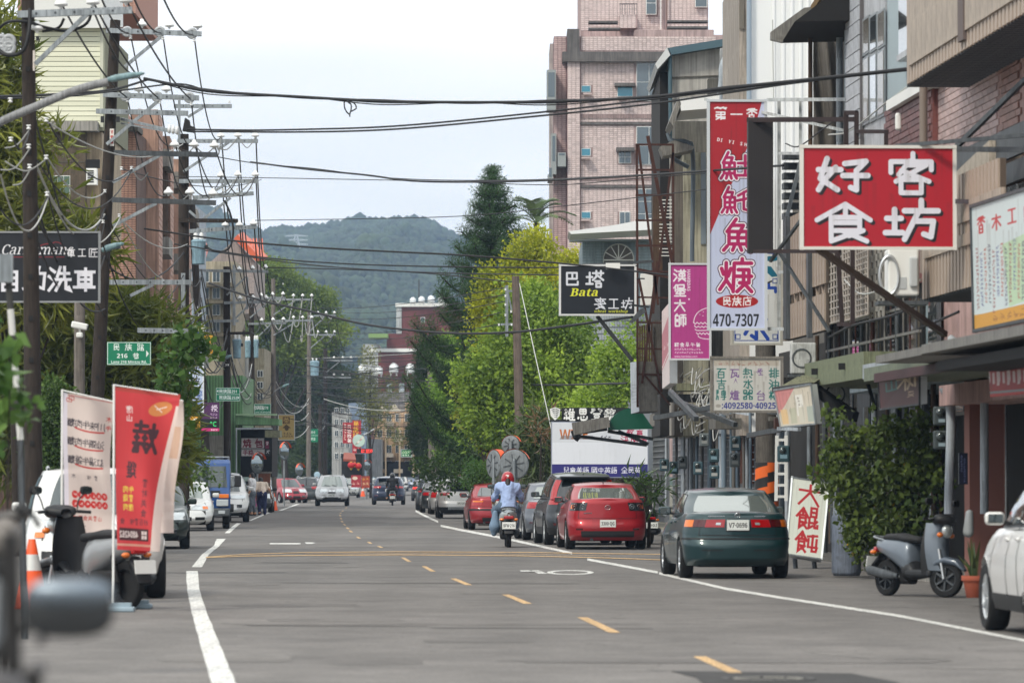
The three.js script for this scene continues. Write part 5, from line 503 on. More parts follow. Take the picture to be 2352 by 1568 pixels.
// ------------------------------------------------------------------ the signs along the street
const art=(x0,y0,x1,y1,k,draw,bg)=>({w:Math.round((x1 - x0)*k),h:Math.round((y1 - y0)*k),draw:(c,W,H)=>{if(bg){c.fillStyle=bg;c.fillRect(0,0,W,H);}c.scale(W /(x1 - x0),H /(y1 - y0));c.translate(-x0,-y0);draw(c);c.setTransform(1,0,0,1,0,0);}});
const poly=(c,pts,f)=>{c.fillStyle=f;c.beginPath();pts.forEach(([x,y],i)=>i?c.lineTo(x,y):c.moveTo(x,y));c.closePath();c.fill();};
const ell=(c,x,y,rx,ry,f)=>{c.fillStyle=f;c.beginPath();c.ellipse(x,y,rx,ry,0,0,7);c.fill();};
const bars=(t,list,name,mat)=>{for(const[a,b,w]of list){new B().beam(P(...a),P(...b),w,w).mesh(name,mat,t);}};
{
const t=board('shop_sign','large red lightbox sign with four white brush characters with black shadows','shop sign',rectAt(1841,337,2195,570,61.5),{thick:0.28,frame:0.05,frameMat:M('#d9d8d2',0.5),boardMat:M('#c6c5bf',0.5),seed:3,keep:true,dirt:0.16,
...art(1841,337,2195,570,2.2,(c)=>{const a=[['好',1874,351,106],['客',2026,349,114],['食',1872,460,110],['坊',2030,457,108]];for(const[ch,x,y,s]of a)han(c,ch,x,y,s*0.88,'#dcdde8',ch==='客'?0.115:ch==='食'?0.12:0.14,{shadow:6,sx:1.36});},'#ab1226')});
bars(t,[[[2195,342,61.6],[2420,345,60],0.07],[[2195,462,61.6],[2240,463,61],0.06]],'mounting_arm',MT.steelD);bars(t,[[[1880,572,61.7],[2172,768,64.5],0.075]],'brace',M('#5d4d45',0.7));bars(t,[[[2195,340,61.6],[2420,120,60],0.06],[[2060,335,61.8],[2420,305,60],0.05]],'brace',MT.steelD);settle(t);
const u=board('shop_sign','tall red and white vertical sign with magenta characters and the number 470-7307','shop sign',rectAt(1627,231,1760,756,84),{thick:0.3,frame:0.055,frameMat:M('#c9ced3',0.45),seed:5,keep:true,dirt:0.14,
...art(1627,231,1760,756,2,(c)=>{
poly(c,[[1627,231],[1760,231],[1760,240],[1628,545],[1627,545]],'#ab1f2c');poly(c,[[1752,231],[1760,231],[1760,260],[1740,300],[1722,340]],'#c6cbe4');
[...'第一香'].forEach((ch,i)=>han(c,ch,1641 + i*36,246 + i*1,29,'#f0eef2',0.12,{sx:1}));
[...'DI YI SHIANG'].forEach((ch,i)=>latin(c,ch,1646 + i*9,324 + i*1.6,11,'#f0eef2','bold sans-serif',{rot:0.2}));
han(c,'鮭',1655,348,64,'#b3195f',0.105,{sx:1.22,outline:0.045,outlineColour:'#f3eef4',outline2:'#3a1530'});han(c,'魠',1657,428,62,'#b3195f',0.105,{sx:1.2,outline:0.045,outlineColour:'#f3eef4',outline2:'#3a1530'});han(c,'魚',1660,501,76,'#b3195f',0.11,{sx:0.88,outline:0.04,outlineColour:'#f3eef4',outline2:'#3a1530'});han(c,'焿',1650,592,80,'#b3195f',0.11,{sx:0.98,outline:0.04,outlineColour:'#f3eef4',outline2:'#3a1530'});
ell(c,1693,692,49,15,'#a81c22');han(c,'民族店',1658,681,21,'#f1eef0',0.12,{dx:24});latin(c,'470-7307',1637,749,39,'#17181f','bold sans-serif',{sx:0.66});
},'#c3cbe6')});
const LW=M('#c5cacb',0.5,{map:'grime',size:1});
bars(u,[[[1765,229,84.2],[1945,228,82],0.06],[[1765,755,84.2],[1905,757,82.4],0.06],[[1790,229,84.3],[1790,757,84.3],0.06],[[1839,229,83.6],[1839,350,83.6],0.05],[[1790,625,84],[1895,622,82.6],0.05],[[1855,622,83.1],[1857,755,83.1],0.05],[[1620,228,85],[2040,322,82],0.05],[[1945,228,82],[1945,340,82],0.05],[[1790,352,84],[1880,352,83],0.05]],'mounting_frame',LW);settle(u);
const k=board('shop_sign','narrow blank black sign box hanging from a black bracket between two red signs','shop sign',rectAt(1719,276,1777,580,75),{thick:0.22,boardMat:M('#1d1a1b',0.6),rough:0.6,...art(0,0,58,304,1.4,(c)=>{for(let i=0;i<58;i +=2){c.fillStyle=i % 4?'#1f1c1e':'#252224';c.fillRect(i,0,2,304);}},'#1f1c1e'),keep:true});
const bk=M('#2a1c1c',0.6);bars(k,[[[1719,275,75.1],[1965,274,73.5],0.075],[[1719,577,75.1],[1930,577,73.7],0.06],[[1944,257,73.6],[1944,332,73.6],0.075],[[1944,259,73.6],[1969,259,73.4],0.07],[[1968,258,73.4],[1968,335,73.4],0.07],[[1968,302,73.4],[2038,302,72.6],0.06],[[2036,300,72.6],[2036,335,72.6],0.06],[[1925,580,73.7],[1935,742,73.7],0.07],[[1959,560,73.5],[1959,748,73.5],0.07],[[1925,744,73.7],[1960,746,73.5],0.06]],'bracket',bk);
bars(k,[[[1790,578,75],[1906,762,74],0.045],[[1770,600,75.2],[1850,492,74.3],0.045]],'brace',MT.steelD);settle(k);
const hb=board('shop_sign','pink vertical hamburger shop sign with white characters and a burger outline','shop sign',rectAt(1538,606,1632,825,93),{thick:0.2,frame:0.045,frameMat:M('#d4d6da',0.4),seed:9,dirt:0.12,...art(1538,606,1632,825,2.6,(c)=>{
[...'漢堡大師'].forEach((ch,i)=>han(c,ch,1547,617 + i*34.5,29,'#f6eef4',0.13,{}));latin(c,'HAMBDAS',1579,618,10.5,'#f3dcec','bold sans-serif',{rot:Math.PI / 2});ell(c,1583,687,2.2,2.2,'#f3dcec');
c.strokeStyle='#f6e6f0';c.lineWidth=2;c.lineJoin='round';c.beginPath();c.moveTo(1594,741);c.bezierCurveTo(1594,715,1618,705,1640,706);c.moveTo(1594,741);for(let i=0;i<=10;i++)c.lineTo(1593 + i*4.4,740 +(i % 2)*4);c.moveTo(1596,747);for(let i=0;i<=10;i++)c.lineTo(1596 + i*4.2,749 +(i % 2)*3);c.moveTo(1597,756);c.bezierCurveTo(1600,762,1620,756,1640,760);c.moveTo(1600,764);for(let i=0;i<=9;i++)c.lineTo(1600 + i*4,764 +(i % 2)*4);c.moveTo(1604,771);c.quadraticCurveTo(1606,779,1640,779);c.stroke();for(const[x,y]of[[1608,722],[1616,716],[1626,714],[1615,725]])ell(c,x,y,1.4,0.9,'#f6e6f0');
han(c,'輕食早午餐',1549,786,10.5,'#f6eef4',0.12,{dx:12.3});scribble(c,1549,799,62,5,5,'#f0d0e4',4);scribble(c,1549,807,66,5,5,'#f0d0e4',5);latin(c,'www.hambdas.com',1549,820,6,'#f3dcec','sans-serif');
},'#b8418c')});
board('shop_sign','old dirty white appliance sign with green and purple characters and the phone number 4092580','shop sign',rectAt(1634,821,1797,945,80.5),{thick:0.25,frame:0.05,frameMat:M('#8f8a82',0.7,{map:'grime',size:0.7}),boardMat:M('#77736b',0.8),dirt:0.25,seed:12,...art(1634,821,1797,945,2.2,(c)=>{
c.fillStyle='rgba(150,120,90,.25)';c.fillRect(1640,826,150,14);scribble(c,1650,828,128,10,12,'rgba(150,100,90,.5)',3);
const cols=[['百吉牌',1645,'#156d68'],['瓦',1676,'#76548f'],['熱水器',1707,'#156d68'],['',0,''],['排油機',1767,'#156d68']];for(const[s,x,cl]of cols)[...s].forEach((ch,i)=>han(c,ch,x,845 + i*25,23,cl,0.11,{sx:1}));han(c,'爐',1676,895,23,'#76548f',0.1);han(c,'台',1737,897,22,'#76548f',0.1);poly(c,[[1685,882],[1690,868],[1695,882],[1690,873]],'#76548f');han(c,'工',1742,850,12,'#76548f',0.14);scribble(c,1738,846,15,20,14,'#76548f',8);
latin(c,':4092580·409258',1657,938,20,'#1d2a86','bold sans-serif',{sx:0.88});ell(c,1650,932,6,4,'rgba(90,80,70,.35)');
},'#c9c8c3')});
board('shop_sign','weathered white sign with blue characters and fret border behind the tall red sign','shop sign',rectAt(1680,575,1796,790,88),{thick:0.25,frame:0.05,frameMat:M('#b5b2a8',0.6),dirt:0.2,seed:14,...art(1680,575,1796,790,2,(c)=>{c.strokeStyle='#2a4794';c.lineWidth=2;c.strokeRect(1688,582,100,200);for(const[x,y]of[[1690,768],[1776,768],[1776,584],[1776,640]])c.strokeRect(x,y,10,10);ell(c,1772,594,18,6,'#136a84');poly(c,[[1756,610],[1772,612],[1788,634],[1774,636],[1758,622]],'#136a84');han(c,'水',1706,720,60,'#1f46a4',0.14);han(c,'宀',1740,650,50,'#1f46a4',0.14);},'#d8dad8')});
board('shop_sign','pale pink and white sign seen edge-on beside the rusty scaffold','shop sign',[P(1521,715,96),P(1538,695,93.4),P(1539,880,93.4),P(1522,893,96)],{thick:0.15,dirt:0.2,...art(0,0,30,150,3,(c)=>{poly(c,[[0,0],[30,0],[30,20],[0,45]],'#e6d3d3');poly(c,[[0,115],[30,95],[30,150],[0,150]],'#ddd2d2');c.strokeStyle='#f0e4e4';c.lineWidth=3;c.beginPath();c.moveTo(0,110);c.lineTo(30,88);c.stroke();scribble(c,6,70,20,20,10,'#f3dede',3);},'#c77c8a')});
board('shop_sign','grey and white lightbox sign seen from its narrow side above the green awning','shop sign',[P(1448,832,111),P(1468,830,108),P(1469,945,108),P(1450,950,111)],{thick:0.42,boardMat:M('#77756f',0.8,{map:'grime',size:0.6}),dirt:0.2,...art(0,0,20,115,3,(c)=>{for(let i=0;i<6;i++){c.fillStyle='rgba(90,95,105,.5)';c.fillRect(3,50 + i*8,14,1);}},'#bcc4cd')});
const ba=board('shop_sign','black bakery sign with white characters and yellow script hanging over the trees','shop sign',rectAt(1286,609,1460,723,106),{thick:0.22,frame:0.05,frameMat:M('#d5d7d8',0.4),keep:true,...art(1286,609,1460,723,2.6,(c)=>{han(c,'巴',1297,621,36,'#d9dde6',0.13,{sx:0.92});han(c,'塔',1345,618,42,'#d9dde6',0.12,{});latin(c,'Bata',1308,680,25,'#dfe238','bold serif',{skew:0.25,sx:1.15});han(c,'麥工坊',1365,683,27,'#d9dde6',0.11,{dx:31});latin(c,'wheat  workshop',1364,718,9,'#c9cc3e','bold serif',{skew:0.25});},'#161b23')});
bars(ba,[[[1372,726,106.1],[1453,828,106.5],0.07],[[1286,612,106.2],[1500,600,106.6],0.06]],'brace',MT.steelD);{const b=new B(),p=P(1408,611,105.8);b.box(p.x,p.y,p.z,0.32,0.14,0.1);b.mesh('sign_lamp',MT.white,ba);const q=new B();q.beam(P(1450,700,105),P(1490,705,105.6),0.04,0.04);q.slab([P(1446,738,105),P(1468,712,105),P(1480,706,105),P(1484,716,105),P(1452,742,105)],0.25);q.mesh('flood_lamp',MT.steelD,ba);}settle(ba);
const sb=board('billboard','white and navy language school billboard standing behind the parked cars','billboard',rectAt(1266,968,1490,1097,128),{thick:0.12,keep:true,dirt:0.02,...art(1266,968,1490,1097,2.4,(c)=>{poly(c,[[1266,968],[1490,968],[1490,1016],[1266,1016]],'#d7dbe2');latin(c,'WISE',1285,1008,31,'#c2703a','bold sans-serif',{sx:0.9});poly(c,[[1290,1000],[1362,1000],[1368,1009],[1285,1009]],'rgba(110,112,125,.55)');scribble(c,1378,1000,28,8,8,'#3a3e52',5);han(c,'教育',1440,984,17,'#b0264c',0.1,{dx:21});han(c,'決勝來',1426,999,18,'#b0264c',0.1,{dx:22});poly(c,[[1266,1066],[1490,1066],[1490,1097],[1266,1097]],'#322f78');han(c,'兒童美語',1293,1072,14.5,'#eef0f6',0.1,{dx:15});han(c,'國中英語',1358,1072,14.5,'#eef0f6',0.1,{dx:15});han(c,'全民英',1427,1072,14.5,'#eef0f6',0.1,{dx:15});c.strokeStyle='#8c93a5';c.lineWidth=2;c.strokeRect(1267,969,222,127);},'#e2e6ee')});
{for(const x of[1300,1456]){const p=P(x,1097,128.25);new B().box(p.x,0.78,p.z,0.1,1.56,0.1).mesh('post',MT.steelD,sb);}}
settle(sb);
{
const t=thing('sign_letters','raised white block characters and a white shield on a rack over the billboard','sign letters'),d=128.1;new B().bar(P(1262,966,d + 0.2),P(1445,966,d + 0.2),0.03).bar(P(1262,942,d + 0.25),P(1445,942,d + 0.25),0.03).mesh('rack',MT.black,t);
const b0=new B();face(b0,1290,936,1445,966,d + 0.1,0.08);b0.mesh('dark_backing',MT.black,t);
const stroke3=(ch,x,y,s)=>{const b=new B(),walk=(q,ox,oy,w,h)=>{for(const part of GL[q].split('|')){const e=part.split(' ');if(GL[e[0]]){const[m,n,u,v]=e.slice(1).map(Number);walk(e[0],ox + m / 16*w,oy + n / 16*h,u / 16*w,v / 16*h);continue;}for(const st of e)for(let i=0;i + 3<st.length;i +=2){const pt=(k)=>P(ox +(parseInt(st[k],16)+ 0.5)/ 16*w,oy +(parseInt(st[k + 1],16)+ 0.5)/ 16*h,d);b.beam(pt(i),pt(i + 2),0.035,0.05);}}};walk(ch,x,y,s,s);b.mesh('character',MT.white,t);};
[...'維思登教'].forEach((ch,i)=>stroke3(ch,1294 + i*31,937,28));const sh=new B();sh.slab([P(1263,939,d),P(1275,935,d),P(1287,939,d),P(1285,955,d),P(1275,965,d),P(1265,955,d)].reverse(),0.06);sh.mesh('shield',MT.white,t);const ln=new B();for(let i=0;i<5;i++){ln.beam(P(1267 + i*2,941 + i*4,d - 0.07),P(1274,938 + i*5,d - 0.07),0.012,0.012);ln.beam(P(1276,938 + i*5,d - 0.07),P(1284 - i,942 + i*3.5,d - 0.07),0.012,0.012);}ln.mesh('shield_lines',MT.steelD,t);settle(t);
}
board('menu_board','pale menu banner with red heading and many columns of small print above the canopy','menu board',[P(2233,474,60),P(2400,420,54.5),P(2400,726,54.5),P(2240,760,60)],{thick:0.12,frame:0.05,frameMat:MT.steelD,dirt:0.15,...art(0,0,210,300,2.4,(c)=>{const g=['#cfdcdd','#c2d6cf','#cfe0c4'];poly(c,[[0,0],[210,0],[210,300],[0,300]],g[0]);poly(c,[[90,110],[210,90],[210,250],[110,260]],'#bcd6b4');poly(c,[[0,262],[210,262],[210,300],[0,300]],'#d39a35');[...'香林工程'].forEach((ch,i)=>han(c,ch==='林'?'木':ch==='程'?'師':ch,14 + i*46,30 +(i % 2)*4,40,'#c03a3c',0.11,{sx:0.7}));for(let i=0;i<16;i++)scribble(c,10 + i*12.4,100 +(i*37 % 22),9,150 -(i*53 % 30),9,['#8c3a3a','#48508c','#a8432f','#3c3f58'][i % 4],20 + i,true);scribble(c,60,270,110,18,18,'#a2672a',3);})});
const wt=board('standing_sign','leaning white sign board with three red characters beside the dark green sedan','sign board',[P(1820,1096,80),P(1905,1109,80),P(1888,1284,79.4),P(1806,1272,79.4)],{thick:0.14,frame:0.03,frameMat:MT.steel,keep:true,dirt:0.12,...art(0,0,85,180,4,(c)=>{[...'大餛飩'].forEach((ch,i)=>han(c,ch,15 + i*2,8 + i*55,52,'#b3202a',0.11,{cap:'square',sx:1.05}));},'#d5dad0')});{const b=new B();b.bar(P(1870,1283,79.6),V(P(1872,1300,79.6).x,0,-79.6),0.04).bar(P(1826,1278,79.6),V(P(1828,1300,79.6).x,0,-79.6),0.04);b.mesh('leg',MT.steelD,wt);}settle(wt);
board('shop_sign','faded pink and beige hanging sign under the small striped awning','shop sign',[P(1780,896,76),P(1864,882,74.6),P(1875,973,74.4),P(1795,981,75.8)],{thick:0.1,frame:0.03,frameMat:MT.steel,dirt:0.3,...art(0,0,90,92,3,(c)=>{poly(c,[[0,0],[50,0],[20,40],[0,60]],'#c4807e');poly(c,[[46,20],[64,20],[64,70],[46,70]],'#dcd9d0');scribble(c,50,24,8,44,7,'#5c4a3c',3,true);for(let i=0;i<4;i++){c.fillStyle=['#d9b98a','#b7b6a0','#c9c4b4','#a8afa4'][i];c.fillRect(6 + i*22,50,16,36);}},'#c8bfae')});
board('shop_sign','dark maroon shop sign with cream lettering in the shade under the canopies','shop sign',[P(2019,868,68.5),P(2114,842,64.1),P(2114,928,64.1),P(2024,940,68.5)],{thick:0.1,frame:0.03,frameMat:MT.steelD,dirt:0.2,...art(0,0,95,80,3,(c)=>{han(c,'小' in GL?'小':'山',12,8,34,'#2c7a74',0.12);han(c,'木',40,6,40,'#cbb79a',0.12);han(c,'川',66,10,34,'#cbb79a',0.16);scribble(c,66,46,24,20,16,'#b8a184',4);},'#4a1f24')});
board('banner_sign','red and white striped banner under the canopy at the right edge','banner',[P(2273,846,58),P(2420,832,53.3),P(2420,900,53.3),P(2276,912,58)],{thick:0.05,dirt:0.1,...art(0,0,120,70,2.6,(c)=>{for(let i=0;i<7;i++)han(c,'川',i*20 - 4,8,34,'#d9c9c8',0.14,{sx:0.7});poly(c,[[0,56],[120,56],[120,62],[0,62]],'#8c9296');poly(c,[[0,62],[120,62],[120,70],[0,70]],'#b9241f');},'#a5262c')});
{const t=board('house_plaque','dark blue house plaque with faint lettering on the pink tiled pillar','plaque',rectAt(2203,1040,2224,1112,66.9),{thick:0.03,...art(0,0,21,72,5,(c)=>{scribble(c,4,5,5,40,5,'#7f88b4',4,true);scribble(c,11,12,5,54,5,'#6a74a6',6,true);},'#181c3a')});}
board('shop_sign','black car wash lightbox with white characters and red car outline behind the first pole','shop sign',rectAt(-70,533,227,693,72,0.02),{thick:0.25,frame:0.035,frameMat:M('#8f9294',0.4),boardMat:M('#c9c9c5',0.5),...art(-70,533,227,693,2,(c)=>{latin(c,'Carftsmans',0,584,31,'#e9e8ec','serif',{skew:0.3,sx:0.98});c.strokeStyle='#a3262e';c.lineWidth=1.6;c.beginPath();c.moveTo(20,590);c.lineTo(147,590);c.moveTo(86,568);c.bezierCurveTo(100,556,116,562,124,556);c.bezierCurveTo(136,555,142,560,147,570);c.stroke();han(c,'車工匠',151,569,21,'#e9e8ec',0.11,{dx:25.4});[...'自助洗車'].forEach((ch,i)=>han(c,ch,-6 + i*58,612,56,'#e6e6ee',0.125,{cap:'square',sx:0.92}));},'#171a21')});
const green='#0f7f5c',rn=(label,x0,y0,x1,y1,d,draw,o={})=>board('street_name_sign',label,'street sign',rectAt(x0,y0,x1,y1,d),{thick:0.03,dirt:0.02,...art(x0,y0,x1,y1,o.k??5,draw,green),group:o.group});
rn('green street sign on the second pole reading Lane 216 with a white arrow',245,785,346,838,88,(c)=>{c.strokeStyle='#dfe9e2';c.lineWidth=1.6;c.strokeRect(246.5,786.5,98,50);han(c,'民族路',258,789,16,'#eef4f0',0.1,{dx:28});latin(c,'216',267,822,14,'#eef4f0','bold sans-serif',{sx:1.1});han(c,'巷',304,810,14,'#eef4f0',0.1);latin(c,'Lane 216 Mintzu Rd.',254,834,8.6,'#eef4f0','bold sans-serif');poly(c,[[335,804],[341,812],[335,820]],'#eef4f0');});
rn('pair of green lane signs reading 251 and 252 stacked on one plate',495,890,551,921,150,(c)=>{c.strokeStyle='#dfe9e2';c.lineWidth=1;c.strokeRect(496,891,54,29);c.beginPath();c.moveTo(496,905.5);c.lineTo(550,905.5);c.stroke();han(c,'民族路',502,893.5,9,'#eef4f0',0.12,{dx:9.6});han(c,'民族路',502,908,9,'#eef4f0',0.12,{dx:9.6});latin(c,'251',531,902.5,9,'#eef4f0','bold sans-serif',{sx:0.9});latin(c,'252',531,917,9,'#eef4f0','bold sans-serif',{sx:0.9});poly(c,[[497,898],[501,894],[501,902]],'#eef4f0');poly(c,[[549,913],[545,909],[545,917]],'#eef4f0');},{k:8});
rn('green lane sign reading 278 partly behind a grey pole',583,927,622,951,196,(c)=>{c.strokeStyle='#dfe9e2';c.strokeRect(584,928,37,22);han(c,'民族路',578,931,9.5,'#eef4f0',0.12,{dx:9});latin(c,'278',604,940,9,'#eef4f0','bold sans-serif',{sx:0.8});latin(c,'Lane 278 Mintzu Rd.',586,948,4.6,'#dfe9e2','bold sans-serif',{sx:0.8});},{k:8});
rn('pair of green lane signs reading 311 and 312 beside the transformer pole',704,985,730,1015,301,(c)=>{c.strokeStyle='#dfe9e2';c.lineWidth=0.8;c.beginPath();c.moveTo(704,1000);c.lineTo(730,1000);c.stroke();latin(c,'311',712,996,8,'#eef4f0','bold sans-serif',{sx:0.9});latin(c,'312',712,1011,8,'#eef4f0','bold sans-serif',{sx:0.9});},{k:9});
board('shop_sign','tan tea shop banner with brown seal and a mountain drawing','shop sign',rectAt(639,952,676,1010,244),{thick:0.1,frame:0.04,dirt:0.15,...art(639,952,676,1010,7,(c)=>{poly(c,[[649,957],[665,957],[665,973],[649,973]],'#5a3d20');han(c,'茶',650,958,14,'#bfa361',0.1);poly(c,[[648,983],[657,974],[668,983]],'#4e3a1d');ell(c,658,984,4.5,5,'#4e3a1d');scribble(c,643,992,30,6,6,'#4a3b22',3);scribble(c,645,999,26,5,5,'#5c4a2c',4);},'#b69d5e')});
board('shop_sign','tall white sign with black brush characters and blue wave pattern behind the leaves','shop sign',rectAt(428,745,466,946,126),{thick:0.2,frame:0.04,frameMat:M('#d8dde2',0.4),...art(428,745,466,946,5,(c)=>{c.fillStyle='#8f9fd0';poly(c,[[428,745],[466,745],[466,780],[428,780]],'#e9e6c8');ell(c,447,766,10,6,'#2b3f9a');[...'茶波波佳'].forEach((ch,i)=>han(c,ch,436,812 + i*25,22,'#22242c',0.09));c.strokeStyle='#2d549c';for(let r=0;r<5;r++)for(let k=-1;k<4;k++)for(let q=1;q<4;q++){c.lineWidth=1.2;c.beginPath();c.arc(430 + k*13 +(r % 2)*6.5,902 + r*8,q*2.1,Math.PI,0);c.stroke();}latin(c,'9846',446,940,9,'#20345e','sans-serif');},'#c3d0e6')});
{const t=board('shop_sign','purple learning centre sign with a black panel of green light letters below','shop sign',rectAt(462,924,503,990,136),{thick:0.15,...art(462,924,503,990,7,(c)=>{poly(c,[[462,924],[503,924],[503,962],[462,962]],'#4b2552');han(c,'授',484,930,15,'#dccfe0',0.1);scribble(c,482,949,18,5,5,'#b49abc',2);scribble(c,482,956,18,5,5,'#b49abc',3);poly(c,[[462,962],[503,962],[503,983],[462,983]],'#11151a');latin(c,'°C',481,979,15,'#3de07c','bold sans-serif');poly(c,[[462,983],[503,983],[503,990],[462,990]],'#c02a70');scribble(c,484,985,16,3.5,3.5,'#f4cfe0',6);},'#4b2552')});}
board('shop_sign','small yellow class sign with a white swoosh next to the purple sign','shop sign',rectAt(437,956,459,984,137.5),{thick:0.12,...art(437,956,459,984,8,(c)=>{poly(c,[[438,966],[448,960],[458,962],[446,967]],'#f2e9d8');han(c,'台王'.slice(0,1),439,971,9,'#4a2f1c',0.12);scribble(c,448,971,9,9,9,'#4a2f1c',4);},'#d59a2a')});
board('shop_sign','orange notice sign high on the pole behind the leafy branch','shop sign',rectAt(467,770,488,812,140),{thick:0.1,...art(467,770,488,812,6,(c)=>{scribble(c,469,778,16,6,6,'#a04a22',2);scribble(c,469,788,16,6,6,'#a04a22',3);ell(c,478,804,5,4,'#7c3a2a');},'#dba02c')});
board('shop_sign','white shop sign with two big maroon characters on the green building','shop sign',rectAt(554,1006,606,1029,204),{thick:0.15,...art(554,1006,606,1029,7,(c)=>{c.strokeStyle='#8a2440';han(c,'燒',557,1008,19,'#8a2440',0.14);han(c,'包',584,1008,19,'#8a2440',0.14);},'#d6d2d4')});
board('shop_sign','white phone shop sign with dark red characters below the maroon one','shop sign',rectAt(554,1031,607,1047,204.2),{thick:0.15,...art(554,1031,607,1047,7,(c)=>{han(c,'手機',557,1033,12,'#8a2440',0.13,{dx:13});han(c,'門',586,1033,12,'#8a2440',0.13);scribble(c,588,1033,14,12,12,'#8a2440',3);},'#d6d2d4')});
board('shop_sign','black sign with a maroon square and white character at the shop corner','shop sign',rectAt(608,1011,621,1046,203),{thick:0.12,...art(608,1011,621,1046,9,(c)=>{poly(c,[[609,1012],[617,1012],[617,1030],[609,1030]],'#7c1f48');han(c,'富',610,1015,7,'#fff',0.12);han(c,'香',609.5,1014,7.5,'#efe6ea',0.12);scribble(c,610,1033,9,9,9,'#cfcfd4',5);},'#191a20')});
board('shop_sign','red breakfast sign with white vertical characters far down the street','shop sign',rectAt(787,970,809,1018,332),{thick:0.2,...art(787,970,809,1018,8,(c)=>{[...'日初找餐'].forEach((ch,i)=>han(c,ch,797,975 + i*10.4,9.5,'#f1e8e2',0.13));scribble(c,790,972,4,42,5,'#eccfc4',3,true);},'#a01c26')});
board('shop_sign','red sign with yellow vertical characters next to the breakfast sign','shop sign',rectAt(809,965,829,1041,335),{thick:0.2,...art(809,965,829,1041,8,(c)=>{[...'民族牌餐'].forEach((ch,i)=>han(c,ch,811,967 + i*13,12,'#e8b93a',0.13));scribble(c,811,1028,14,8,8,'#e8d9d0',3);},'#a8202a')});
board('led_sign','black LED sign with glowing red characters below the round sign','LED sign',rectAt(819,1030,855,1040.5,328),{thick:0.2,glow:0.8,...art(819,1030,855,1040.5,9,(c)=>{han(c,'綠豆沙',830,1031,8.5,'#ff3a2c',0.16,{dx:9});han(c,'紅',829,1031,8.5,'#ff3a2c',0.15);},'#140c0c')});
board('shop_sign','green outdoor shop sign with a white mountain mark on the sunlit building','shop sign',rectAt(921,1032,946,1049,330),{thick:0.2,frame:0.05,...art(921,1032,946,1049,9,(c)=>{c.strokeStyle='#d9e6c8';c.lineWidth=0.9;c.beginPath();c.moveTo(923,1040);c.lineTo(926,1036);c.lineTo(929,1038);c.lineTo(932,1036);c.lineTo(935,1040);c.closePath();c.stroke();scribble(c,936,1036,8,4,4,'#d9e6c8',2);scribble(c,924,1042,20,5,5,'#eef2e6',3);},'#1f7a3c')});
board('poster','red menu poster with a food photo leaning at the restaurant front','poster',rectAt(806,1091,829,1119,318),{thick:0.08,...art(806,1091,829,1119,7,(c)=>{ell(c,815,1098,6,4,'#e0cdb8');scribble(c,809,1106,18,9,8,'#e8b8a8',3);},'#9c2630')});
board('poster','second red menu poster with yellow print beside the first poster','poster',rectAt(830,1093,849,1120,319),{thick:0.08,...art(830,1093,849,1120,7,(c)=>{scribble(c,832,1096,15,8,7,'#e0a83a',3);scribble(c,832,1107,15,8,7,'#e8c8a0',4);},'#9a3a26')});
{const t=thing('round_sign','round pale food sign on an arm in front of the red signs','round sign'),p=P(824,1012,330),r=15*mpp(330),m=new THREE.Matrix4().makeRotationX(Math.PI / 2);new B().lathe([[0,0.08],[r,0.08],[r,-0.08],[0,-0.08]],p.x,p.y,p.z,28,m).mesh('disc',MT.steel,t);const g=new THREE.CircleGeometry(r*0.93,28);g.translate(p.x,p.y,p.z + 0.085);const tex=printed(96,96,(c)=>{c.fillStyle='#b9d0c4';c.fillRect(0,0,96,96);for(let i=0;i<40;i++){c.fillStyle=['#d9d2c0','#7fa098','#c99a90','#e5e8e0'][i % 4];c.fillRect((i*37)% 90,(i*53)% 90,14,10);}},0);new B().add(g).mesh('printed_face',M('#fff',0.4,{tex}),t);new B().bar(P(824,1040,330.4),P(826,1100,330.4),0.12).bar(P(826,1005,330.4),P(860,985,330.4),0.06).mesh('post',MT.steel,t);settle(t);}
}
// ------------------------------------------------------------------ cars on the road
function at(o,axle,x,y,toward,extra=0){const p=G(x,y),th=Math.atan(-heading(-p.z))*1 + extra +(toward?Math.PI:0),f=V(-Math.sin(th),0,-Math.cos(th)),s=axle==='r'?(o.wr??0.19):(o.wf??0.8),k=(0.5 - s)*o.L;return{...o,at:[p.x + f.x*k,0,p.z + f.z*k],turn:th};}
const SEDAN={L:4.5,W:1.7,H:1.41,R:0.3,deck:[[0,0.9],[0.1,0.97],[0.2,0.98],[0.45,0.93],[0.66,0.92],[0.76,0.88],[0.92,0.78],[1,0.66]],cab:{f0:0.7,f1:0.535,r1:0.29,r0:0.15},roofDrop:0.08};
const HATCH={L:4.3,W:1.75,H:1.5,R:0.31,deck:[[0,0.95],[0.1,0.98],[0.5,0.95],[0.7,0.93],[0.78,0.9],[0.92,0.8],[1,0.68]],cab:{f0:0.74,f1:0.56,r1:0.13,r0:0.045},roofDrop:0.1};
const SUV={L:4.55,W:1.82,H:1.67,R:0.345,clear:0.24,tw:0.225,deck:[[0,1.05],[0.3,1.06],[0.6,1.04],[0.72,1.03],[0.8,0.99],[0.94,0.9],[1,0.74]],cab:{f0:0.745,f1:0.58,r1:0.1,r0:0.03},roofDrop:0.12,roofIn:0.27,wf:0.805};
const front=(gy,gh,lx=0.05,o={})=>[['grille',o.gm??CM.grille,-0.032,0.032,gy,gy + gh,false],['headlight',CM.clear,lx,lx + 0.052,(t)=>gy + gh*0.2 +(o.lift??0.05),(t)=>gy + gh + 0.08 +(o.lift??0.05)],['lower_grille',CM.grille,-0.04,0.04,0.28,0.42,false],['fog_light',CM.lampD,0.056,0.078,0.34,0.44]];
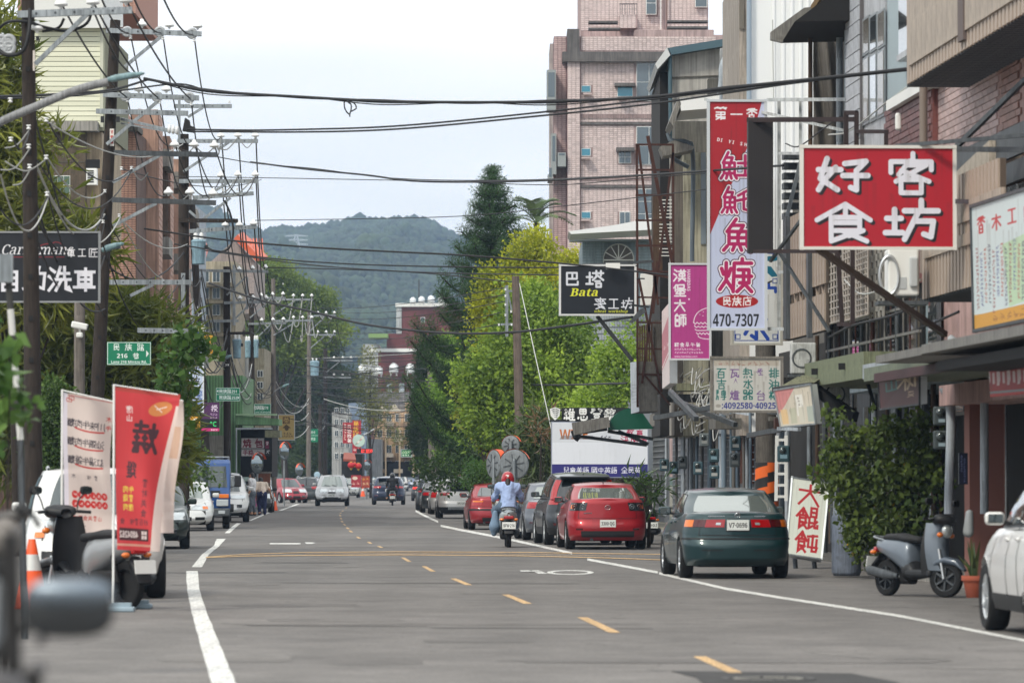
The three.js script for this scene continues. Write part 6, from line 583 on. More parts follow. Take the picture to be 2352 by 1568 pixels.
{
car(at({...SUV,H:1.6,paint:'#f0f0ee',label:'white crossover cut off by the right edge of the view',category:'car',cladding:0.2,spokes:6,R:0.345,tw:0.235,mirrorMat:paint('#e6e5e0')},'f',2462,1447,false,-0.02));
car(at({...SEDAN,paint:[0.006,0.035,0.04],label:'dark green old sedan parked beside the leaning white sign board',category:'car',glass:CM.glassM,rear:CM.glassL,rgT:0.075,rgV0:0.08,deck:[[0,0.93],[0.06,0.99],[0.18,1.0],[0.45,0.94],[0.66,0.92],[0.76,0.88],[0.92,0.78],[1,0.66]],cab:{f0:0.7,f1:0.54,r1:0.3,r0:0.135},spokes:7,plate:{text:'V7·0696',y:0.815},antenna:false,rearP:[[0,0.15],[0.12,0.02],[0.42,0],[0.5,0.035],[0.55,0.06],[0.93,0.08],[1,0.14]],
rearBits:[['plate_recess',CM.trim,-0.024,0.024,0.72,0.92,false,0.004],['tail_light',CM.red,0.028,0.066,0.785,0.9],['tail_light_corner',CM.redD,0.066,0.088,0.79,0.9],['turn_lamp',CM.amber,0.088,0.112,0.79,0.895],['reversing_lamp',CM.clear,0.036,0.046,0.82,0.855,true,0.014],['bumper_strip',CM.trim,-0.12,0.12,0.595,0.62,false,0.016],['bumper_slot',CM.trim,0.03,0.07,0.43,0.445],['trunk_gap',CM.trim,-0.075,0.075,0.655,0.662,false,0.004]],
extra:({t0,lay,Sf,onS})=>{const p=lay(Sf,0,onS(0,0.955),0.012);const b=new B();b.add(new THREE.TorusGeometry(0.04,0.007,5,18),_m.makeTranslation(p.x,p.y,p.z));b.add(new THREE.TorusGeometry(0.02,0.006,5,14),_m.makeScale(0.8,1.4,1).setPosition(p.x,p.y + 0.006,p.z));b.mesh('emblem',MT.chrome,t0);const s=new B();for(const[t,w]of[[-0.05,0.26],[0.052,0.17]]){const q=lay(Sf,t,onS(t,0.945),0.01);for(let i=0;i<8;i++)s.box(q.x +(i - 3.5)*w / 8,q.y,q.z,w / 11,0.02,0.006);}s.mesh('badge_lettering',MT.chrome,t0);}},'r',1683,1327,false,-0.012));
car(at({...SEDAN,L:4.4,W:1.755,H:1.465,R:0.32,paint:[0.33,0.005,0.012],label:'bright red saloon with dark round tail lamps parked in front of the grey SUV',glass:CM.glassM,rear:CM.glassL,rgT:0.072,deck:[[0,1.02],[0.05,1.07],[0.14,1.06],[0.45,0.98],[0.66,0.95],[0.76,0.9],[0.92,0.8],[1,0.66]],cab:{f0:0.73,f1:0.55,r1:0.27,r0:0.1},plate:{text:'3300·QG',y:0.55},spokes:5,antenna:true,exhaust:-0.045,beltIn:0.09,
rearP:[[0,0.12],[0.12,0.02],[0.35,0],[0.44,0.03],[0.5,0.055],[0.95,0.1],[1,0.13]],
rearBits:[['tail_light',CM.lampD,(t)=>0,0,0,0],].slice(1).concat([['tail_lamp',CM.lampD,0.058,0.105,0.83,1.0],['tail_lamp_amber',CM.amber,0.09,0.1,0.87,0.95,true,0.012],['lower_bumper',CM.trim,-0.07,0.07,0.27,0.4,false,0.006],['plate_recess',paint([0.3,0.006,0.012]),-0.04,0.04,0.44,0.66,false,0.003],['reflector',CM.redD,0.065,0.082,0.42,0.46]]),
extra:({t0,lay,Sf,onS,both})=>{both((s)=>{for(const[t,y,r,m]of[[0.066,0.915,0.05,M('#70767a',0.2,{metal:0.5,key:'rl'})],[0.087,0.91,0.05,CM.redD]]){const p=lay(Sf,s*t,onS(s*t,y),0.014);const b=new B().add(new THREE.TorusGeometry(r,0.012,6,20),_m.makeRotationY(s*0.35).setPosition(p.x,p.y,p.z)).sph(p.x,p.y,p.z - 0.02,r*0.55,r*0.55,0.03,8);b.mesh('round_lamp',m,t0);}});const p=lay(Sf,0,onS(0,0.9),0.012),b=new B().add(new THREE.TorusGeometry(0.05,0.006,5,20),_m.makeScale(1.2,0.9,1).setPosition(p.x,p.y,p.z));for(const k of[-1,1])b.beam(V(p.x,p.y - 0.01,p.z),V(p.x + k*0.045,p.y + 0.025,p.z),0.01,0.01);b.mesh('emblem',MT.chrome,t0);const q=lay(Sf,-0.052,onS(-0.052,0.78),0.01),s2=new B();for(let i=0;i<6;i++)s2.box(q.x +(i - 2.5)*0.03,q.y,q.z,0.02,0.025,0.006);s2.mesh('badge_lettering',MT.chrome,t0);}},'r',1390,1261,false,0.0));
car(at({...SUV,W:1.82,H:1.69,paint:[0.035,0.042,0.05],metal:0.5,label:'dark grey SUV with tall red tail lamps behind the bright red saloon',glass:CM.glassM,rear:CM.glass,spoiler:true,antenna:true,cladding:0.2,rails:false,rearBits:[['tail_light',CM.red,0.075,0.108,0.92,1.04],['rear_chrome_strip',MT.chrome,-0.055,0.055,0.93,0.965,false],['reflector',CM.redD,0.06,0.085,0.45,0.5]],
extra:({t0,pan,Gf,both})=>both((s)=>pan(new B(),Gf,s*0.072,s*0.105,0.0,0.88,0.012,4,6).mesh('tall_tail_lamp',CM.red,t0))},'r',1338,1251,false,0.02));
car(at({...SEDAN,L:4.7,W:1.8,H:1.46,R:0.315,paint:[0.14,0.155,0.18],metal:0.55,label:'silver grey sedan parked between the red coupe and the dark grey SUV',glass:CM.glassM,rear:CM.glassL,rearBits:[['tail_light',CM.red,0.05,0.105,0.78,0.93],['reflector',CM.redD,0.06,0.09,0.42,0.45]],plate:{text:'APK·5273',y:0.8}},'r',1282,1240,false,0.01));
car(at({...SEDAN,L:4.4,W:1.7,H:1.39,paint:[0.3,0.012,0.02],label:'dusky red older saloon with black side strips parked before the white crossover',glass:CM.glass,rear:CM.glassM,plate:{text:'5657·XW',y:0.76},exhaust:-0.055,deck:[[0,0.9],[0.03,0.95],[0.15,0.96],[0.45,0.92],[0.66,0.91],[0.76,0.87],[0.92,0.78],[1,0.66]],rearBits:[['tail_light',CM.red,0.058,0.098,0.71,0.86],['lamp_strip',CM.amber,0.058,0.096,0.81,0.85,true,0.013],['bumper_strip',CM.trim,-0.12,0.12,0.56,0.61,false,0.016],['lower_bumper',CM.trim,-0.06,0.06,0.25,0.36,false,0.006]],spokes:8},'r',1140,1216,false,0.01));
car(at({...HATCH,W:1.78,H:1.55,R:0.33,paint:[0.62,0.63,0.63],label:'white hatchback crossover with black rear bumper behind the dusky red saloon',glass:CM.glass,rails:true,cladding:0.3,rearBits:[['tail_light',CM.red,0.06,0.108,0.86,0.99],['bumper_plate',MT.steel,-0.06,0.06,0.33,0.43,false,0.014]],plate:{text:'APE·0257',y:0.56}},'r',1058,1190,false,0.01));
car(at({...HATCH,L:4.6,H:1.53,paint:[0.4,0.41,0.42],metal:0.5,label:'silver estate car with roof rails and upright red tail lamps',glass:CM.glassM,rails:true,rearBits:[['tail_light',CM.red,0.075,0.112,0.7,0.96]]},'r',1034,1181,false,0.01));
car(at({...SEDAN,paint:[0.02,0.024,0.026],label:'dark sedan squeezed between the silver estate and the black SUV',rearBits:[['tail_light',CM.red,0.06,0.1,0.75,0.88]]},'r',1010,1177,false,0.01));
car(at({...SUV,paint:[0.016,0.022,0.03],label:'black SUV with pale roof reflection at the head of the parked row',rearBits:[['tail_light',CM.red,0.07,0.108,0.85,1.0]],rails:true},'r',1001,1172,false,0.01));
car(at({...SEDAN,name:'moving_car',paint:[0.018,0.02,0.024],label:'dark sedan with a lit tail lamp driving away beside the parked row',rearBits:[['tail_light',M('#d8281a',0.2,{emissive:'#ff2a14',emissiveIntensity:0.5,key:'lit'}),0.06,0.1,0.76,0.9]]},'r',974,1150,false));
car(at({...SUV,name:'moving_car',L:4.7,W:1.88,H:1.62,R:0.36,paint:[0.012,0.024,0.06],metal:0.4,label:'dark blue crossover driving away in the middle of the road',spoiler:true,rearBits:[['tail_light',CM.red,0.05,0.105,0.93,1.04],['lower_bumper',CM.trim,-0.07,0.07,0.3,0.42,false],['reflector',CM.redD,0.06,0.09,0.5,0.54]],plate:{text:'BAM·3188',y:0.8}},'r',892,1159,false));
car(at({...SUV,name:'moving_car',H:1.68,paint:[0.42,0.43,0.44],metal:0.5,label:'silver SUV with dark lower bumper driving towards the viewer',front:CM.glassL,frontWiper:true,cladding:0.22,frontBits:[['grille',CM.grille,-0.036,0.036,0.66,0.74,false],['grille_bar',MT.chrome,-0.03,0.03,0.755,0.8,false,0.014],['headlight',CM.clear,0.04,0.085,0.72,0.9],['lower_grille',CM.grille,-0.07,0.07,0.3,0.48,false,0.012],['fog_light',CM.clear,0.06,0.07,0.44,0.5,true,0.02]],plate:{text:'3101·TU',y:0.57,ends:['front']},rails:true,extra:({t0,lay,Sf,onS})=>{const p=lay(Sf,0.5,onS(0.5,0.78),0.025);new B().box(p.x - 0.04,p.y,p.z,0.015,0.07,0.012).box(p.x + 0.04,p.y,p.z,0.015,0.07,0.012).box(p.x,p.y,p.z,0.07,0.014,0.012).mesh('emblem',MT.chrome,t0);}},'f',762,1162,true));
car(at({...HATCH,name:'moving_car',W:1.7,paint:[0.4,0.4,0.37],metal:0.4,label:'pale silver car following behind the oncoming silver SUV',front:CM.glassL,frontBits:front(0.56,0.12,0.045)},'f',799,1143,true));
car(at({...SUV,name:'moving_car',paint:[0.6,0.6,0.58],label:'white car far down the road beyond the dark blue crossover',front:CM.glassM,frontBits:front(0.6,0.12)},'f',918,1128,true));
car(at({...SEDAN,name:'moving_car',paint:[0.55,0.55,0.55],label:'white sedan at the far bend beside the covered truck',front:CM.glassM,frontBits:front(0.55,0.12)},'f',862,1130,true));
car(at({...SEDAN,name:'moving_car',paint:[0.08,0.12,0.22],label:'small blue sedan furthest away between the white car and the parked row',front:CM.glassM,frontBits:front(0.55,0.12)},'f',938,1124,true));
car(at({...SUV,L:4.45,W:1.84,H:1.7,R:0.35,tw:0.24,paint:[0.72,0.72,0.7],label:'white SUV parked on the left behind the banners and the black seated scooter',glass:CM.glassM,front:CM.glassM,frontWiper:true,rails:true,cladding:0.13,mirrorMat:paint([0.72,0.72,0.7]),deck:[[0,1.05],[0.3,1.06],[0.6,1.05],[0.72,1.04],[0.8,1.02],[0.93,0.93],[1,0.72]],frontBits:[['grille',CM.grille,-0.04,0.04,0.42,0.6,false],['upper_grille',MT.chrome,-0.035,0.035,0.68,0.74,false],['headlight',CM.clear,0.04,0.095,(t)=>0.72 + Math.abs(t - 0.5)*0.6,(t)=>0.84 + Math.abs(t - 0.5)*1.6],['fog_surround',CM.grille,0.055,0.085,0.42,0.6],['fog_light',CM.clear,0.064,0.075,0.47,0.55,true,0.02],['headlight_amber',CM.amber,0.084,0.096,0.77,0.84,true,0.016]]},'f',216,1373,true,0.03));
car(at({...SEDAN,paint:[0.012,0.03,0.026],label:'dark green sedan nose showing behind the red banner',front:CM.glassM,frontBits:front(0.55,0.1),plate:{text:'QN·5521',y:0.44,ends:['front']}},'f',346,1260,true,0.02));
car(at({...SEDAN,L:4.3,H:1.46,R:0.29,paint:[0.6,0.61,0.6],metal:0.3,label:'white small sedan parked in front of the blue truck',front:CM.glassL,glass:CM.glassM,frontWiper:true,frontBits:[['grille',CM.grille,-0.03,0.03,0.6,0.69,false],['headlight',CM.clear,0.036,0.088,0.6,0.75],['turn_lamp',CM.amber,0.076,0.09,0.62,0.7,true,0.016],['lower_grille',CM.grille,-0.035,0.035,0.3,0.4,false],['fog_recess',CM.grille,0.055,0.08,0.32,0.4]]},'f',424,1219,true,0.02));
car(at({...SUV,W:1.845,paint:[0.68,0.68,0.67],label:'white SUV with black lower grille parked beyond the blue truck',front:CM.glassM,frontWiper:true,cladding:0.16,frontBits:[['grille',CM.grille,-0.05,0.05,0.8,0.86,false],['headlight',CM.clear,0.05,0.1,0.8,0.92],['lower_grille',CM.grille,-0.06,0.06,0.36,0.62,false],['fog_light',CM.lampD,0.068,0.082,0.5,0.6],['skid_plate',MT.steel,-0.05,0.05,0.27,0.35,false]]},'f',511,1199,true,0.02));
car(at({...SUV,H:1.75,paint:[0.35,0.37,0.38],label:'grey van roof showing behind the second white SUV',front:CM.glassM,frontBits:front(0.62,0.12)},'f',508,1188,true));
car(at({...HATCH,paint:[0.3,0.02,0.035],label:'wine red hatchback parked askew beyond the row of scooters',front:CM.glassM,frontBits:front(0.55,0.14,0.045),R:0.31},'f',672,1155,true,0.32));
car(at({...HATCH,H:1.6,L:4.6,paint:[0.045,0.055,0.06],metal:0.4,label:'dark grey estate seen from behind left of the oncoming silver SUV',rearBits:[['tail_light',CM.red,0.06,0.105,0.82,1.0]],rails:true},'r',702,1154,false,-0.1));
car(at({...SEDAN,paint:[0.014,0.015,0.017],label:'black car parked behind the stooping woman',front:CM.glassM,frontBits:front(0.55,0.12)},'f',582,1177,true));
}
{
const p=G(462,1214),th=Math.PI - Math.atan(heading(-p.z))+ 0.02,t=thing('delivery_truck','blue small truck with a grey roof rack parked behind the white small sedan','truck',[p.x,0,p.z],th),bl=paint([0.008,0.06,0.22],0.1),w=0.86;
const prof=[[-0.75,0.62],[-0.8,0.95],[-0.72,1.2],[-0.5,1.92],[-0.38,2.0],[0.75,2.02],[0.85,1.95],[0.86,0.62]],s=new THREE.Shape(prof.map(([z,y])=>new THREE.Vector2(z,y)));const g=new THREE.ExtrudeGeometry(s,{depth:w*2 - 0.12,bevelEnabled:true,bevelSize:0.06,bevelThickness:0.06,bevelSegments:3});g.rotateY(-Math.PI / 2);g.translate(w - 0.06,0,0);new B().add(g).mesh('cab',bl,t);
const on=(x,k)=>V(x,lerp(1.2,1.92,k),lerp(-0.72,-0.5,k)- 0.075),q=new B().quad(on(-w + 0.1,0.06),on(w - 0.1,0.06),on(w - 0.14,0.93),on(-w + 0.14,0.93));q.mesh('windscreen',CM.glassM,t);const wp=new B();for(const x of[-0.3,0.25])wp.bar(on(x,0.03).setZ(-0.86),on(x + 0.4,0.2).setZ(-0.8),0.012,5);wp.mesh('wiper',CM.trim,t);
for(const k of[-1,1]){new B().rbox(k*0.62,0.78,-0.87,0.36,0.2,0.06,0.02).mesh('headlight',CM.clear,t);new B().rbox(k*0.66,0.98,-0.87,0.3,0.12,0.05,0.02).mesh('turn_lamp',CM.amber,t);const m=new B().rbox(k*1.08,1.42,-0.72,0.2,0.34,0.1,0.04);const mi=m.mesh('wing_mirror',MT.black,t);new B().bar(V(k*0.86,1.25,-0.62),V(k*1.08,1.28,-0.72),0.015).bar(V(k*0.86,1.6,-0.55),V(k*1.08,1.58,-0.72),0.015).mesh('mirror_arm',MT.black,mi);new B().box(k*(w + 0.005),1.5,0.1,0.02,0.6,0.8).mesh('side_window',CM.glass,t);}
new B().rbox(0,0.5,-0.84,1.7,0.24,0.14,0.04).mesh('bumper',MT.steelD,t);new B().box(0,1.06,-0.87,1.1,0.16,0.02).mesh('grille',MT.black,t);for(const k of[-0.5,0.5])new B().rbox(k*1.2,0.5,-0.92,0.2,0.1,0.02,0.02).mesh('fog_light',CM.clear,t);
new B().box(0,0.85,2.45,1.7,0.1,2.9).box(0,1.05,3.9,1.7,0.36,0.05).box(-0.84,1.05,2.45,0.05,0.36,2.9).box(0.84,1.05,2.45,0.05,0.36,2.9).mesh('bed',bl,t);const rk=new B();for(const x of[-0.82,0.82])rk.bar(V(x,2.14,-0.3),V(x,2.14,3.8),0.022).bar(V(x,1.1,1.1),V(x,2.14,1.1),0.022).bar(V(x,1.1,3.8),V(x,2.14,3.8),0.022);rk.bar(V(-0.82,2.14,-0.3),V(0.82,2.14,-0.3),0.022).bar(V(-0.82,2.14,1.1),V(0.82,2.14,1.1),0.022);rk.mesh('roof_rack',MT.steel,t);
new B().box(0,0.55,1.5,1.2,0.3,4.4).mesh('chassis',CM.under,t);for(const z of[0,2.9])for(const k of[-1,1]){const wh=wheelOf(0.32,0.2,6,true);wh.position.set(k*0.74,0.32,z);if(k<0)wh.rotation.y=Math.PI;t.add(wh);}
}
{
const p=G(876,1124),t=thing('covered_truck','dark green canvas covered truck far down the road','truck',[p.x,0,p.z],Math.PI),gm=M('#2f3f35',0.9);new B().rbox(0,2.1,1.8,2.2,2.0,4,0.12).mesh('canvas',gm,t);new B().rbox(0,1.5,-0.9,2.0,1.4,1.4,0.12).mesh('cab',paint([0.3,0.42,0.5]),t);new B().box(0,1.75,-1.62,1.7,0.6,0.03).mesh('windscreen',CM.glassM,t);new B().box(0,0.75,-1.6,2.0,0.25,0.15).mesh('bumper',MT.black,t);for(const z of[-0.8,2.6])for(const k of[-0.85,0.85]){const w=wheelOf(0.4,0.25,6,true);w.position.set(k,0.4,z);t.add(w);}
}
// ------------------------------------------------------------------ scooters, riders, walkers
{
const road=(y)=>Math.atan(-heading(depthAt(y)));
let g=G(1168,1257),th=road(1257)- 0.03;const spot=(gx,gy,tn,dz=0.6)=>{const p=G(gx,gy);return[p.x + -Math.sin(tn)*dz,0,p.z - Math.cos(tn)*dz];};
scooter({name:'moving_scooter',label:'silver white scooter ridden by the woman in the red helmet',at:spot(1168,1257,th),turn:th,paint:'#a9b2b4',scale:1.1,plate:'BFW·216',R:0.23,mirrorPaint:false});
const striped=M('#a9bbdc',0.85,{tex:dataTex(64,(u)=>{const s=0.5 + 0.5*Math.sin(u*Math.PI*2*14);return[0.78 + 0.22*s,0.83 + 0.17*s,0.95];}),key:'striped'});
person('person in a light blue striped jacket and red helmet riding a scooter, seen from behind',spot(1168,1257,th,0.66),th,{...RIDE,head:[0,1.5,0.03],neck:[0,1.38,0.07],chest:[0,1.25,0.12],sL:[-0.18,1.32,0.1],sR:[0.18,1.32,0.1]},{hood:true,shirt:striped,trousers:M('#56687c',0.9),helmet:M('#a5141f',0.25,{clearcoat:1,key:'helm'}),shoes:M('#39424c',0.8),legFit:0.035,helmetMark:(h,hp)=>{new B().sph(...hp(-0.135,0.06,0).toArray(),0.03,0.035,0.015,6).sph(...hp(-0.135,0.02,0.02).toArray(),0.02,0.02,0.014,6).sph(...hp(-0.13,-0.02,0.0).toArray(),0.035,0.012,0.014,6).mesh('helmet_mark',MT.white,h);},longHair:[[[0,1.49,0.13],[0.0,1.38,0.19],0.06,0.05],[[0,1.38,0.19],[0.05,1.22,0.24],0.055,0.03],[[0.0,1.38,0.19],[-0.06,1.24,0.24],0.04,0.018]],extra:(t)=>{new B().add(sdfGeo([[V(-0.28,0.75,0.1),V(-0.3,0.45,0.12),0.06,0.1],[V(-0.3,0.45,0.12),V(-0.31,0.3,0.1),0.1,0.06]],0.016)).mesh('wide_trouser_leg',M('#6f859c',0.9),t);}});
th=road(1161);scooter({name:'moving_scooter',label:'black scooter following behind the dark blue crossover',at:spot(901,1161,th),turn:th,paint:'#131416',plate:'MFK·2074',R:0.25});
const blk=M('#14151a',0.8);person('person in black with helmet and backpack riding behind the dark blue crossover',spot(901,1161,th),th,{...RIDE,head:[0,1.6,0.03],neck:[0,1.46,0.07],sL:[-0.2,1.39,0.1],sR:[0.2,1.39,0.1]},{shirt:blk,trousers:M('#1a1c22',0.9),helmet:M('#0d0e10',0.2,{clearcoat:1,key:'helmb'}),extra:(t)=>new B().rbox(0,1.22,0.32,0.3,0.38,0.16,0.06).mesh('backpack',M('#1f2024',0.9),t)});
th=road(1150);scooter({name:'moving_scooter',label:'dark scooter beside the black SUV at the head of the parked row',at:spot(965,1149,th),turn:th,paint:'#1a1b1d'});person('person in dark clothes and black helmet riding past the black SUV, mostly hidden',spot(965,1149,th),th,{...RIDE,head:[0,1.58,0.03]},{cell:0.025,shirt:M('#15161c',0.9),trousers:blk,helmet:M('#101114',0.3,{key:'helmc'})});
{const f=G(2152,1376),r=G(2052,1364),mid0=0;const mid=f.clone().add(r).multiplyScalar(0.5);const tt=3.72;scooter({label:'silver and black scooter parked facing the road in front of the ivy',at:[mid.x + 0.02,0,mid.z],turn:tt,paint:'#6a747f',paint2:'#57626f',plate:'EPK·886',R:0.235,steer:0.35,lean:0.06,cowl:false,bagHook:(t)=>{new B().add(sdfGeo([[V(-0.33,1.1,-0.62),V(-0.34,0.86,-0.6),0.05,0.07]],0.014)).mesh('hanging_bag',M('#9fa5a8',0.5),t);}});}
{const p=G(196,1397);scooter({frontPaint:true,scale:1.14,label:'silver scooter with a long black seat parked behind the red banner pole',at:[p.x + 0.05,0,p.z - 0.1],turn:0.75,paint:'#8d9194',paint2:'#222427',R:0.25,railMat:MT.black});}
{const p=G(1502,1250);scooter({label:'dark motorcycle half hidden between the bright red saloon and the green sedan',at:[p.x - 0.15,0,p.z - 0.7],turn:0.12,paint:'#1c1d21',plate:'769·DLE',R:0.29,railMat:MT.chrome});}
const row='scooters parked in a row on the left';[[637,1149,-1.0,[0.05,0.12,0.4],'blue and silver scooter at the front of the parked row behind the walkers'],[650,1152,-1.15,[0.05,0.05,0.06],'black scooter with its rear wheel outermost in the row behind the walkers'],[630,1143,-1.05,[0.35,0.36,0.38],'pale grey scooter half hidden in the row behind the walkers'],[838,1125,0.6,[0.06,0.07,0.08],'dark scooter parked beside the red menu posters']].forEach(([x,y,tn,c,label])=>{const p=G(x,y);scooter({label,at:[p.x,0,p.z],turn:tn,paint:c,group:label.includes('row')?row:undefined});});
{const t=thing('near_scooter','blurred dark scooter mirror and handlebar very close at the lower left','scooter'),d=10.2;const m=P(158,1395,d);
const shell=new B().add(loft([[m.x,m.y,m.z - 0.045,0.04,0.025,2.2],[m.x,m.y,m.z - 0.03,0.088,0.055,2.5],[m.x,m.y,m.z + 0.015,0.1,0.066,2.8],[m.x,m.y,m.z + 0.03,0.094,0.06,2.8]],24)).mesh('mirror',M('#24282c',0.28,{clearcoat:1,key:'nm'}),t);new B().add(loft([[m.x + 0.006,m.y + 0.03,m.z + 0.012,0.09,0.034,2.6],[m.x + 0.004,m.y + 0.032,m.z + 0.036,0.084,0.028,2.6]],24)).mesh('mirror_glass',M('#7c8792',0.4,{metal:0.7}),shell);
new B().tube([P(65,1440,d),P(20,1460,d),P(-10,1520,d),P(-40,1700,d)],0.012,8).mesh('mirror_stem',MT.black,t);
new B().bar(P(22,1225,d),P(30,1600,d),0.02,12).bar(P(75,1540,d),P(70,1640,d),0.02).mesh('stem',M('#2b2a2a',0.5,{metal:0.3}),t);new B().add(loft([[P(0,1600,d).x,P(0,1600,d).y,-d - 0.2,0.06,0.05],[P(0,1620,d).x,P(0,1620,d).y,-d + 0.2,0.08,0.08]],14)).sph(...P(92,1470,d).toArray(),0.012).sph(...P(85,1538,d).toArray(),0.02).mesh('handlebar_cowl',M('#5b5a5c',0.5),t);
new B().bar(P(-80,1250,d),P(30,1330,d),0.02).mesh('handlebar',MT.black,t);settle(t);}
{const t=thing('parked_scooter_handlebar','grey scooter handlebar with a black brake lever at the left edge','scooter'),d=21;new B().tube([P(-60,1170,d),P(-10,1190,d),P(30,1185,d),P(62,1172,d)],0.03,10).mesh('handlebar',M('#4e4c4b',0.5),t);new B().add(loft([[P(20,1230,d).x,P(20,1230,d).y,-d - 0.12,0.04,0.06],[P(15,1235,d).x,P(15,1235,d).y,-d,0.07,0.1],[P(10,1240,d).x,P(10,1240,d).y,-d + 0.1,0.05,0.07]],14)).mesh('headset',M('#77726d',0.5),t);new B().tube([P(35,1168,d),P(66,1176,d),P(90,1210,d)],0.012,6).sph(...P(48,1172,d).toArray(),0.04,0.035,0.035).mesh('brake_lever',MT.black,t);new B().bar(P(12,1240,d),P(-8,1500,d - 0.3),0.035).mesh('fork',MT.steelD,t);settle(t);}
const STAND={pelvis:[0,0.9,0],belly:[0,1.06,0],chest:[0,1.27,0],neck:[0,1.44,0],head:[0,1.58,-0.02],sL:[-0.18,1.39,0],sR:[0.18,1.39,0],eL:[-0.22,1.12,0.03],eR:[0.22,1.12,0.03],wL:[-0.22,0.88,-0.05],wR:[0.22,0.88,-0.05],hL:[-0.09,0.88,0],hR:[0.09,0.88,0],kL:[-0.1,0.48,-0.03],kR:[0.1,0.48,0.02],aL:[-0.1,0.09,0.02],aR:[0.1,0.09,0.1],tL:[-0.11,0.05,-0.12],tR:[0.11,0.05,-0.04]};
{const p=G(578,1184);person('person with short black hair in a white T-shirt walking beside the second white SUV',[p.x,0,p.z],1.25,STAND,{sleeve:'short',shirt:M('#d9d9db',0.85),trousers:M('#5d646c',0.9),palm:[0.3,0,0]});}
{const p=G(601,1183),q=th;person('stooping person in a cream top and navy trousers carrying a pink bag and a cane',[p.x,0,p.z],0.25,{...STAND,pelvis:[0,0.84,0.06],belly:[0,0.98,0.02],chest:[0,1.15,-0.1],neck:[0,1.27,-0.22],head:[0,1.38,-0.3],sL:[-0.18,1.25,-0.12],sR:[0.18,1.25,-0.12],eL:[-0.28,1.0,0.0],eR:[0.3,1.04,0.02],wL:[-0.24,0.8,-0.05],wR:[0.38,0.82,-0.06],hL:[-0.09,0.82,0.05],hR:[0.09,0.82,0.05]},{sleeve:'short',shirt:M('#d8c8b8',0.9),trousers:M('#1a2148',0.9),face:[0,-0.35,-1],shoes:M('#3a3540',0.8),legFit:0.03,extra:(t)=>{new B().add(sdfGeo([[V(-0.34,0.62,-0.02),V(-0.36,0.42,0.0),0.07,0.15],[V(-0.28,0.78,-0.04),V(-0.33,0.62,-0.02),0.02,0.06]],0.016)).mesh('plastic_bag',M('#c9498f',0.5),t);new B().bar(V(-0.27,0.8,-0.16),V(-0.32,0.01,-0.26),0.012,6).mesh('cane',MT.black,t);}});}
function cone(x,y,hgt,label){const p=G(x,y),t=thing('traffic_cone',label,'traffic cone',[p.x,0,p.z]),r=(h)=>lerp(0.17,0.035,h)*hgt / 0.7;new B().lathe([[0.17,0.03],[r(0.05),0.05],[r(0.55),hgt*0.55]].map(([a,b])=>[a*1,b]),0,0,0,18).lathe([[r(0.78),hgt*0.78],[r(1),hgt],[0,hgt]],0,0,0,18).mesh('cone',MT.orange,t);new B().lathe([[r(0.55)*1.01,hgt*0.55],[r(0.78)*1.01,hgt*0.78]],0,0,0,18).mesh('reflective_band',M('#c9cac6',0.4,{metal:0.3}),t);new B().rbox(0,0.02,0,0.38,0.04,0.38,0.015).mesh('foot',MT.orange,t);}
cone(72,1398,0.82,'orange traffic cone with a pale band between the white SUV and the near mirror');cone(628,1172,0.8,'orange traffic cone next to the stooping person');cone(833,1140,0.8,'orange traffic cone in front of the red menu posters');
}
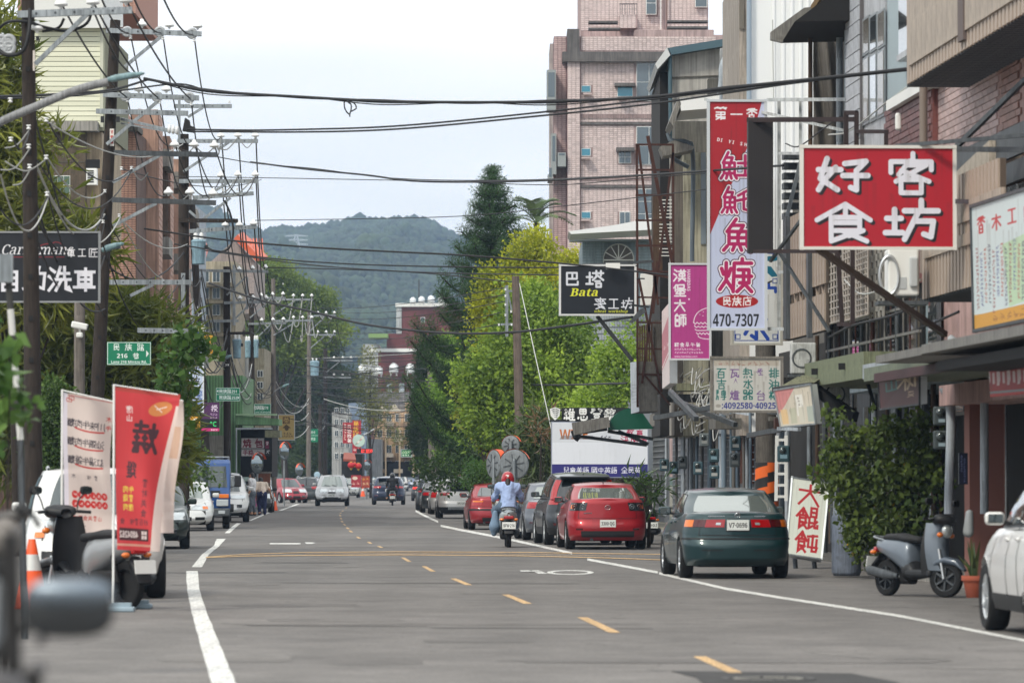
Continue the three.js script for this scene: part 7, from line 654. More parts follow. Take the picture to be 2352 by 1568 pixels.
{
const flag=(label,px0,x0,x1,y0,y1,dy,d,baseY,draw,w,h,seed,bulge)=>{
const t=thing('banner_flag',label,'banner'),bp=G(px0,baseY),D=-bp.z;const pole=new B().bar(V(bp.x,0.02,bp.z),P(px0 + 2,y0 - 6,D),0.014,8).bar(P(px0 + 2,y0 - 4,D),P(x1,y0 + dy,D - 0.1),0.008,6);pole.mesh('pole',MT.white,t);
const g=gridGeo((a,b)=>{const p=P(lerp(lerp(x0,x0 + 6,1 - b),lerp(x1,x1 - bulge,1 - b),a),lerp(y1 +(dy*0.25)*a,y0 + dy*a,b),D);p.z +=0.09*Math.sin(a*7 + b*4 + seed)*a + 0.05*Math.sin(b*9 + seed*2 + a*3)*(0.3 + a);p.x +=0.03*Math.sin(b*6 + seed)*a;return p;},24,40);
const tex=printed(w,h,(c,W,H)=>{c.translate(W,0);c.scale(-1,1);draw(c,W,H);c.setTransform(1,0,0,1,0,0);},0.02);new B().add(g).mesh('cloth',M('#ffffff',0.8,{tex,transmission:0.3}),t);
new B().rbox(bp.x,0.03,bp.z,0.5,0.06,0.22,0.02).box(bp.x + 0.1,0.08,bp.z,0.22,0.05,0.16).mesh('foot',M('#8fa2ad',0.6),t);settle(t);};
flag('white noodle shop banner with dark and red mirrored characters left of the red banner',140,142,260,900,1232,22,57,1387,(c,W,H)=>{c.fillStyle='#ddcdc6';c.fillRect(0,0,W,H);c.fillStyle='#e3dce6';c.fillRect(W - 26,0,26,H);c.strokeStyle='#b7302c';c.lineWidth=3;for(const[x,y]of[[W - 60,14],[W - 48,24],[10,H - 40]])c.strokeRect(x,y,26,16);c.beginPath();c.moveTo(W - 30,8);c.lineTo(10,8);c.stroke();const k='#3b333c';han(c,'川味牛肉麵',34,118,42,k,0.1,{dx:42});han(c,'汕頭牛肉麵',34,208,42,k,0.1,{dx:42});han(c,'紅湯牛雜麵',34,298,42,k,0.1,{dx:42});c.strokeStyle='#c23b34';c.lineWidth=8;for(const y of[166,256,346]){c.beginPath();c.moveTo(40,y);c.quadraticCurveTo(W / 2,y + 14,W - 70,y - 4);c.stroke();}han(c,'木牛',4,80,30,'#c23b34',0.12,{dx:0,dy:44});han(c,'香味小木',70,388,24,k,0.08,{dx:44});for(let r=0;r<2;r++)for(let i=0;i<6;i++){ell(c,40 + i*34,490 + r*44,17,19,'#cf2b28');scribble(c,30 + i*34,480 + r*44,20,20,18,'#f3e6e2',5 + i + r*9);}han(c,'山香美食工坊',60,590,26,'#b7483e',0.1,{dx:27});latin(c,'-374',150,650,26,'#6a5a5a','bold sans-serif');},270,700,0.6,10);
flag('red roast chicken banner with a white back edge and mirrored characters on a white pole',259,262,408,888,1262,18,53.5,1405,(c,W,H)=>{c.fillStyle='#cf3b40';c.fillRect(0,0,W,H);c.fillStyle='#b6423a';c.fillRect(0,0,W,18);c.fillStyle='#e8d6ce';c.beginPath();c.moveTo(0,60);c.lineTo(14,60);c.lineTo(70,H);c.lineTo(0,H);c.fill();c.fillStyle='#d88a4c';c.beginPath();c.ellipse(90,84,60,34,0.4,0,7);c.fill();c.strokeStyle='#f2e2da';c.lineWidth=5;c.beginPath();c.moveTo(60,70);c.lineTo(110,90);c.moveTo(80,100);c.lineTo(120,70);c.stroke();han(c,'唐山',226,84,36,'#eed9d6',0.12,{dx:0,dy:42});han(c,'燒',78,152,158,'#4a2a33',0.13,{sx:0.9});han(c,'雞',188,360,78,'#4a2a33',0.12,{sx:0.8});for(let i=0;i<4;i++)han(c,'香村美食'[i],104,440 + i*50,40,'#5c2e38',0.1);for(let i=0;i<3;i++)han(c,['牛肉','香雞','唐肉'][i],200,480 + i*44,34,'#e3c94e',0.14,{dx:38});han(c,'好百香味小食',92,640,32,'#5c2e38',0.1,{dx:34});c.fillStyle='#4a2228';c.fillRect(86,690,216,62);latin(c,'4804262',168,738,46,'#eadbd8','bold sans-serif',{sx:0.75});c.fillStyle='#eadbd8';c.fillRect(100,702,40,40);c.fillStyle='#4a2228';c.fillRect(118,702,4,40);c.fillRect(100,720,40,4);c.fillStyle='#d99a86';c.fillRect(70,768,W,12);},320,800,2.1,46);
flag('pale cream banner billowing behind the red banner',300,322,420,912,1222,8,56,1398,(c,W,H)=>{c.fillStyle='#e2d2ca';c.fillRect(0,0,W,H);c.fillStyle='#d9b7a0';c.fillRect(10,100,60,120);scribble(c,60,H - 120,60,20,20,'#c25a4e',3);scribble(c,50,H - 80,60,16,16,'#c25a4e',4);},150,500,3.3,22);
}
// ------------------------------------------------------------------ the row of shop houses on the right
const WR=new Wall(7.25,-55,3.315,-130),pxs=(t,name,mat,n0,n1,list,W=WR)=>list.map(([x0,y0,x1,y1])=>{const b=new B();W.px(b,x0,y0,x1,y1,n0,n1);return b.mesh(name,mat,t);});
const U=(x,n=0)=>WR.hit(x,HY,n)[0],Yp=(x,y,n=0)=>WR.hit(x,y,n)[1];
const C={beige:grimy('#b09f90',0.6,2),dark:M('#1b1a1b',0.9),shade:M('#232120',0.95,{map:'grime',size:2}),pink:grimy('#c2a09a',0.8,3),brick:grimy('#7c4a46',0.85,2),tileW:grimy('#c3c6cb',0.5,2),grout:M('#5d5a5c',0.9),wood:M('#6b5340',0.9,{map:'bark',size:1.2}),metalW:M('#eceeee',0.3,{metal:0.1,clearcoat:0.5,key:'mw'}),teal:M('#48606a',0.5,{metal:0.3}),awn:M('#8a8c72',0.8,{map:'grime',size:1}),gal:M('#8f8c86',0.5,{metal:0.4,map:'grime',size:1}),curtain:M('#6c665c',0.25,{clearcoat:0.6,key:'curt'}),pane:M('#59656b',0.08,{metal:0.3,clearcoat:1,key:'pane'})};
function house(name,label,list){const t=thing(name,label,'building');list(t);return settle(t);}
function ribs(t,W,x0,y0,x1,y1,n,step,m,name='rib',wd=0.035){const p=W.hit(x0,y0,n),q=W.hit(x1,y1,n),g=new THREE.BoxGeometry(wd,Math.abs(p[1]- q[1]),0.03),L=[];for(let u=Math.min(p[0],q[0])+ step / 2;u<Math.max(p[0],q[0]);u +=step){const c=W.pt(u,(p[1]+ q[1])/ 2,n + 0.015);L.push([new THREE.Matrix4().makeRotationY(W.ry).setPosition(c),0]);}pieces(t,name,g,[m],L,70);}
function tiles(t,W,u0,u1,y0,y1,n,tw,th,ms,gap=0.012,name='tile',seed=1,off=true,skip){const g=new THREE.BoxGeometry(tw - gap,th - gap,0.02),r=rng(seed),L=[];let row=0;for(let y=y0 + th / 2;y<y1;y +=th,row++)for(let u=u0 + tw / 2 +(off&&row % 2?tw / 2:0);u<u1;u +=tw){if(skip&&skip(u,y))continue;L.push([new THREE.Matrix4().makeRotationY(W.ry).setPosition(W.pt(u,y,n + 0.004 + r()*0.006)),Math.floor(r()*ms.length)]);}pieces(t,name,g,ms,L);}
const shadesOf=(hex,k=[0.86,1,1.12])=>k.map((s)=>{const c=new THREE.Color(hex).multiplyScalar(s);return M([c.r,c.g,c.b],0.55,{map:'grime',size:2.5});});
house('shop_house','pink brick shop house at the right edge with ribbed beige balcony cages and tiled pillar',(t)=>{
const b=new B();WR.box(b,-8,U(2145),3.3,14,-5,0);b.mesh('wall',C.pink,t);tiles(t,WR,U(2300),U(2146),4.6,8.2,0,0.42,0.1,shadesOf('#c4aaa6'),0.014,'brick',2);tiles(t,WR,U(2352),U(2302),4.6,9,0.01,0.42,0.1,shadesOf('#a57d72'),0.014,'brick',3);
for(const[x0,y0,x1,y1]of[[2087,-60,2360,28],[2120,440,2300,640]]){const c=pxs(t,'balcony_cage',M('#54493f',0.8),0.85,0.92,[[x0,y0,x1,y1]])[0];ribs(t,WR,x0,y0,x1,y1,0.92,0.3,M('#bba999',0.55,{map:'grime',size:2}),'rib',0.2);pxs(t,'cage_rail',grimy('#b9ab9c',0.6,1),0.92,0.98,[[x0,y0 + 60,x1,y0 + 38],[x0,y0 + 130,x1,y0 + 96]].slice(0,y0>0?2:1));const sl=[],g=new THREE.BoxGeometry(0.06,0.05,0.92),u0=U(x0,0.9),u1=U(x1,0.9),yb=Yp(x1,y1,0.92);for(let u=Math.min(u0,u1);u<Math.max(u0,u1);u +=0.26)sl.push([new THREE.Matrix4().makeRotationY(WR.ry).setPosition(WR.pt(u,yb,0.46)),0]);pieces(t,'floor_slat',g,[MT.steelD],sl,80);}
pxs(t,'cage_post',M('#5f5350',0.7),0.9,1.0,[[2200,-60,2213,90]]);pxs(t,'scissor_bracket',MT.steelD,0.3,0.36,[[2196,350,2360,345],[2196,425,2360,405]]);
{const sc=new B(),ua=U(2360,0.3),ub=U(2200,0.3);for(let i=0;i<26;i++){const u=lerp(ua,ub,i / 26),v=u +(ub - ua)/ 20;sc.beam(WR.pt(u,5.35,0.34),WR.pt(v,4.75,0.34),0.03,0.03);sc.beam(WR.pt(v,5.35,0.37),WR.pt(u,4.75,0.37),0.03,0.03);}const q=sc.mesh('folding_grille',MT.steelD,t);q.userData.kind='stuff';}{const aw=new B(),a=WR.pt(U(2352),5.9,0.2),e=WR.pt(U(2200),5.45,0.2);aw.beam(a,e,0.5,0.3);aw.mesh('rolled_awning',M('#bcb1a2',0.8,{map:'grime',size:1}),t);}
pxs(t,'canopy',C.gal,0,2.2,[[2117,792,2420,756],[2012,817,2117,815]]);pxs(t,'canopy_beam',MT.blackM,0,2.0,[[2150,830,2420,810]]);
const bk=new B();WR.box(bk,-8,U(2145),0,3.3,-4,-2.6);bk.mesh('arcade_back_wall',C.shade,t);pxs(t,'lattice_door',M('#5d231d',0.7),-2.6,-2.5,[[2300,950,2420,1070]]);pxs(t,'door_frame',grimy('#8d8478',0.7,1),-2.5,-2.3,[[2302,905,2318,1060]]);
const pc=WR.pt(U(2222),0,-0.25),p0=new B().box(pc.x,1.75,pc.z,0.5,3.5,0.5,WR.ry + Math.PI / 2);p0.mesh('pillar',M('#86594f',0.8),t);const tl=[],tg=new THREE.BoxGeometry(0.112,0.34,0.02);for(let i=0;i<4;i++)for(let j=0;j<10;j++){const o=V(-0.19 + i*0.125,0.2 + j*0.35,0.255).applyAxisAngle(UPV,WR.ry + Math.PI / 2);tl.push([new THREE.Matrix4().makeRotationY(WR.ry + Math.PI / 2).setPosition(pc.x + o.x,o.y,pc.z + o.z),(i*7 + j*3)% 3]);const o2=V(-0.255,0.2 + j*0.35,-0.19 + i*0.125).applyAxisAngle(UPV,WR.ry + Math.PI / 2);tl.push([new THREE.Matrix4().makeRotationY(WR.ry).setPosition(pc.x + o2.x,o2.y,pc.z + o2.z),(i*5 + j)% 3]);}pieces(t,'tile',tg,shadesOf('#c49285',[0.92,1,1.07]),tl);pxs(t,'lintel',C.pink,-0.6,0.2,[[2158,886,2420,905]]);
});
house('shop_house','white tiled house with tall curtained windows and red brick parapet',(t)=>{
const b=new B();WR.box(b,U(2145),U(1942),3,16,-5,0);b.mesh('wall',M('#a9bac2',0.6,{map:'grime',size:2}),t);ribs(t,WR,2087,-60,2042,330,0.0,0.13,M('#b4c4cb',0.5,{map:'grime',size:2}),'cladding_rib',0.07);
pxs(t,'column',C.grout,0,0.12,[[1942,-80,1978,700]]);tiles(t,WR,U(1978,0.12),U(1942,0.12),4.5,11,0.12,0.62,0.25,shadesOf('#c2c6cd',[0.94,1,1.05]),0.02,'tile',5,false);pxs(t,'window_wall',C.tileW,0,0.06,[[1978,-80,2034,330]]);
for(let i=0;i<3;i++)for(let j=0;j<2;j++){const x0=1980 + i*17.5,x1=x0 + 16,y0=46 - i*8 + j*90,f=pxs(t,'window',MT.steel,0.06,0.09,[[x0,y0,x1,y0 +(j?145:74)]])[0];pxs(t,'pane',i % 2?C.pane:C.curtain,0.092,0.1,[[x0 + 1.6,y0 + 4,x1 - 1.6,y0 +(j?139:69)]]);}
pxs(t,'window',C.pane,0.02,0.05,[[2064,-60,2086,126]]);pxs(t,'sill',C.tileW,0.0,0.2,[[2060,128,2090,122]]);
pxs(t,'brick_parapet',C.brick,0,0.1,[[2038,250,2144,640]]);tiles(t,WR,U(2144,0.1),U(2038,0.1),Yp(2140,345,0.1),Yp(2140,196,0.1),0.1,0.4,0.1,shadesOf('#7a5352',[0.8,1,1.15]),0.016,'brick',7);pxs(t,'parapet_cap',MT.white,-0.1,0.22,[[2036,232,2143,192]]);
{const d=new B(),u=U(2124,0.6);d.bar(WR.pt(u,4.5,0.6),WR.pt(u,Yp(2124,178,0.6),0.6),0.06,10).bar(WR.pt(u,Yp(2124,178,0.6),0.6),WR.pt(u,Yp(2124,176,0.6),0.1),0.06,10);d.mesh('downpipe',M('#7d7168',0.6),t);}const l=WR.pt(U(2088),7.15,0.15);new B().rbox(l.x,l.y,l.z,0.1,0.28,0.12,0.04).mesh('wall_lamp',MT.white,t);
for(const[x0,x1,y0,y1]of[[1904,1936,520,735],[1938,1966,540,730],[1968,1994,545,722]]){const f=pxs(t,'window_cage',M('#8b7d70',0.6),0.7,0.73,[[x0,y0,x1,y0 + 6],[x0,y1 - 6,x1,y1]]);const L=[],u0=U(x0,0.75),u1=U(x1,0.75),ya=Yp(x0,y0,0.75),yb=Yp(x1,y1,0.75);for(let i=0;i<=5;i++)L.push([WR.pt(lerp(u0,u1,i / 5),ya,0.74),WR.pt(lerp(u0,u1,i / 5),yb,0.74)]);for(let i=0;i<=14;i++)L.push([WR.pt(u0,lerp(ya,yb,i / 14),0.74),WR.pt(u1,lerp(ya,yb,i / 14),0.74)]);L.forEach(([p,q])=>new B().bar(p,q,0.018,4).mesh('bar',M('#a8a097',0.5),t));}
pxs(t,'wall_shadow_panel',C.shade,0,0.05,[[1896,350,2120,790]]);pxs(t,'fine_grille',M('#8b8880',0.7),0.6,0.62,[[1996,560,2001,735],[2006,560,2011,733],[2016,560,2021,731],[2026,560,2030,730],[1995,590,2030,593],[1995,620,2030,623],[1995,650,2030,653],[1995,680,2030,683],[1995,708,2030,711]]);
{const ua=U(1900,0.5),ub=U(2115,0.5),n=16;for(let i=0;i<n;i++){const u=lerp(ua,ub,(i + 0.5)/ n);new B().bar(WR.pt(u,3.35,0.5),WR.pt(u,4.5,0.5),0.016 +(i % 4===0?0.02:0),5).mesh('grille_bar',[MT.steelD,C.gal,MT.rust][i % 3],t);}for(const y of[3.7,4.1,4.45])new B().beam(WR.pt(ua,y,0.5),WR.pt(ub,y,0.5),0.04,0.04).mesh('grille_rail',C.gal,t);for(let i=0;i<5;i++){const b=new B(),u=lerp(ua,ub,(i + 0.2)/ 5);WR.box(b,u,u - 0.9,3.5,4.3,0.05,0.12);b.mesh('window',i % 2?C.curtain:C.pane,t);}}
pxs(t,'canopy',M('#76806c',0.7,{map:'grime',size:1}),0,1.5,[[1985,846,2150,850]]);pxs(t,'maroon_fascia',M('#3c1a1e',0.6),1.5,1.56,[[2008,858,2190,850]]);pxs(t,'pipe',MT.pvc,1.2,1.34,[[1982,838,2160,842]]);
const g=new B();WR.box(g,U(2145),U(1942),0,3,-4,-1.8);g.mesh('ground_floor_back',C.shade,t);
});
{const t=thing('air_conditioner','large white air conditioner outdoor unit on the white tiled shop house','air conditioner'),b=new B();const p=P(2072,627,65),s=mpp(65);b.rbox(p.x,p.y,p.z,72*s,110*s,0.6,0.04).mesh('casing',MT.white,t);new B().add(new THREE.TorusGeometry(0.22,0.03,6,20),_m.makeScale(0.6,1.2,1).setPosition(p.x - 0.2,p.y - 0.05,p.z + 0.31)).mesh('fan_guard',MT.alu,t);new B().rbox(p.x + 0.14,p.y,p.z + 0.33,0.12,0.42,0.06,0.03).box(p.x - 0.02,p.y - 0.15,p.z + 0.305,0.12,0.16,0.01).mesh('service_cover',M('#b7bbbd',0.5),t);new B().box(p.x,p.y - 0.42,p.z,0.7,0.05,0.6).mesh('bracket',MT.steelD,t);settle(t);}
house('shop_house','dark gabled shop house with a grey tarpaulin, white drain pipe and weathered wooden eaves',(t)=>{
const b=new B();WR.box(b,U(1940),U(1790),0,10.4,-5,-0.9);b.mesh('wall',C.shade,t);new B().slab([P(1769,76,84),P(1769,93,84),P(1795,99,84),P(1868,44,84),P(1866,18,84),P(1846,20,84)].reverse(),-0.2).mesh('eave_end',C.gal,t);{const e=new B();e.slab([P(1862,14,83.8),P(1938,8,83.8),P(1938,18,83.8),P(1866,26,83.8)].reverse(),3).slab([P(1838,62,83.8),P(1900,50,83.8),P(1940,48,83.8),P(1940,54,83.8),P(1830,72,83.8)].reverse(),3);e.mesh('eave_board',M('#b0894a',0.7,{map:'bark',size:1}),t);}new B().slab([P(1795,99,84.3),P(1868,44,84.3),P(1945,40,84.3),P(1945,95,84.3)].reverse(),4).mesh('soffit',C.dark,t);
new B().add(gridGeo((a,q)=>{const p=P(lerp(1868,1922,a),lerp(336,76,q),87);p.z +=0.14*Math.sin(a*9 + q*3)*(0.4 + 0.6*q)+ 0.1*Math.sin(q*7 + a*4);return p;},16,16)).mesh('tarpaulin',M('#6d6862',0.95,{map:'grime',size:1.5}),t);const d=83.5;new B().tube([P(1853,34,d),P(1856,50,d),P(1900,60,d),P(1926,66,d),P(1930,74,d)],0.055,10).bar(P(1929,70,d),P(1929,345,d),0.06,12).mesh('drain_pipe',MT.pvc,t);new B().bar(P(1862,70,d),P(1862,335,d),0.04).mesh('post',C.wood,t);
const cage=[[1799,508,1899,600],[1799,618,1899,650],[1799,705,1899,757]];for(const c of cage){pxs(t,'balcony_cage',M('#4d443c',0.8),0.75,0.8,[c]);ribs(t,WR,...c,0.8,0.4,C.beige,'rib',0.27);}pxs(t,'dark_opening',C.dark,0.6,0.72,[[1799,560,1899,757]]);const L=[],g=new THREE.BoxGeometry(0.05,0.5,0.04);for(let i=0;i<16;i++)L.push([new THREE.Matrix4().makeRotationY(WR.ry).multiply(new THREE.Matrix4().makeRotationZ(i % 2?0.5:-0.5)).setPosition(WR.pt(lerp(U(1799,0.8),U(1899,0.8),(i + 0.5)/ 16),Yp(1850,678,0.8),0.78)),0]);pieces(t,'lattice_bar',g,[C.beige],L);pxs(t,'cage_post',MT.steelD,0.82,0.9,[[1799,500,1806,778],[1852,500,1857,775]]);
{const s=new B();for(let i=0;i<7;i++)face(s,1800,350 + i*23,1846,364 + i*23,86 + i*0.2,0.4);s.mesh('stair_panel',MT.steelD,t);t.children.at(-1).userData.kind='stuff';new B().beam(P(1846,345,85.5),P(1805,510,85.5),0.07,0.07).mesh('stair_stringer',MT.steel,t);}
new B().add(gridGeo((a,q)=>{const p0=P(1785,893,76.4).lerp(P(1862,884,75),a),p1=P(1866,846,79).lerp(P(1928,840,77.6),a),p=p0.lerp(p1,q);p.y +=0.012*Math.sin(a*60);return p;},90,4)).mesh('striped_awning',C.awn,t);new B().bar(P(1781,896,76.3),P(1864,886,74.9),0.06,8).mesh('awning_roll',MT.blackM,t);pxs(t,'green_canopy',M('#7c8468',0.8,{map:'grime',size:0.8}),0,1.2,[[1835,838,1985,868]]);new B().beam(P(1865,888,76),P(1965,958,75),0.12,0.16).beam(P(1985,850,75.5),P(2012,940,74),0.05,0.05).mesh('canopy_strut',MT.blackM,t);
});
{const t=thing('shaded_shopfront','shaded posts, pipes and window frames of the shop front behind the ivy','shop front'),r=rng(91);for(let i=0;i<26;i++){const u=lerp(U(2150),U(1800),r()),n=-1.2 + r()*1.3,y0=r()*0.5,y1=2.6 + r()*1.6;new B().bar(WR.pt(u,y0,n),WR.pt(u,y1,n),0.02 + 0.035*r(),7).mesh('pipe',[MT.steelD,MT.pvc,C.wood,MT.steel][i % 4],t);}for(let i=0;i<9;i++){const u=lerp(U(2150),U(1800),i / 9),y=2.2 + r()*1.6;const b=new B();WR.box(b,u,u + 0.9 + r(),y,y + 0.5 + r()*0.5,-0.9,-0.8);b.mesh('window_frame',[MT.steelD,C.gal,grimy('#8d8579',0.8,1)][i % 3],t);const q=new B();WR.box(q,u + 0.08,u + 0.82,y + 0.06,y + 0.44,-0.8,-0.78);q.mesh('pane',C.pane,t);}for(let i=0;i<5;i++){const u=lerp(U(2120),U(1820),i / 5);new B().beam(WR.pt(u,3.3,-0.8),WR.pt(u,3.25,1.3),0.07,0.1).mesh('canopy_bracket',MT.blackM,t);}settle(t);}
house('metal_clad_building','tall white corrugated metal building rising behind the shop houses',(t)=>{
const d=101,b=new B();face(b,1722,-80,1965,1000,d,9,0);b.mesh('wall',C.metalW,t);for(const x of[1778,1799,1800,1820,1840,1857]){const r=new B(),p=P(x,0,d),q=P(x,700,d);r.bar(p.clone().setY(p.y + 3),q,0.045,8);r.mesh('cladding_rib',C.metalW,t);}const l=new B();face(l,1698,-80,1722,1000,d + 0.4,8,0);l.mesh('side_wall',grimy('#a59c92',0.8,2),t);const w=new B();face(w,1699,-20,1710,66,d + 0.35,0.1,0);w.mesh('window',C.curtain,t);const p=new B(),a=P(1721,-60,d - 0.15),e=P(1721,700,d - 0.15);p.bar(a,e,0.055,10);p.mesh('downpipe',M('#93a3b2',0.5),t);new B().bar(P(1775,45,d - 0.2),P(1777,225,d - 0.2),0.012,4).mesh('cable',MT.wireG,t);
});
house('concrete_house','grey concrete house with a teal roof edge, cream wall and blue grey drain pipes',(t)=>{
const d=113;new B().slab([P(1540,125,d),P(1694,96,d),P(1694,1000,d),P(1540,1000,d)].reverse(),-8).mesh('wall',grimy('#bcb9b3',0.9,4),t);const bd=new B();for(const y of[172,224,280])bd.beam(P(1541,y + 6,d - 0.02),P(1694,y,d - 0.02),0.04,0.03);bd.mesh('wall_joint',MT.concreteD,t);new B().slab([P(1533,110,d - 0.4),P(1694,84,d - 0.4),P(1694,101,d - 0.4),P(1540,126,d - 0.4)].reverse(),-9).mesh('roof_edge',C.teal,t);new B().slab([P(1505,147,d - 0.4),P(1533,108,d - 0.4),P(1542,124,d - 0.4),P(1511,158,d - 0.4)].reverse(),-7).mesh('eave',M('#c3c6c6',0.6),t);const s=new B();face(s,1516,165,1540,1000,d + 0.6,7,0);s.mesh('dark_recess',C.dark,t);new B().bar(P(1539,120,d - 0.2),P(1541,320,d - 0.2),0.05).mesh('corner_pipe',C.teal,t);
const sd=new B();face(sd,1655,110,1696,228,d - 1,0.5,0);sd.mesh('siding_wall',grimy('#a9abab',0.7,2),t);for(let i=0;i<14;i++)new B().beam(P(1657,150 + i*10,d - 1.02),P(1694,112 + i*10,d - 1.02),0.035,0.03).mesh('siding_strip',M('#c4c6c6',0.6),t);new B().tube([P(1650,238,d - 1.4),P(1658,190,d - 1.4),P(1660,150,d - 1.4),P(1668,132,d - 1.4)],0.08,8).mesh('vent_pipe',MT.pvc,t);const ch=new B();face(ch,1627,180,1652,235,d - 1.2,0.6,0);ch.mesh('chimney_block',MT.concreteD,t);
new B().slab([P(1551,250,d - 3),P(1640,240,d - 3),P(1640,270,d - 3),P(1554,277,d - 3)].reverse(),3).mesh('metal_hood',C.metalW,t);new B().slab([P(1528,300,d - 3),P(1549,244,d - 3),P(1554,262,d - 3),P(1537,312,d - 3)].reverse(),3).mesh('hood_edge',C.gal,t);const q=new B();face(q,1550,278,1640,350,d - 2,3,0);q.mesh('upper_recess',MT.concreteD,t);const cw=new B();face(cw,1570,350,1628,1000,d - 2.5,4,0);cw.mesh('cream_wall',grimy('#b5b19c',0.8,3),t);const tw=new B();face(tw,1549,372,1571,1000,d - 2.2,4,0);tw.mesh('taupe_wall',grimy('#6c6660',0.9,3),t);const sl=new B();face(sl,1610,350,1622,560,d - 2.55,0.1,0);sl.mesh('tall_window',M('#828d95',0.2),t);new B().tube([P(1534,305,d - 3.4),P(1540,322,d - 3.4),P(1585,326,d - 3.4),P(1590,340,d - 3.4),P(1590,600,d - 3.4)],0.055,10).tube([P(1536,345,d - 3.2),P(1545,362,d - 3.2),P(1582,384,d - 3.2)],0.05,8).mesh('drain_pipe',M('#67737d',0.55),t);
new B().slab([P(1512,345,d - 3.4),P(1545,330,d - 3.4),P(1590,345,d - 3.4),P(1588,352,d - 3.4),P(1520,366,d - 3.4)].reverse(),1.2).mesh('lower_hood',C.gal,t);const sc=new B();face(sc,1500,450,1522,620,d - 1,0.4,0);sc.mesh('louvred_shed',C.wood,t);for(let i=0;i<17;i++){const l=new B();face(l,1515,458 + i*8,1545,460 + i*8,d - 1.1,0.05,0);l.mesh('ladder_rung',MT.white,t);}
});
{
const t=thing('scaffold','rusty steel lattice scaffold tower beside the pink hamburger sign','scaffold'),d=108,m=MT.rust,bar=(a,b,n='post',w=0.055)=>new B().beam(P(...a,d),P(...b,d),w,w).mesh(n,m,t);bar([1463,332],[1465,935]);bar([1546,332],[1547,605]);bar([1466,330],[1512,700],'diagonal');bar([1488,312],[1548,620],'diagonal',0.08);bar([1546,350],[1500,720],'diagonal');for(const y of[332,390,448,506,564])bar([1460,y],[1548,y],'rail',0.045);for(const y of[622,682,740,800,859])bar([1463,y],[1540,y + 2],'rail',0.04);bar([1510,600],[1475,880],'diagonal');bar([1468,640],[1520,900],'diagonal');bar([1480,860],[1540,930],'diagonal',0.04);bar([1466,620],[1540,636],'rail',0.09);
for(let i=0;i<6;i++){const b=new B();face(b,1468 + i*5.4,748 - i,1472.6 + i*5.4,935,d + 0.6,0.05,0);b.mesh('plank',C.wood,t);}const g=new B();face(g,1501,735,1521,905,d + 0.7,0.06,0);g.mesh('lattice_panel',grimy('#6f6b66',0.9,1),t);const u=new B();face(u,1472,628,1500,700,d + 1,0.5,0);u.mesh('old_air_conditioner',MT.white,t);settle(t);
}
{
const t=thing('arched_awning','grey metal awning with a translucent green arched end over the kerb','awning'),d=113;new B().slab([P(1313,972,d),P(1396,958,d),P(1399,982,d),P(1318,1000,d)].reverse(),1.2).mesh('gutter',C.gal,t);const pts=[];for(let i=0;i<=14;i++){const a=Math.PI*(1 - i / 14*0.62);pts.push(P(1450 + 54*Math.cos(a),988 - 50*Math.sin(a),d));}pts.push(P(1500,985,d),P(1396,988,d));new B().slab(pts,-0.5).mesh('arched_end',M('#14674f',0.3,{transmission:0.35,key:'grn'}),t);for(const[a,b]of[[[1318,1000],[1486,1022]],[[1318,996],[1395,985]],[[1396,990],[1500,1008]],[[1420,990],[1490,1020]]])new B().beam(P(...a,d - 0.1),P(...b,d - 0.1),0.08,0.08).mesh('frame_bar',MT.steelD,t);new B().tube([P(1316,988,d),P(1322,1004,d),P(1330,1010,d)],0.06,8).mesh('spout',MT.black,t);settle(t);
}
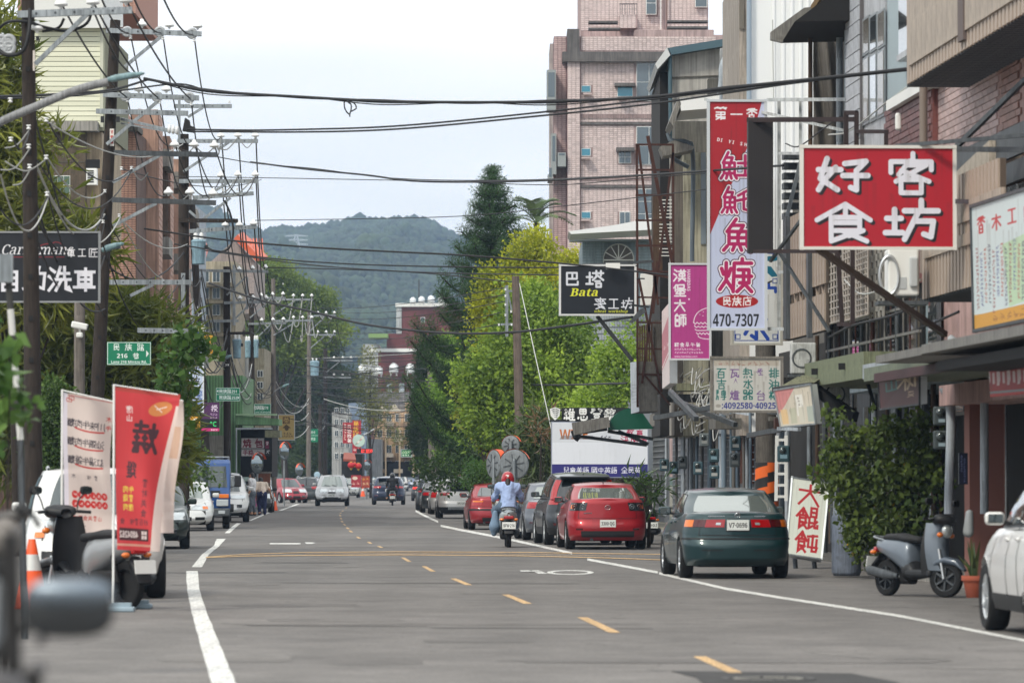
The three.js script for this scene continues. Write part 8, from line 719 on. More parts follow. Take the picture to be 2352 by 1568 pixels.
{
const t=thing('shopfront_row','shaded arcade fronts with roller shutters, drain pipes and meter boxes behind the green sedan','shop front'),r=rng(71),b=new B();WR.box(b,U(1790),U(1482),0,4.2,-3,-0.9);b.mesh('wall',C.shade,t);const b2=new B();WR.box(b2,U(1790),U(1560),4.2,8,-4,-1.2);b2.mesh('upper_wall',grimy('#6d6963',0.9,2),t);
for(const[x0,x1]of[[1500,1530],[1545,1580],[1600,1632],[1650,1690],[1700,1740]]){pxs(t,'roller_shutter',M('#6f7378',0.6,{map:'grime',size:1}),-0.9,-0.8,[[x0,990,x1,1200]]);const L=[],g=new THREE.BoxGeometry(Math.abs(U(x0)- U(x1))*0.92,0.03,0.03);for(let i=0;i<14;i++)L.push([new THREE.Matrix4().makeRotationY(WR.ry).setPosition(WR.pt((U(x0,-0.8)+ U(x1,-0.8))/ 2,0.5 + i*0.16,-0.78)),0]);pieces(t,'slat',g,[M('#83878c',0.6)],L);}
pxs(t,'wooden_door',M('#5a2c16',0.7),-0.85,-0.7,[[1700,985,1722,1110]]);const pm=[M('#70818f',0.6),MT.pvc,M('#5c5a57',0.7)];for(let i=0;i<34;i++){const u=lerp(U(1790),U(1490),r()),y0=r()*1.2,y1=2.6 + r()*1.5,n=-0.7 + r()*0.7;const p=new B();if(r()<0.3)p.tube([WR.pt(u,y0,n),WR.pt(u,y1,n),WR.pt(u + 0.3,y1 + 0.25,n),WR.pt(u + 1.6,y1 + 0.3,n)],0.035,6,16);else p.bar(WR.pt(u,y0,n),WR.pt(u,y1,n),0.03 + 0.03*r(),8);p.mesh('pipe',pm[i % 3],t);}
const mc=[M('#37525c',0.6),M('#5f686b',0.6),M('#2b464d',0.6)];[[1690,1018],[1688,1056],[1640,1046],[1604,1075],[1568,1062],[1548,1074],[1641,1084],[1618,1010],[1800,1042],[1526,1068]].forEach(([x,y],i)=>{const p=P(x,y,86 +(1790 - x)*0.11),q=new B().rbox(p.x,p.y,p.z,0.22,0.3,0.16,0.03).mesh('meter_box',mc[i % 3],t);new B().sph(p.x - 0.02,p.y + 0.06,p.z + 0.08,0.065,0.065,0.05,8).mesh('meter_dial',CM.glassM,q);new B().box(p.x,p.y - 0.05,p.z + 0.085,0.13,0.07,0.01).mesh('meter_label',[M('#a9adab',0.6),M('#8a8f8e',0.6),M('#7795a3',0.6)][i % 3],q);});
for(const[x0,y0,x1,y1,n,m]of[[1552,880,1637,897,1.0,C.awn],[1540,905,1632,922,0.9,MT.steelD],[1474,932,1520,946,0.8,M('#1f5a46',0.6)],[1500,950,1560,978,0.4,M('#7e7a72',0.8,{map:'grime',size:1})],[1585,945,1640,960,0.6,C.gal],[1640,960,1700,985,0.5,MT.concreteD]]){const q=new B(),d=86 +(1790 - x1)*0.14;face(q,x0,y0,x1,y1,d,1.5);q.mesh('canopy',m,t);}for(const[a,e]of[[[1552,920],[1690,975]],[[1540,900],[1600,962]],[[1505,960],[1640,935]],[[1720,1000],[1800,985]],[[1795,985],[1880,968]]])new B().beam(P(...a,90),P(...e,88),0.09,0.09).mesh('strut',MT.steelD,t);const la=new B().beam(P(1785,1000,88),P(1783,1150,88),0.06,0.06).beam(P(1806,1000,88),P(1806,1150,88),0.06,0.06);for(let i=0;i<6;i++)la.beam(P(1785,1010 + i*26,88),P(1806,1010 + i*26,88),0.05,0.05);la.mesh('white_trellis',MT.white,t);t.children.at(-1).userData.kind='stuff';
for(let i=0;i<22;i++){const x=lerp(1500,1800,r()),y=lerp(885,1015,r()),d=86 +(1790 - x)*0.14 - r(),l=lerp(14,60,r()),m=[MT.rust,MT.steelD,MT.pvc,MT.concreteD,C.wood,C.gal][i % 6];if(i % 3)new B().beam(P(x,y,d),P(x + l,y + lerp(-8,14,r()),d - 0.6),0.05 + 0.06*r(),0.06).mesh('beam',m,t);else{const q=new B();face(q,x,y,x + l*0.5,y + lerp(8,26,r()),d,0.3);q.mesh('board',m,t);}}
{const cb=new B();for(let i=0;i<40;i++){const u=lerp(U(1700),U(1590),r()),y=2.6 + r()*1.5,n=0.1 + r()*0.5;cb.tube([WR.pt(u,y,n),WR.pt(u + r()*1.6,y - 0.4*r(),n + 0.1),WR.pt(u + 1.5 + r(),y +(r()- 0.5)*0.6,n)],0.013,4,8);}const q=cb.mesh('cable_tangle',MT.wireG,t);q.userData.kind='stuff';}settle(t);
}
[[1845,823,78,'small white air conditioner above the faded hanging sign'],[1922,905,77.5,'white air conditioner in the shade between the ivy and the hanging sign'],[1656,905,90,'grey old air conditioner below the pink sign'],[2010,420,76,'air conditioner behind the red sign on the white tiled house']].slice(0,3).forEach(([x,y,d,label])=>{const t=thing('air_conditioner',label,'air conditioner'),p=P(x,y,d);new B().rbox(p.x,p.y,p.z,0.42,0.52,0.3,0.03).mesh('casing',M('#c4c6c4',0.6,{map:'grime',size:0.7}),t);new B().add(new THREE.TorusGeometry(0.15,0.015,5,18),_m.makeTranslation(p.x - 0.03,p.y,p.z + 0.155)).mesh('fan_guard',MT.steelD,t);new B().box(p.x,p.y - 0.29,p.z,0.5,0.04,0.34).mesh('bracket',MT.steelD,t);settle(t);});
{const r=rng(83);for(let i=0;i<9;i++){const b=new B(),u0=lerp(U(2352),U(1900),r()),u1=u0 + 3 + r()*9,y=[5.0,3.6,7.2,4.4][i % 4]+ r()*0.8,n=0.15 + r()*0.9;b.tube([WR.pt(u0,y,n),WR.pt(lerp(u0,u1,0.3),y - 0.15*r(),n),WR.pt(lerp(u0,u1,0.7),y - 0.2*r(),n + 0.05),WR.pt(u1,y +(r()- 0.5)*0.4,n)],0.012 + 0.012*r(),5,14);const o=b.mesh(numbered('facade_cable'),i % 3?MT.wire:MT.wireG,scene);o.userData={label:'slack cable running along the fronts of the right hand shop houses',category:'cable',group:'cables along the right facades'};}}
{const t=thing('meter_group','two electricity meters with pipes beside the pink tiled pillar','electric meters');for(const[x,y]of[[2160,955],[2160,1010],[2300,935],[2300,990]].slice(0,2)){const p=P(x,y,69.5);new B().rbox(p.x,p.y,p.z,0.2,0.28,0.16,0.03).mesh('meter_box',M('#3d4648',0.6),t);new B().sph(p.x,p.y + 0.05,p.z + 0.08,0.07,0.07,0.05).mesh('meter_dial',CM.glassM,t);new B().box(p.x + 0.02,p.y - 0.07,p.z + 0.085,0.1,0.05,0.01).mesh('meter_label',M('#8fa3ad',0.6),t);}new B().tube([P(2168,890,69),P(2172,905,69),P(2180,912,69),P(2180,1180,69)],0.07,10).bar(P(2262,850,66.5),P(2262,1180,66.5),0.06).mesh('pipe',MT.pvc,t);settle(t);}
{const t=thing('security_camera','white bullet security camera under the near canopy edge on the right','security camera'),p=P(2192,785,66),b=new B().bar(V(p.x - 0.03,p.y + 0.05,p.z - 0.1),V(p.x + 0.05,p.y - 0.04,p.z + 0.16),0.055,12);b.mesh('camera_body',MT.white,t);new B().sph(p.x + 0.054,p.y - 0.045,p.z + 0.165,0.042).mesh('camera_lens',MT.glassD,t);new B().bar(V(p.x,p.y - 0.05,p.z),V(p.x + 0.1,p.y - 0.17,p.z),0.025).rbox(p.x + 0.16,p.y - 0.19,p.z,0.2,0.08,0.1,0.03).mesh('bracket',MT.white,t);new B().tube([P(2215,825,65.5),P(2220,840,65.5),P(2250,850,65),P(2360,890,63)],0.06,8).mesh('drain_pipe',MT.pvc,t);settle(t);}
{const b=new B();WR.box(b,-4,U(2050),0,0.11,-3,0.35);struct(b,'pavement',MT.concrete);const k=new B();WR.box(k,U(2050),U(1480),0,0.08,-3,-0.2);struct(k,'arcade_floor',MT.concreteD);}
{const p=G(2240,1372,0.11),t=thing('potted_plant','terracotta pot with striped snake plant leaves beside the tiled pillar','potted plant',[p.x,0.11,p.z]);new B().lathe([[0,0],[0.1,0],[0.14,0.2],[0.16,0.2],[0.16,0.26],[0.13,0.26],[0.12,0.22],[0,0.22]],0,0,0,18).mesh('pot',M('#9c4f38',0.8),t);const r=rng(5);for(let i=0;i<9;i++){const a=r()*6.3,l=0.28 + 0.25*r(),o=0.1 + 0.2*r(),q=(s,w)=>V(Math.cos(a)*(0.04 + o*s*s)- Math.sin(a)*w,0.2 + l*s,Math.sin(a)*(0.04 + o*s*s)+ Math.cos(a)*w);new B().quad(q(0,-0.02),q(0,0.02),q(0.5,0.026),q(0.5,-0.026)).quad(q(0.5,-0.026),q(0.5,0.026),q(1,0.003),q(1,-0.003)).mesh('leaf',M(i % 2?'#4d5a2c':'#33452a',0.6),t);}}
{const p=G(1945,1325),t=thing('gas_cylinder','tall pale blue grey gas cylinder standing behind the ivy','gas cylinder',[p.x,0,p.z]);new B().lathe([[0,0.02],[0.2,0.02],[0.23,0.08],[0.23,0.92],[0.19,1.04],[0.08,1.1],[0,1.1]],0,0,0,22).mesh('tank',M('#7d8798',0.55,{map:'grime',size:0.8}),t);new B().lathe([[0.14,1.06],[0.14,1.28],[0.12,1.28],[0.12,1.06]],0,0,0,16).mesh('collar',M('#8a93a0',0.5),t);}
tree('ivy','thick green and yellow climbing ivy covering the shaded shop front behind the parked scooter','climbing plant',71.5,[[2060,1010,80,70],[1990,1080,90,90],[2090,1110,70,90],[1925,1080,50,60],[1935,1010,40,60],[2040,1200,90,80],[2110,1220,50,70],[1985,1240,50,60],[2085,965,44,34],[1960,1180,50,60],[2050,1130,70,70],[2120,1050,36,60]],{base:[2040],c0:[0.02,0.055,0.008],c1:[0.14,0.20,0.025],dens:20,size:0.2,yellow:0.012,leaf:'heart',seed:61,trunk:0.02,gap:0.2,deep:0.6});
tree('grass_tuft','tuft of bright grass at the foot of the leaning white sign board','grass',79,[[1920,1310,42,26],[1880,1322,28,14]],{base:[1915],c0:[0.03,0.08,0.012],c1:[0.12,0.2,0.03],dens:14,size:0.26,leaf:'blade',seed:62,trunk:0});
// ------------------------------------------------------------------ buildings beyond and on the left
const fpart=(t,name,m,d,th,list,ry=0)=>list.map(([x0,y0,x1,y1])=>{const b=new B();face(b,x0,y0,x1,y1,d,th,ry);return b.mesh(name,m,t);});
function win(t,x0,y0,x1,y1,d,cols=2,rows=1,fm=MT.white,pane=C.pane,bar=1.4){const f=fpart(t,'window',fm,d,0.25,[[x0,y0,x1,y1]])[0],w=(x1 - x0 - bar)/ cols,h=(y1 - y0 - bar)/ rows;for(let i=0;i<cols;i++)for(let j=0;j<rows;j++){const b=new B();face(b,x0 + bar + i*w,y0 + bar + j*h,x0 +(i + 1)*w,y0 +(j + 1)*h,d - 0.012,0.02,0);f.add(b.mesh('pane',pane));}}
function faceTiles(t,x0,y0,x1,y1,d,tw,th,ms,seed,skip,name='tile',most=300){const k=mpp(d),a=P(x0,y0,d),q=P(x1,y1,d),g=new THREE.BoxGeometry(tw*k*0.9,th*k*0.8,0.03),r=rng(seed),L=[];for(let y=a.y - th*k / 2,j=0;y>q.y;y -=th*k,j++)for(let x=a.x + tw*k / 2,i=0;x<q.x;x +=tw*k,i++){if(skip&&skip(CX + x / k,HY -(y - EYE)/ k))continue;L.push([new THREE.Matrix4().makeTranslation(x,y,-d + 0.006 + r()*0.006),Math.floor(clamp(r()*0.45 + 1.1*(fbm(x*0.28 + 20,y*0.16 + 20,3)- 0.2),0,0.99)*ms.length)]);}pieces(t,name,g,ms,L,most);}
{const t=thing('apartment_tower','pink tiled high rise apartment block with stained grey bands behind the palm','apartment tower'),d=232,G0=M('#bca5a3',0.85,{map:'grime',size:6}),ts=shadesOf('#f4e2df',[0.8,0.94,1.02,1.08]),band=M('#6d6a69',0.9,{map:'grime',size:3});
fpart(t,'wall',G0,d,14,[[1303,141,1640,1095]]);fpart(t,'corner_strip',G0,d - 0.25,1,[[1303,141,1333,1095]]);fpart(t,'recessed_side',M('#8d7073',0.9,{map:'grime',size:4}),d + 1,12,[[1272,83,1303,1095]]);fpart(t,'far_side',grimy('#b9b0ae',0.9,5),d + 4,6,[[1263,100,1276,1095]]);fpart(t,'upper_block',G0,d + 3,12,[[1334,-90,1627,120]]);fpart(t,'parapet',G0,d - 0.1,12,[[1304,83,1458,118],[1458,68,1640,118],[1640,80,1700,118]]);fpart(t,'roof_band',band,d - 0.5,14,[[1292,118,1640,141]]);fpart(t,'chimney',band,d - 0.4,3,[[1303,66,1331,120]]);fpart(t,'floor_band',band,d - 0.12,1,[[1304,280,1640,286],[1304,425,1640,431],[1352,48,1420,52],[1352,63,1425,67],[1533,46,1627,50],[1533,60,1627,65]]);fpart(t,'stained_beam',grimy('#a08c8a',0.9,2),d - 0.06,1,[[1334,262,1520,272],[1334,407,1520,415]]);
const wins=[[1335,196,1357,212,1,1],[1418,197,1454,222,1,1],[1462,144,1520,232,2,2],[1335,340,1357,358,1,1],[1421,346,1450,375,2,2],[1462,290,1520,378,2,2],[1335,486,1357,502,1,1],[1423,486,1448,519,2,1],[1464,433,1502,520,2,3],[1484,-20,1508,33,1,2],[1597,-20,1625,16,1,2]];const inW=(x,y,e=2)=>wins.some((w)=>x>w[0]- e&&x<w[2]+ e&&y>w[1]- e&&y<w[3]+ e);
for(const w of wins)win(t,w[0],w[1],w[2],w[3],w[1]<50?d + 2.6:d - 0.1,w[4],w[5],w[1]<100?MT.white:M('#d5d9d8',0.5),w[4]*w[5]===1?M('#3c8296',0.15,{metal:0.3,clearcoat:1,key:'tw'}):C.pane);
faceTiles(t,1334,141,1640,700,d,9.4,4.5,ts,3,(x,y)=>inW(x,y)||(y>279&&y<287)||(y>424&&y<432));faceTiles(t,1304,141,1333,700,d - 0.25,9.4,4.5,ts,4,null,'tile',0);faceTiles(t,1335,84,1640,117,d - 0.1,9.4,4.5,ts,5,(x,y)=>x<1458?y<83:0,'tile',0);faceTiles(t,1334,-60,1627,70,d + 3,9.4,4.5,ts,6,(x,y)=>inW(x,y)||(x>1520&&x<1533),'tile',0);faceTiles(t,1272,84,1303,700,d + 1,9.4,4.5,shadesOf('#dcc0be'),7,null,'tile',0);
fpart(t,'balcony',G0,d + 1.6,1.4,[[1423,33,1464,63]]);faceTiles(t,1423,33,1464,63,d + 1.6,9.4,4.5,ts,8,null,'tile',0);for(let i=0;i<8;i++)fpart(t,'balcony_bar',MT.steelD,d + 1.5,0.05,[[1424 + i*5.5,8,1425 + i*5.5,33]]);fpart(t,'balcony_rail',MT.steelD,d + 1.48,0.05,[[1423,8,1464,9.6],[1423,20,1464,21]]);fpart(t,'drain_pipe',MT.white,d + 2.7,0.1,[[1517,-60,1519,68]]);fpart(t,'drain_pipe',M('#5d4036',0.8),d + 2.7,0.1,[[1531,-60,1533.5,66]]);
for(const[x0,y0,x1,y1]of[[1256,160,1277,252],[1266,306,1278,400],[1281,350,1300,382],[1258,400,1270,415]]){fpart(t,'bay_window',M('#8e9494',0.5),d - 0.6,2,[[x0,y0,x1,y1]]);fpart(t,'bay_pane',C.pane,d - 0.62,0.05,[[x0 + 3,y0 + 6,x1 - 3,y1 - 30]]);}for(const[x,y]of[[1340,213],[1336,360],[1335,503],[1420,224]])fpart(t,'air_conditioner',M('#b7a7a4',0.7),d - 0.6,0.5,[[x,y,x + 20,y + 4]]);fpart(t,'window_hood',band,d - 0.8,0.8,[[1412,190,1460,197],[1416,338,1458,346]]);settle(t);}
{const t=thing('gabled_house','pale blue sided house with an arched window and a white ribbed metal roof','house'),d=152;fpart(t,'wall',M('#8fa3ad',0.7,{map:'grime',size:3}),d,8,[[1338,552,1520,730]]);fpart(t,'lower_wall',M('#7f858c',0.8),d - 0.3,8,[[1322,722,1520,1095]]);for(let i=0;i<26;i++)fpart(t,'siding_plank',M('#a9bcc6',0.6,{map:'grime',size:2}),d - 0.02,0.04,[[1338,553 + i*6.6,1520,558.6 + i*6.6]]);faceTiles(t,1322,722,1520,860,d - 0.3,6,15,shadesOf('#bcc4cd',[0.96,1,1.04]),9,null,'tile',150);
new B().slab([P(1303,546,d - 0.6),P(1405,532,d - 0.6),P(1510,512,d - 0.6),P(1530,540,d - 0.6),P(1308,552,d - 0.6)].reverse(),4).mesh('roof',M('#dfe1e2',0.5),t);for(let i=0;i<24;i++){const x=1312 + i*9;new B().beam(P(x,549 - i*0.4,d - 0.75),P(x + 8,545 - i*1.35,d - 0.75),0.06,0.08).mesh('roof_rib',MT.white,t);}fpart(t,'eave',M('#7a8488',0.6),d - 0.5,0.6,[[1308,549,1530,554]]);
const ar=[],dm=d - 0.1;for(let i=0;i<=16;i++){const a=Math.PI*i / 16;ar.push(P(1421 + 36*Math.cos(a),596 - 37*Math.sin(a),dm));}ar.push(P(1385,612,dm),P(1457,612,dm));new B().slab(ar,0.12).mesh('arched_window',M('#d8dbd8',0.5),t);const ai=[];for(let i=0;i<=16;i++){const a=Math.PI*i / 16;ai.push(P(1421 + 33.5*Math.cos(a),596 - 34*Math.sin(a),dm - 0.13));}ai.push(P(1387.5,612,dm - 0.13),P(1454.5,612,dm - 0.13));new B().slab(ai,0.01).mesh('pane',M('#4a463e',0.2,{clearcoat:1,key:'ap'}),t);for(const a of[0.5,1.05,1.57,2.1,2.65])new B().beam(P(1421,596,dm - 0.16),P(1421 + 33*Math.cos(a),596 - 34*Math.sin(a),dm - 0.16),0.035,0.03).mesh('muntin',MT.white,t);new B().beam(P(1386,597,dm - 0.16),P(1456,597,dm - 0.16),0.05,0.04).mesh('transom',MT.white,t);settle(t);}
{const t=thing('sided_house','tall cream clapboard house above a brown pebbled wall behind the two near poles','house'),d=138;fpart(t,'wall',M('#7d7e6a',0.9),d,9,[[60,62,236,300]]);for(let i=0;i<20;i++)fpart(t,'siding_plank',M(i % 3?'#e2e3cc':'#dadbc4',0.7),d - 0.02,0.05,[[60,62 + i*11.4,233,71.8 + i*11.4]]);fpart(t,'corner_trim',M('#c4c6b4',0.7),d - 0.06,0.2,[[229,56,236,292]]);const side=new Wall(P(236,HY,d).x,-d,P(280,HY,152).x,-152);const sb=new B();side.box(sb,0,12,P(0,300,d).y,P(0,62,d).y,-0.2,0);sb.mesh('side_wall',grimy('#b3b49b',0.8,4),t);new B().slab([P(70,52,d - 0.4),P(238,44,d - 0.4),P(282,62,d + 6),P(236,64,d - 0.4),P(70,64,d - 0.4)].reverse(),1).mesh('roof_edge',MT.white,t);
fpart(t,'ledge',MT.concrete,d - 0.6,8,[[88,278,222,300]]);fpart(t,'pebbled_wall',M('#6d6152',0.95,{map:'grime',size:0.8,bump:0.02}),d - 0.2,8,[[96,300,195,560]]);fpart(t,'cream_wall',grimy('#b8a68c',0.8,3),d + 0.2,7,[[195,300,232,560]]);fpart(t,'wall_line',MT.concreteD,d - 0.22,0.05,[[96,371,195,372.5]]);win(t,116,403,160,446,d - 0.22,3,2,MT.white,M('#3f5a40',0.15,{clearcoat:1,key:'gw'}));fpart(t,'air_conditioner',MT.white,d - 0.6,0.4,[[197,386,221,424]]);for(let i=0;i<6;i++)fpart(t,'grille_bar',C.dark,d - 0.62,0.02,[[200,391 + i*5,214,393.4 + i*5]]);fpart(t,'recess',C.dark,d - 0.25,0.1,[[196,366,228,386]]);settle(t);}
{const t=thing('apartment_block','pink brick tiled apartment block with dark timber balconies on the left side of the street','apartment block'),WL=new Wall(-12.2,-146,-14.9,-212),d=150,gm=grimy('#6f564d',0.85,4),ts=shadesOf('#cda08c',[0.92,1,1.06]);fpart(t,'upper_wall',M('#b08577',0.85),d + 6,10,[[40,-80,310,30]]);faceTiles(t,40,-20,310,30,d + 6,8,4.6,ts,21,null,'tile',150);
fpart(t,'end_wall',gm,d,10,[[236,300,312,760]]);faceTiles(t,240,300,312,640,d,9,5.4,ts,22,null,'tile',150);const b=new B();WL.box(b,4,62,0,13.3,-8,0);b.mesh('street_wall',gm,t);tiles(t,WL,4,56,5.5,13.2,0.01,0.9,0.2,ts,0.035,'tile',23,false);
for(const u of[8,20,32,44]){const q=new B();WL.box(q,u,u + 4.5,0,13.6,0,0.9);q.mesh('bay',grimy('#b59280',0.85,4),t);tiles(t,WL,u + 0.3,u + 4.3,5.5,13.4,0.91,0.9,0.2,ts,0.035,'tile',24 + u,false);for(const y of[6.4,9.6,12.6]){const w=new B();WL.box(w,u + 6,u + 8.5,y,y + 1.5,0,0.12);const f=w.mesh('window',MT.white,t);const pn=new B();WL.box(pn,u + 6.2,u + 8.3,y + 0.15,y + 1.35,0.12,0.15);f.add(pn.mesh('pane',C.pane));const k=new B();WL.box(k,u + 5.6,u + 9.2,y - 0.5,y + 0.1,0.1,1.1);k.mesh('balcony',MT.concrete,t);const ac=new B();WL.box(ac,u + 9.4,u + 10.3,y,y + 0.75,0.1,0.6);ac.mesh('air_conditioner',MT.white,t);}}for(let i=0;i<5;i++){const q=new B();WL.box(q,14 + i*2,14.4 + i*2,9.8,12.4,0.3,0.9);q.mesh('timber_screen',C.wood,t);}fpart(t,'cornice',MT.concreteD,d - 0.5,2,[[234,288,316,300]]);
settle(t);}
{const t=thing('panel_building','narrow pale blue panel building behind the third pole','building'),d=218;fpart(t,'wall',M('#b6c3d0',0.6,{map:'grime',size:3}),d,8,[[394,470,446,1000]]);for(let i=0;i<7;i++)fpart(t,'panel_seam',M('#9fb0bf',0.6),d - 0.03,0.05,[[398 + i*7,470,399.4 + i*7,1000]]);fpart(t,'beige_wall',grimy('#b7ad96',0.8,3),d + 10,8,[[446,600,540,1000]]);for(let j=0;j<4;j++)for(let i=0;i<3;i++)win(t,462 + i*25,622 + j*38,480 + i*25,648 + j*38,d + 9.9,2,1);for(let j=0;j<4;j++)fpart(t,'balcony',grimy('#9d917b',0.8,2),d + 9,1,[[455,652 + j*38,538,658 + j*38]]);settle(t);}
{const t=thing('roof_house','pale tiled house with a bright orange gabled roof below the hills','house'),d=330,gp=[P(478,606,d),P(536,552,d),P(584,602,d),P(584,720,d),P(478,720,d)];new B().slab(gp.slice().reverse(),-14).mesh('wall',grimy('#a79a94',0.8,4),t);faceTiles(t,500,604,582,680,d,6,3.2,shadesOf('#b9aaa4'),31,null,'tile',100);const or=M([0.62,0.11,0.035],0.5);new B().slab([P(474,610,d - 1),P(470,600,d - 1),P(470,549,d + 8),P(540,547,d + 8),P(536,549,d - 1)],0.4).slab([P(536,548,d - 1),P(588,600,d - 1),P(606,598,d + 8),P(607,546,d + 8),P(545,545,d + 8)],0.4).mesh('roof',or,t);for(let i=0;i<9;i++)new B().beam(P(548 + i*6.6,549,d + 4),P(556 + i*6,560 + i*4.6,d - 0.2),0.1,0.12).mesh('roof_rib',or,t);settle(t);}
{const t=thing('shingled_house','white house with a grey shingled roof behind the transformer poles','house'),d=236;new B().slab([P(482,772,d - 2),P(490,734,d + 3),P(561,733,d + 3),P(563,772,d - 2)].reverse(),0.3).mesh('roof',grimy('#7b7168',0.9,2),t);for(let i=0;i<7;i++)new B().beam(P(484,768 - i*5.2,d - 1.8 + i*0.7),P(562,768 - i*5.2,d - 1.8 + i*0.7),0.12,0.1).mesh('shingle_course',M(i % 2?'#8a8078':'#776d64',0.9),t);fpart(t,'wall',grimy('#bfc1bf',0.7,3),d,8,[[486,772,566,1095]]);for(let i=0;i<9;i++)fpart(t,'louvre',MT.white,d - 0.1,0.1,[[524,812 + i*5,548,814.6 + i*5]]);win(t,490,800,512,840,d - 0.05,2,1);fpart(t,'side_wall',grimy('#b4ac94',0.8,3),d + 2,8,[[566,800,606,1095]]);for(let j=0;j<4;j++)win(t,590,850 + j*26,604,866 + j*26,d + 1.9,2,1);settle(t);}
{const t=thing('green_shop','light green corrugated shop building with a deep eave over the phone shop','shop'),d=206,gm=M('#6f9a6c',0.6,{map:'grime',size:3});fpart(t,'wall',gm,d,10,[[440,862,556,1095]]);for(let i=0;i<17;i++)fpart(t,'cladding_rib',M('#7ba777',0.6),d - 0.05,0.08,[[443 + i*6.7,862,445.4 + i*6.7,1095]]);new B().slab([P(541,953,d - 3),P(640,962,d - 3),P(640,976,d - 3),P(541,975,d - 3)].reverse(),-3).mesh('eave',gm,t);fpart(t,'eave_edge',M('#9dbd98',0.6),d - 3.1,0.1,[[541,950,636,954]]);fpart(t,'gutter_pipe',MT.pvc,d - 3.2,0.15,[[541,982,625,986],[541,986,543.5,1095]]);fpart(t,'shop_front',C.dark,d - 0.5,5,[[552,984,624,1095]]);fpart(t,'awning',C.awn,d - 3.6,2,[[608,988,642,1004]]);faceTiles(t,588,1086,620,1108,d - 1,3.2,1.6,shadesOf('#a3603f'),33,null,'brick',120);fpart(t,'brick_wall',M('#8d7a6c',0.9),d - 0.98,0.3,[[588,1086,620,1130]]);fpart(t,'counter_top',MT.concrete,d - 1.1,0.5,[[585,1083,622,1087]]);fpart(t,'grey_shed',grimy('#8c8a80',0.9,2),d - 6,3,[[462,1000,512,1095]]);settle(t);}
{const t=thing('brick_apartments','large dark red brick apartment building with white water tanks beneath the hills','apartment block'),d=520,bm=M('#7d4440',0.9,{map:'grime',size:6}),bs=shadesOf('#86443f',[0.9,1,1.08]);fpart(t,'wall',bm,d,16,[[916,702,1060,800],[888,766,1060,830],[846,808,1060,1095]]);faceTiles(t,916,704,1060,764,d,4,2,bs,41,null,'brick',100);faceTiles(t,888,766,1040,806,d - 0.05,4,2,bs,42,null,'brick',0);faceTiles(t,848,810,1020,1000,d - 0.1,4,2,bs,43,null,'brick',0);fpart(t,'parapet',MT.white,d - 0.4,17,[[908,696,1062,704],[848,800,1000,808]]);fpart(t,'light_wall',grimy('#c4c8ca',0.8,4),d - 0.2,12,[[910,700,922,766],[833,790,868,900]]);win(t,966,728,976,740,d - 0.1,1,1);fpart(t,'green_canopy',M('#7d9a5e',0.7),d - 4,6,[[846,766,890,775]]);for(let i=0;i<5;i++)fpart(t,'window_column',M('#b9c3ca',0.5),d - 0.3,0.3,[[888 + i*28,880,900 + i*28,1000]]);
const tank=(x,y,s)=>{const p=P(x,y,d - 1.5),k=mpp(d)*s;const b=new B().lathe([[0,0],[k*9,0],[k*9.4,k*3],[k*9,k*6],[k*9.4,k*9],[k*9,k*14],[k*4,k*19],[0,k*20]],p.x,p.y,p.z,16);for(let i=0;i<4;i++)b.bar(V(p.x + k*8*Math.cos(i*1.57 + 0.7),p.y - k*6,p.z + k*8*Math.sin(i*1.57 + 0.7)),V(p.x + k*8*Math.cos(i*1.57 + 0.7),p.y,p.z + k*8*Math.sin(i*1.57 + 0.7)),0.06,4);b.mesh('water_tank',M('#dfe3e4',0.3,{metal:0.3}),t);};[[948,697,0.75],[968,696,0.8],[990,695,0.85],[1014,694,0.85],[832,856,1.0],[870,860,1.0],[904,856,1.15],[942,857,1.15]].forEach((a)=>tank(...a));new B().bar(P(962,700,d),P(962,642,d),0.09,5).mesh('antenna',MT.steelD,t);settle(t);}
{const t=thing('street_apartments','sunlit cream row houses with balconies at the far end of the street','apartment block'),d=400,cm=grimy('#cdae8c',0.85,4);fpart(t,'wall',cm,d,14,[[858,945,930,1095],[930,925,1000,1095]]);fpart(t,'upper_wall',M('#87878a',0.8,{map:'grime',size:4}),d + 2,10,[[850,900,990,945]]);for(let j=0;j<4;j++)for(let i=0;i<6;i++){const x=866 + i*21,y=950 + j*36;win(t,x,y,x + 12,y + 18,d - 0.05,2,1,MT.white,C.pane,0.8);if((i + j)% 2)fpart(t,'balcony',i % 3?M('#d8cbb8',0.8):cm,d - 1.6,1.6,[[x - 4,y + 19,x + 16,y + 28]]);}for(const x of[884,916,948,972])fpart(t,'column',M('#d6bd9c',0.8),d - 1.8,0.5,[[x,940,x + 3,1095]]);for(const x of[866,896])new B().slab([P(x,945,d - 2),P(x + 10,926,d - 2),P(x + 24,945,d - 2)].reverse(),2).mesh('gablet',M('#bdb39f',0.8),t);fpart(t,'shop_front',C.shade,d - 0.5,1,[[880,1060,990,1095]]);fpart(t,'grey_wall',grimy('#9a9a98',0.8,3),d - 6,6,[[846,1008,876,1095]]);settle(t);}
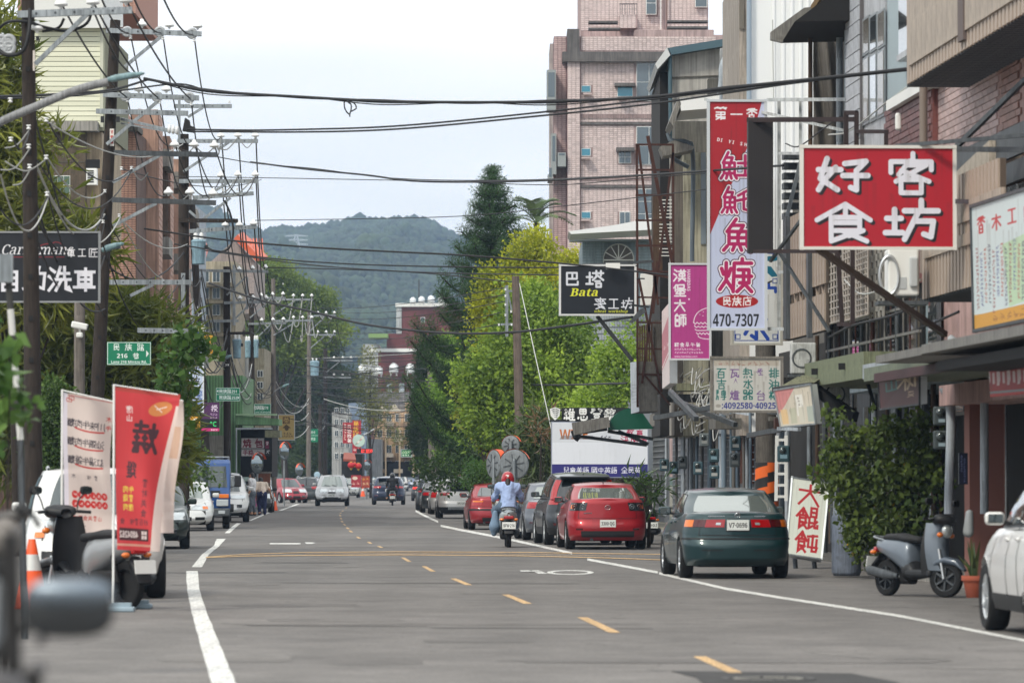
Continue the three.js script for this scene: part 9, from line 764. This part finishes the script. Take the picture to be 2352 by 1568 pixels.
{const t=thing('white_apartments','white apartment block half hidden behind the red restaurant signs','apartment block'),d=380;fpart(t,'wall',grimy('#a8aaa8',0.8,4),d,12,[[762,945,800,1095]]);fpart(t,'blue_wall',M('#95a6bd',0.7),d + 8,8,[[800,925,836,1095]]);for(let j=0;j<5;j++)for(let i=0;i<3;i++)win(t,768 + i*13,936 + j*26,777 + i*13,950 + j*26,d - 0.05,2,1,MT.white,C.pane,0.7);settle(t);}
{const t=thing('restaurant_front','restaurant front with a red awning and hanging red lanterns at the bend','shop front'),d=322;fpart(t,'wall',C.shade,d + 2,5,[[784,1042,832,1095]]);new B().slab([P(789,1043,d),P(814,1045,d),P(817,1060,d - 3),P(788,1059,d - 3)].reverse(),0.15).mesh('awning',M('#8d4a3a',0.8),t);fpart(t,'dark_doorway',C.dark,d - 1,0.1,[[796,1062,832,1092]]);settle(t);const g='red lanterns at the restaurant';[[806,1068,8,'larger red lantern hanging left under the restaurant awning'],[823,1070,7.5,'red lantern hanging right beside the round food sign post'],[814,1066,5,'smallest red lantern hanging between the two larger ones']].forEach(([x,y,s,label])=>{const p=P(x,y,d - 3.4),l=thing('paper_lantern',label,'lantern',[p.x,p.y,p.z],0,g),k=s*mpp(d);new B().sph(0,0,0,k,k*0.9,k,10).mesh('shade',M('#b5121a',0.5),l);new B().lathe([[0,-k*0.92],[k*0.4,-k*0.9],[k*0.4,-k*1.02],[0,-k*1.5]],0,0,0,10).lathe([[0,k],[k*0.4,k*0.98],[k*0.4,k*0.84]],0,0,0,10).mesh('cap',M('#c9a13a',0.5),l);});}
{const h=new B();h.box(1.9,0.9,-156,5.5,1.8,0.3);struct(h,'boundary_wall',MT.concreteD);}
tree('hedge','dark hedge and undergrowth below the trees on the right','hedge',165,[[1020,1085,60,34],[1100,1070,60,40],[1190,1075,60,44],[1250,1085,50,30]],{base:[1100],c0:[0.02,0.05,0.01],c1:[0.06,0.12,0.02],dens:5,size:0.45,seed:71,trunk:0});
tree('roadside_greenery','green undergrowth along the kerb behind the parked white sedan','bush',120,[[400,1090,60,40],[330,1090,60,50],[450,1080,30,30]],{base:[380],c0:[0.03,0.07,0.012],c1:[0.1,0.17,0.03],dens:4,size:0.4,seed:72,trunk:0});
camera.updateProjectionMatrix();
renderer.render(scene,camera);
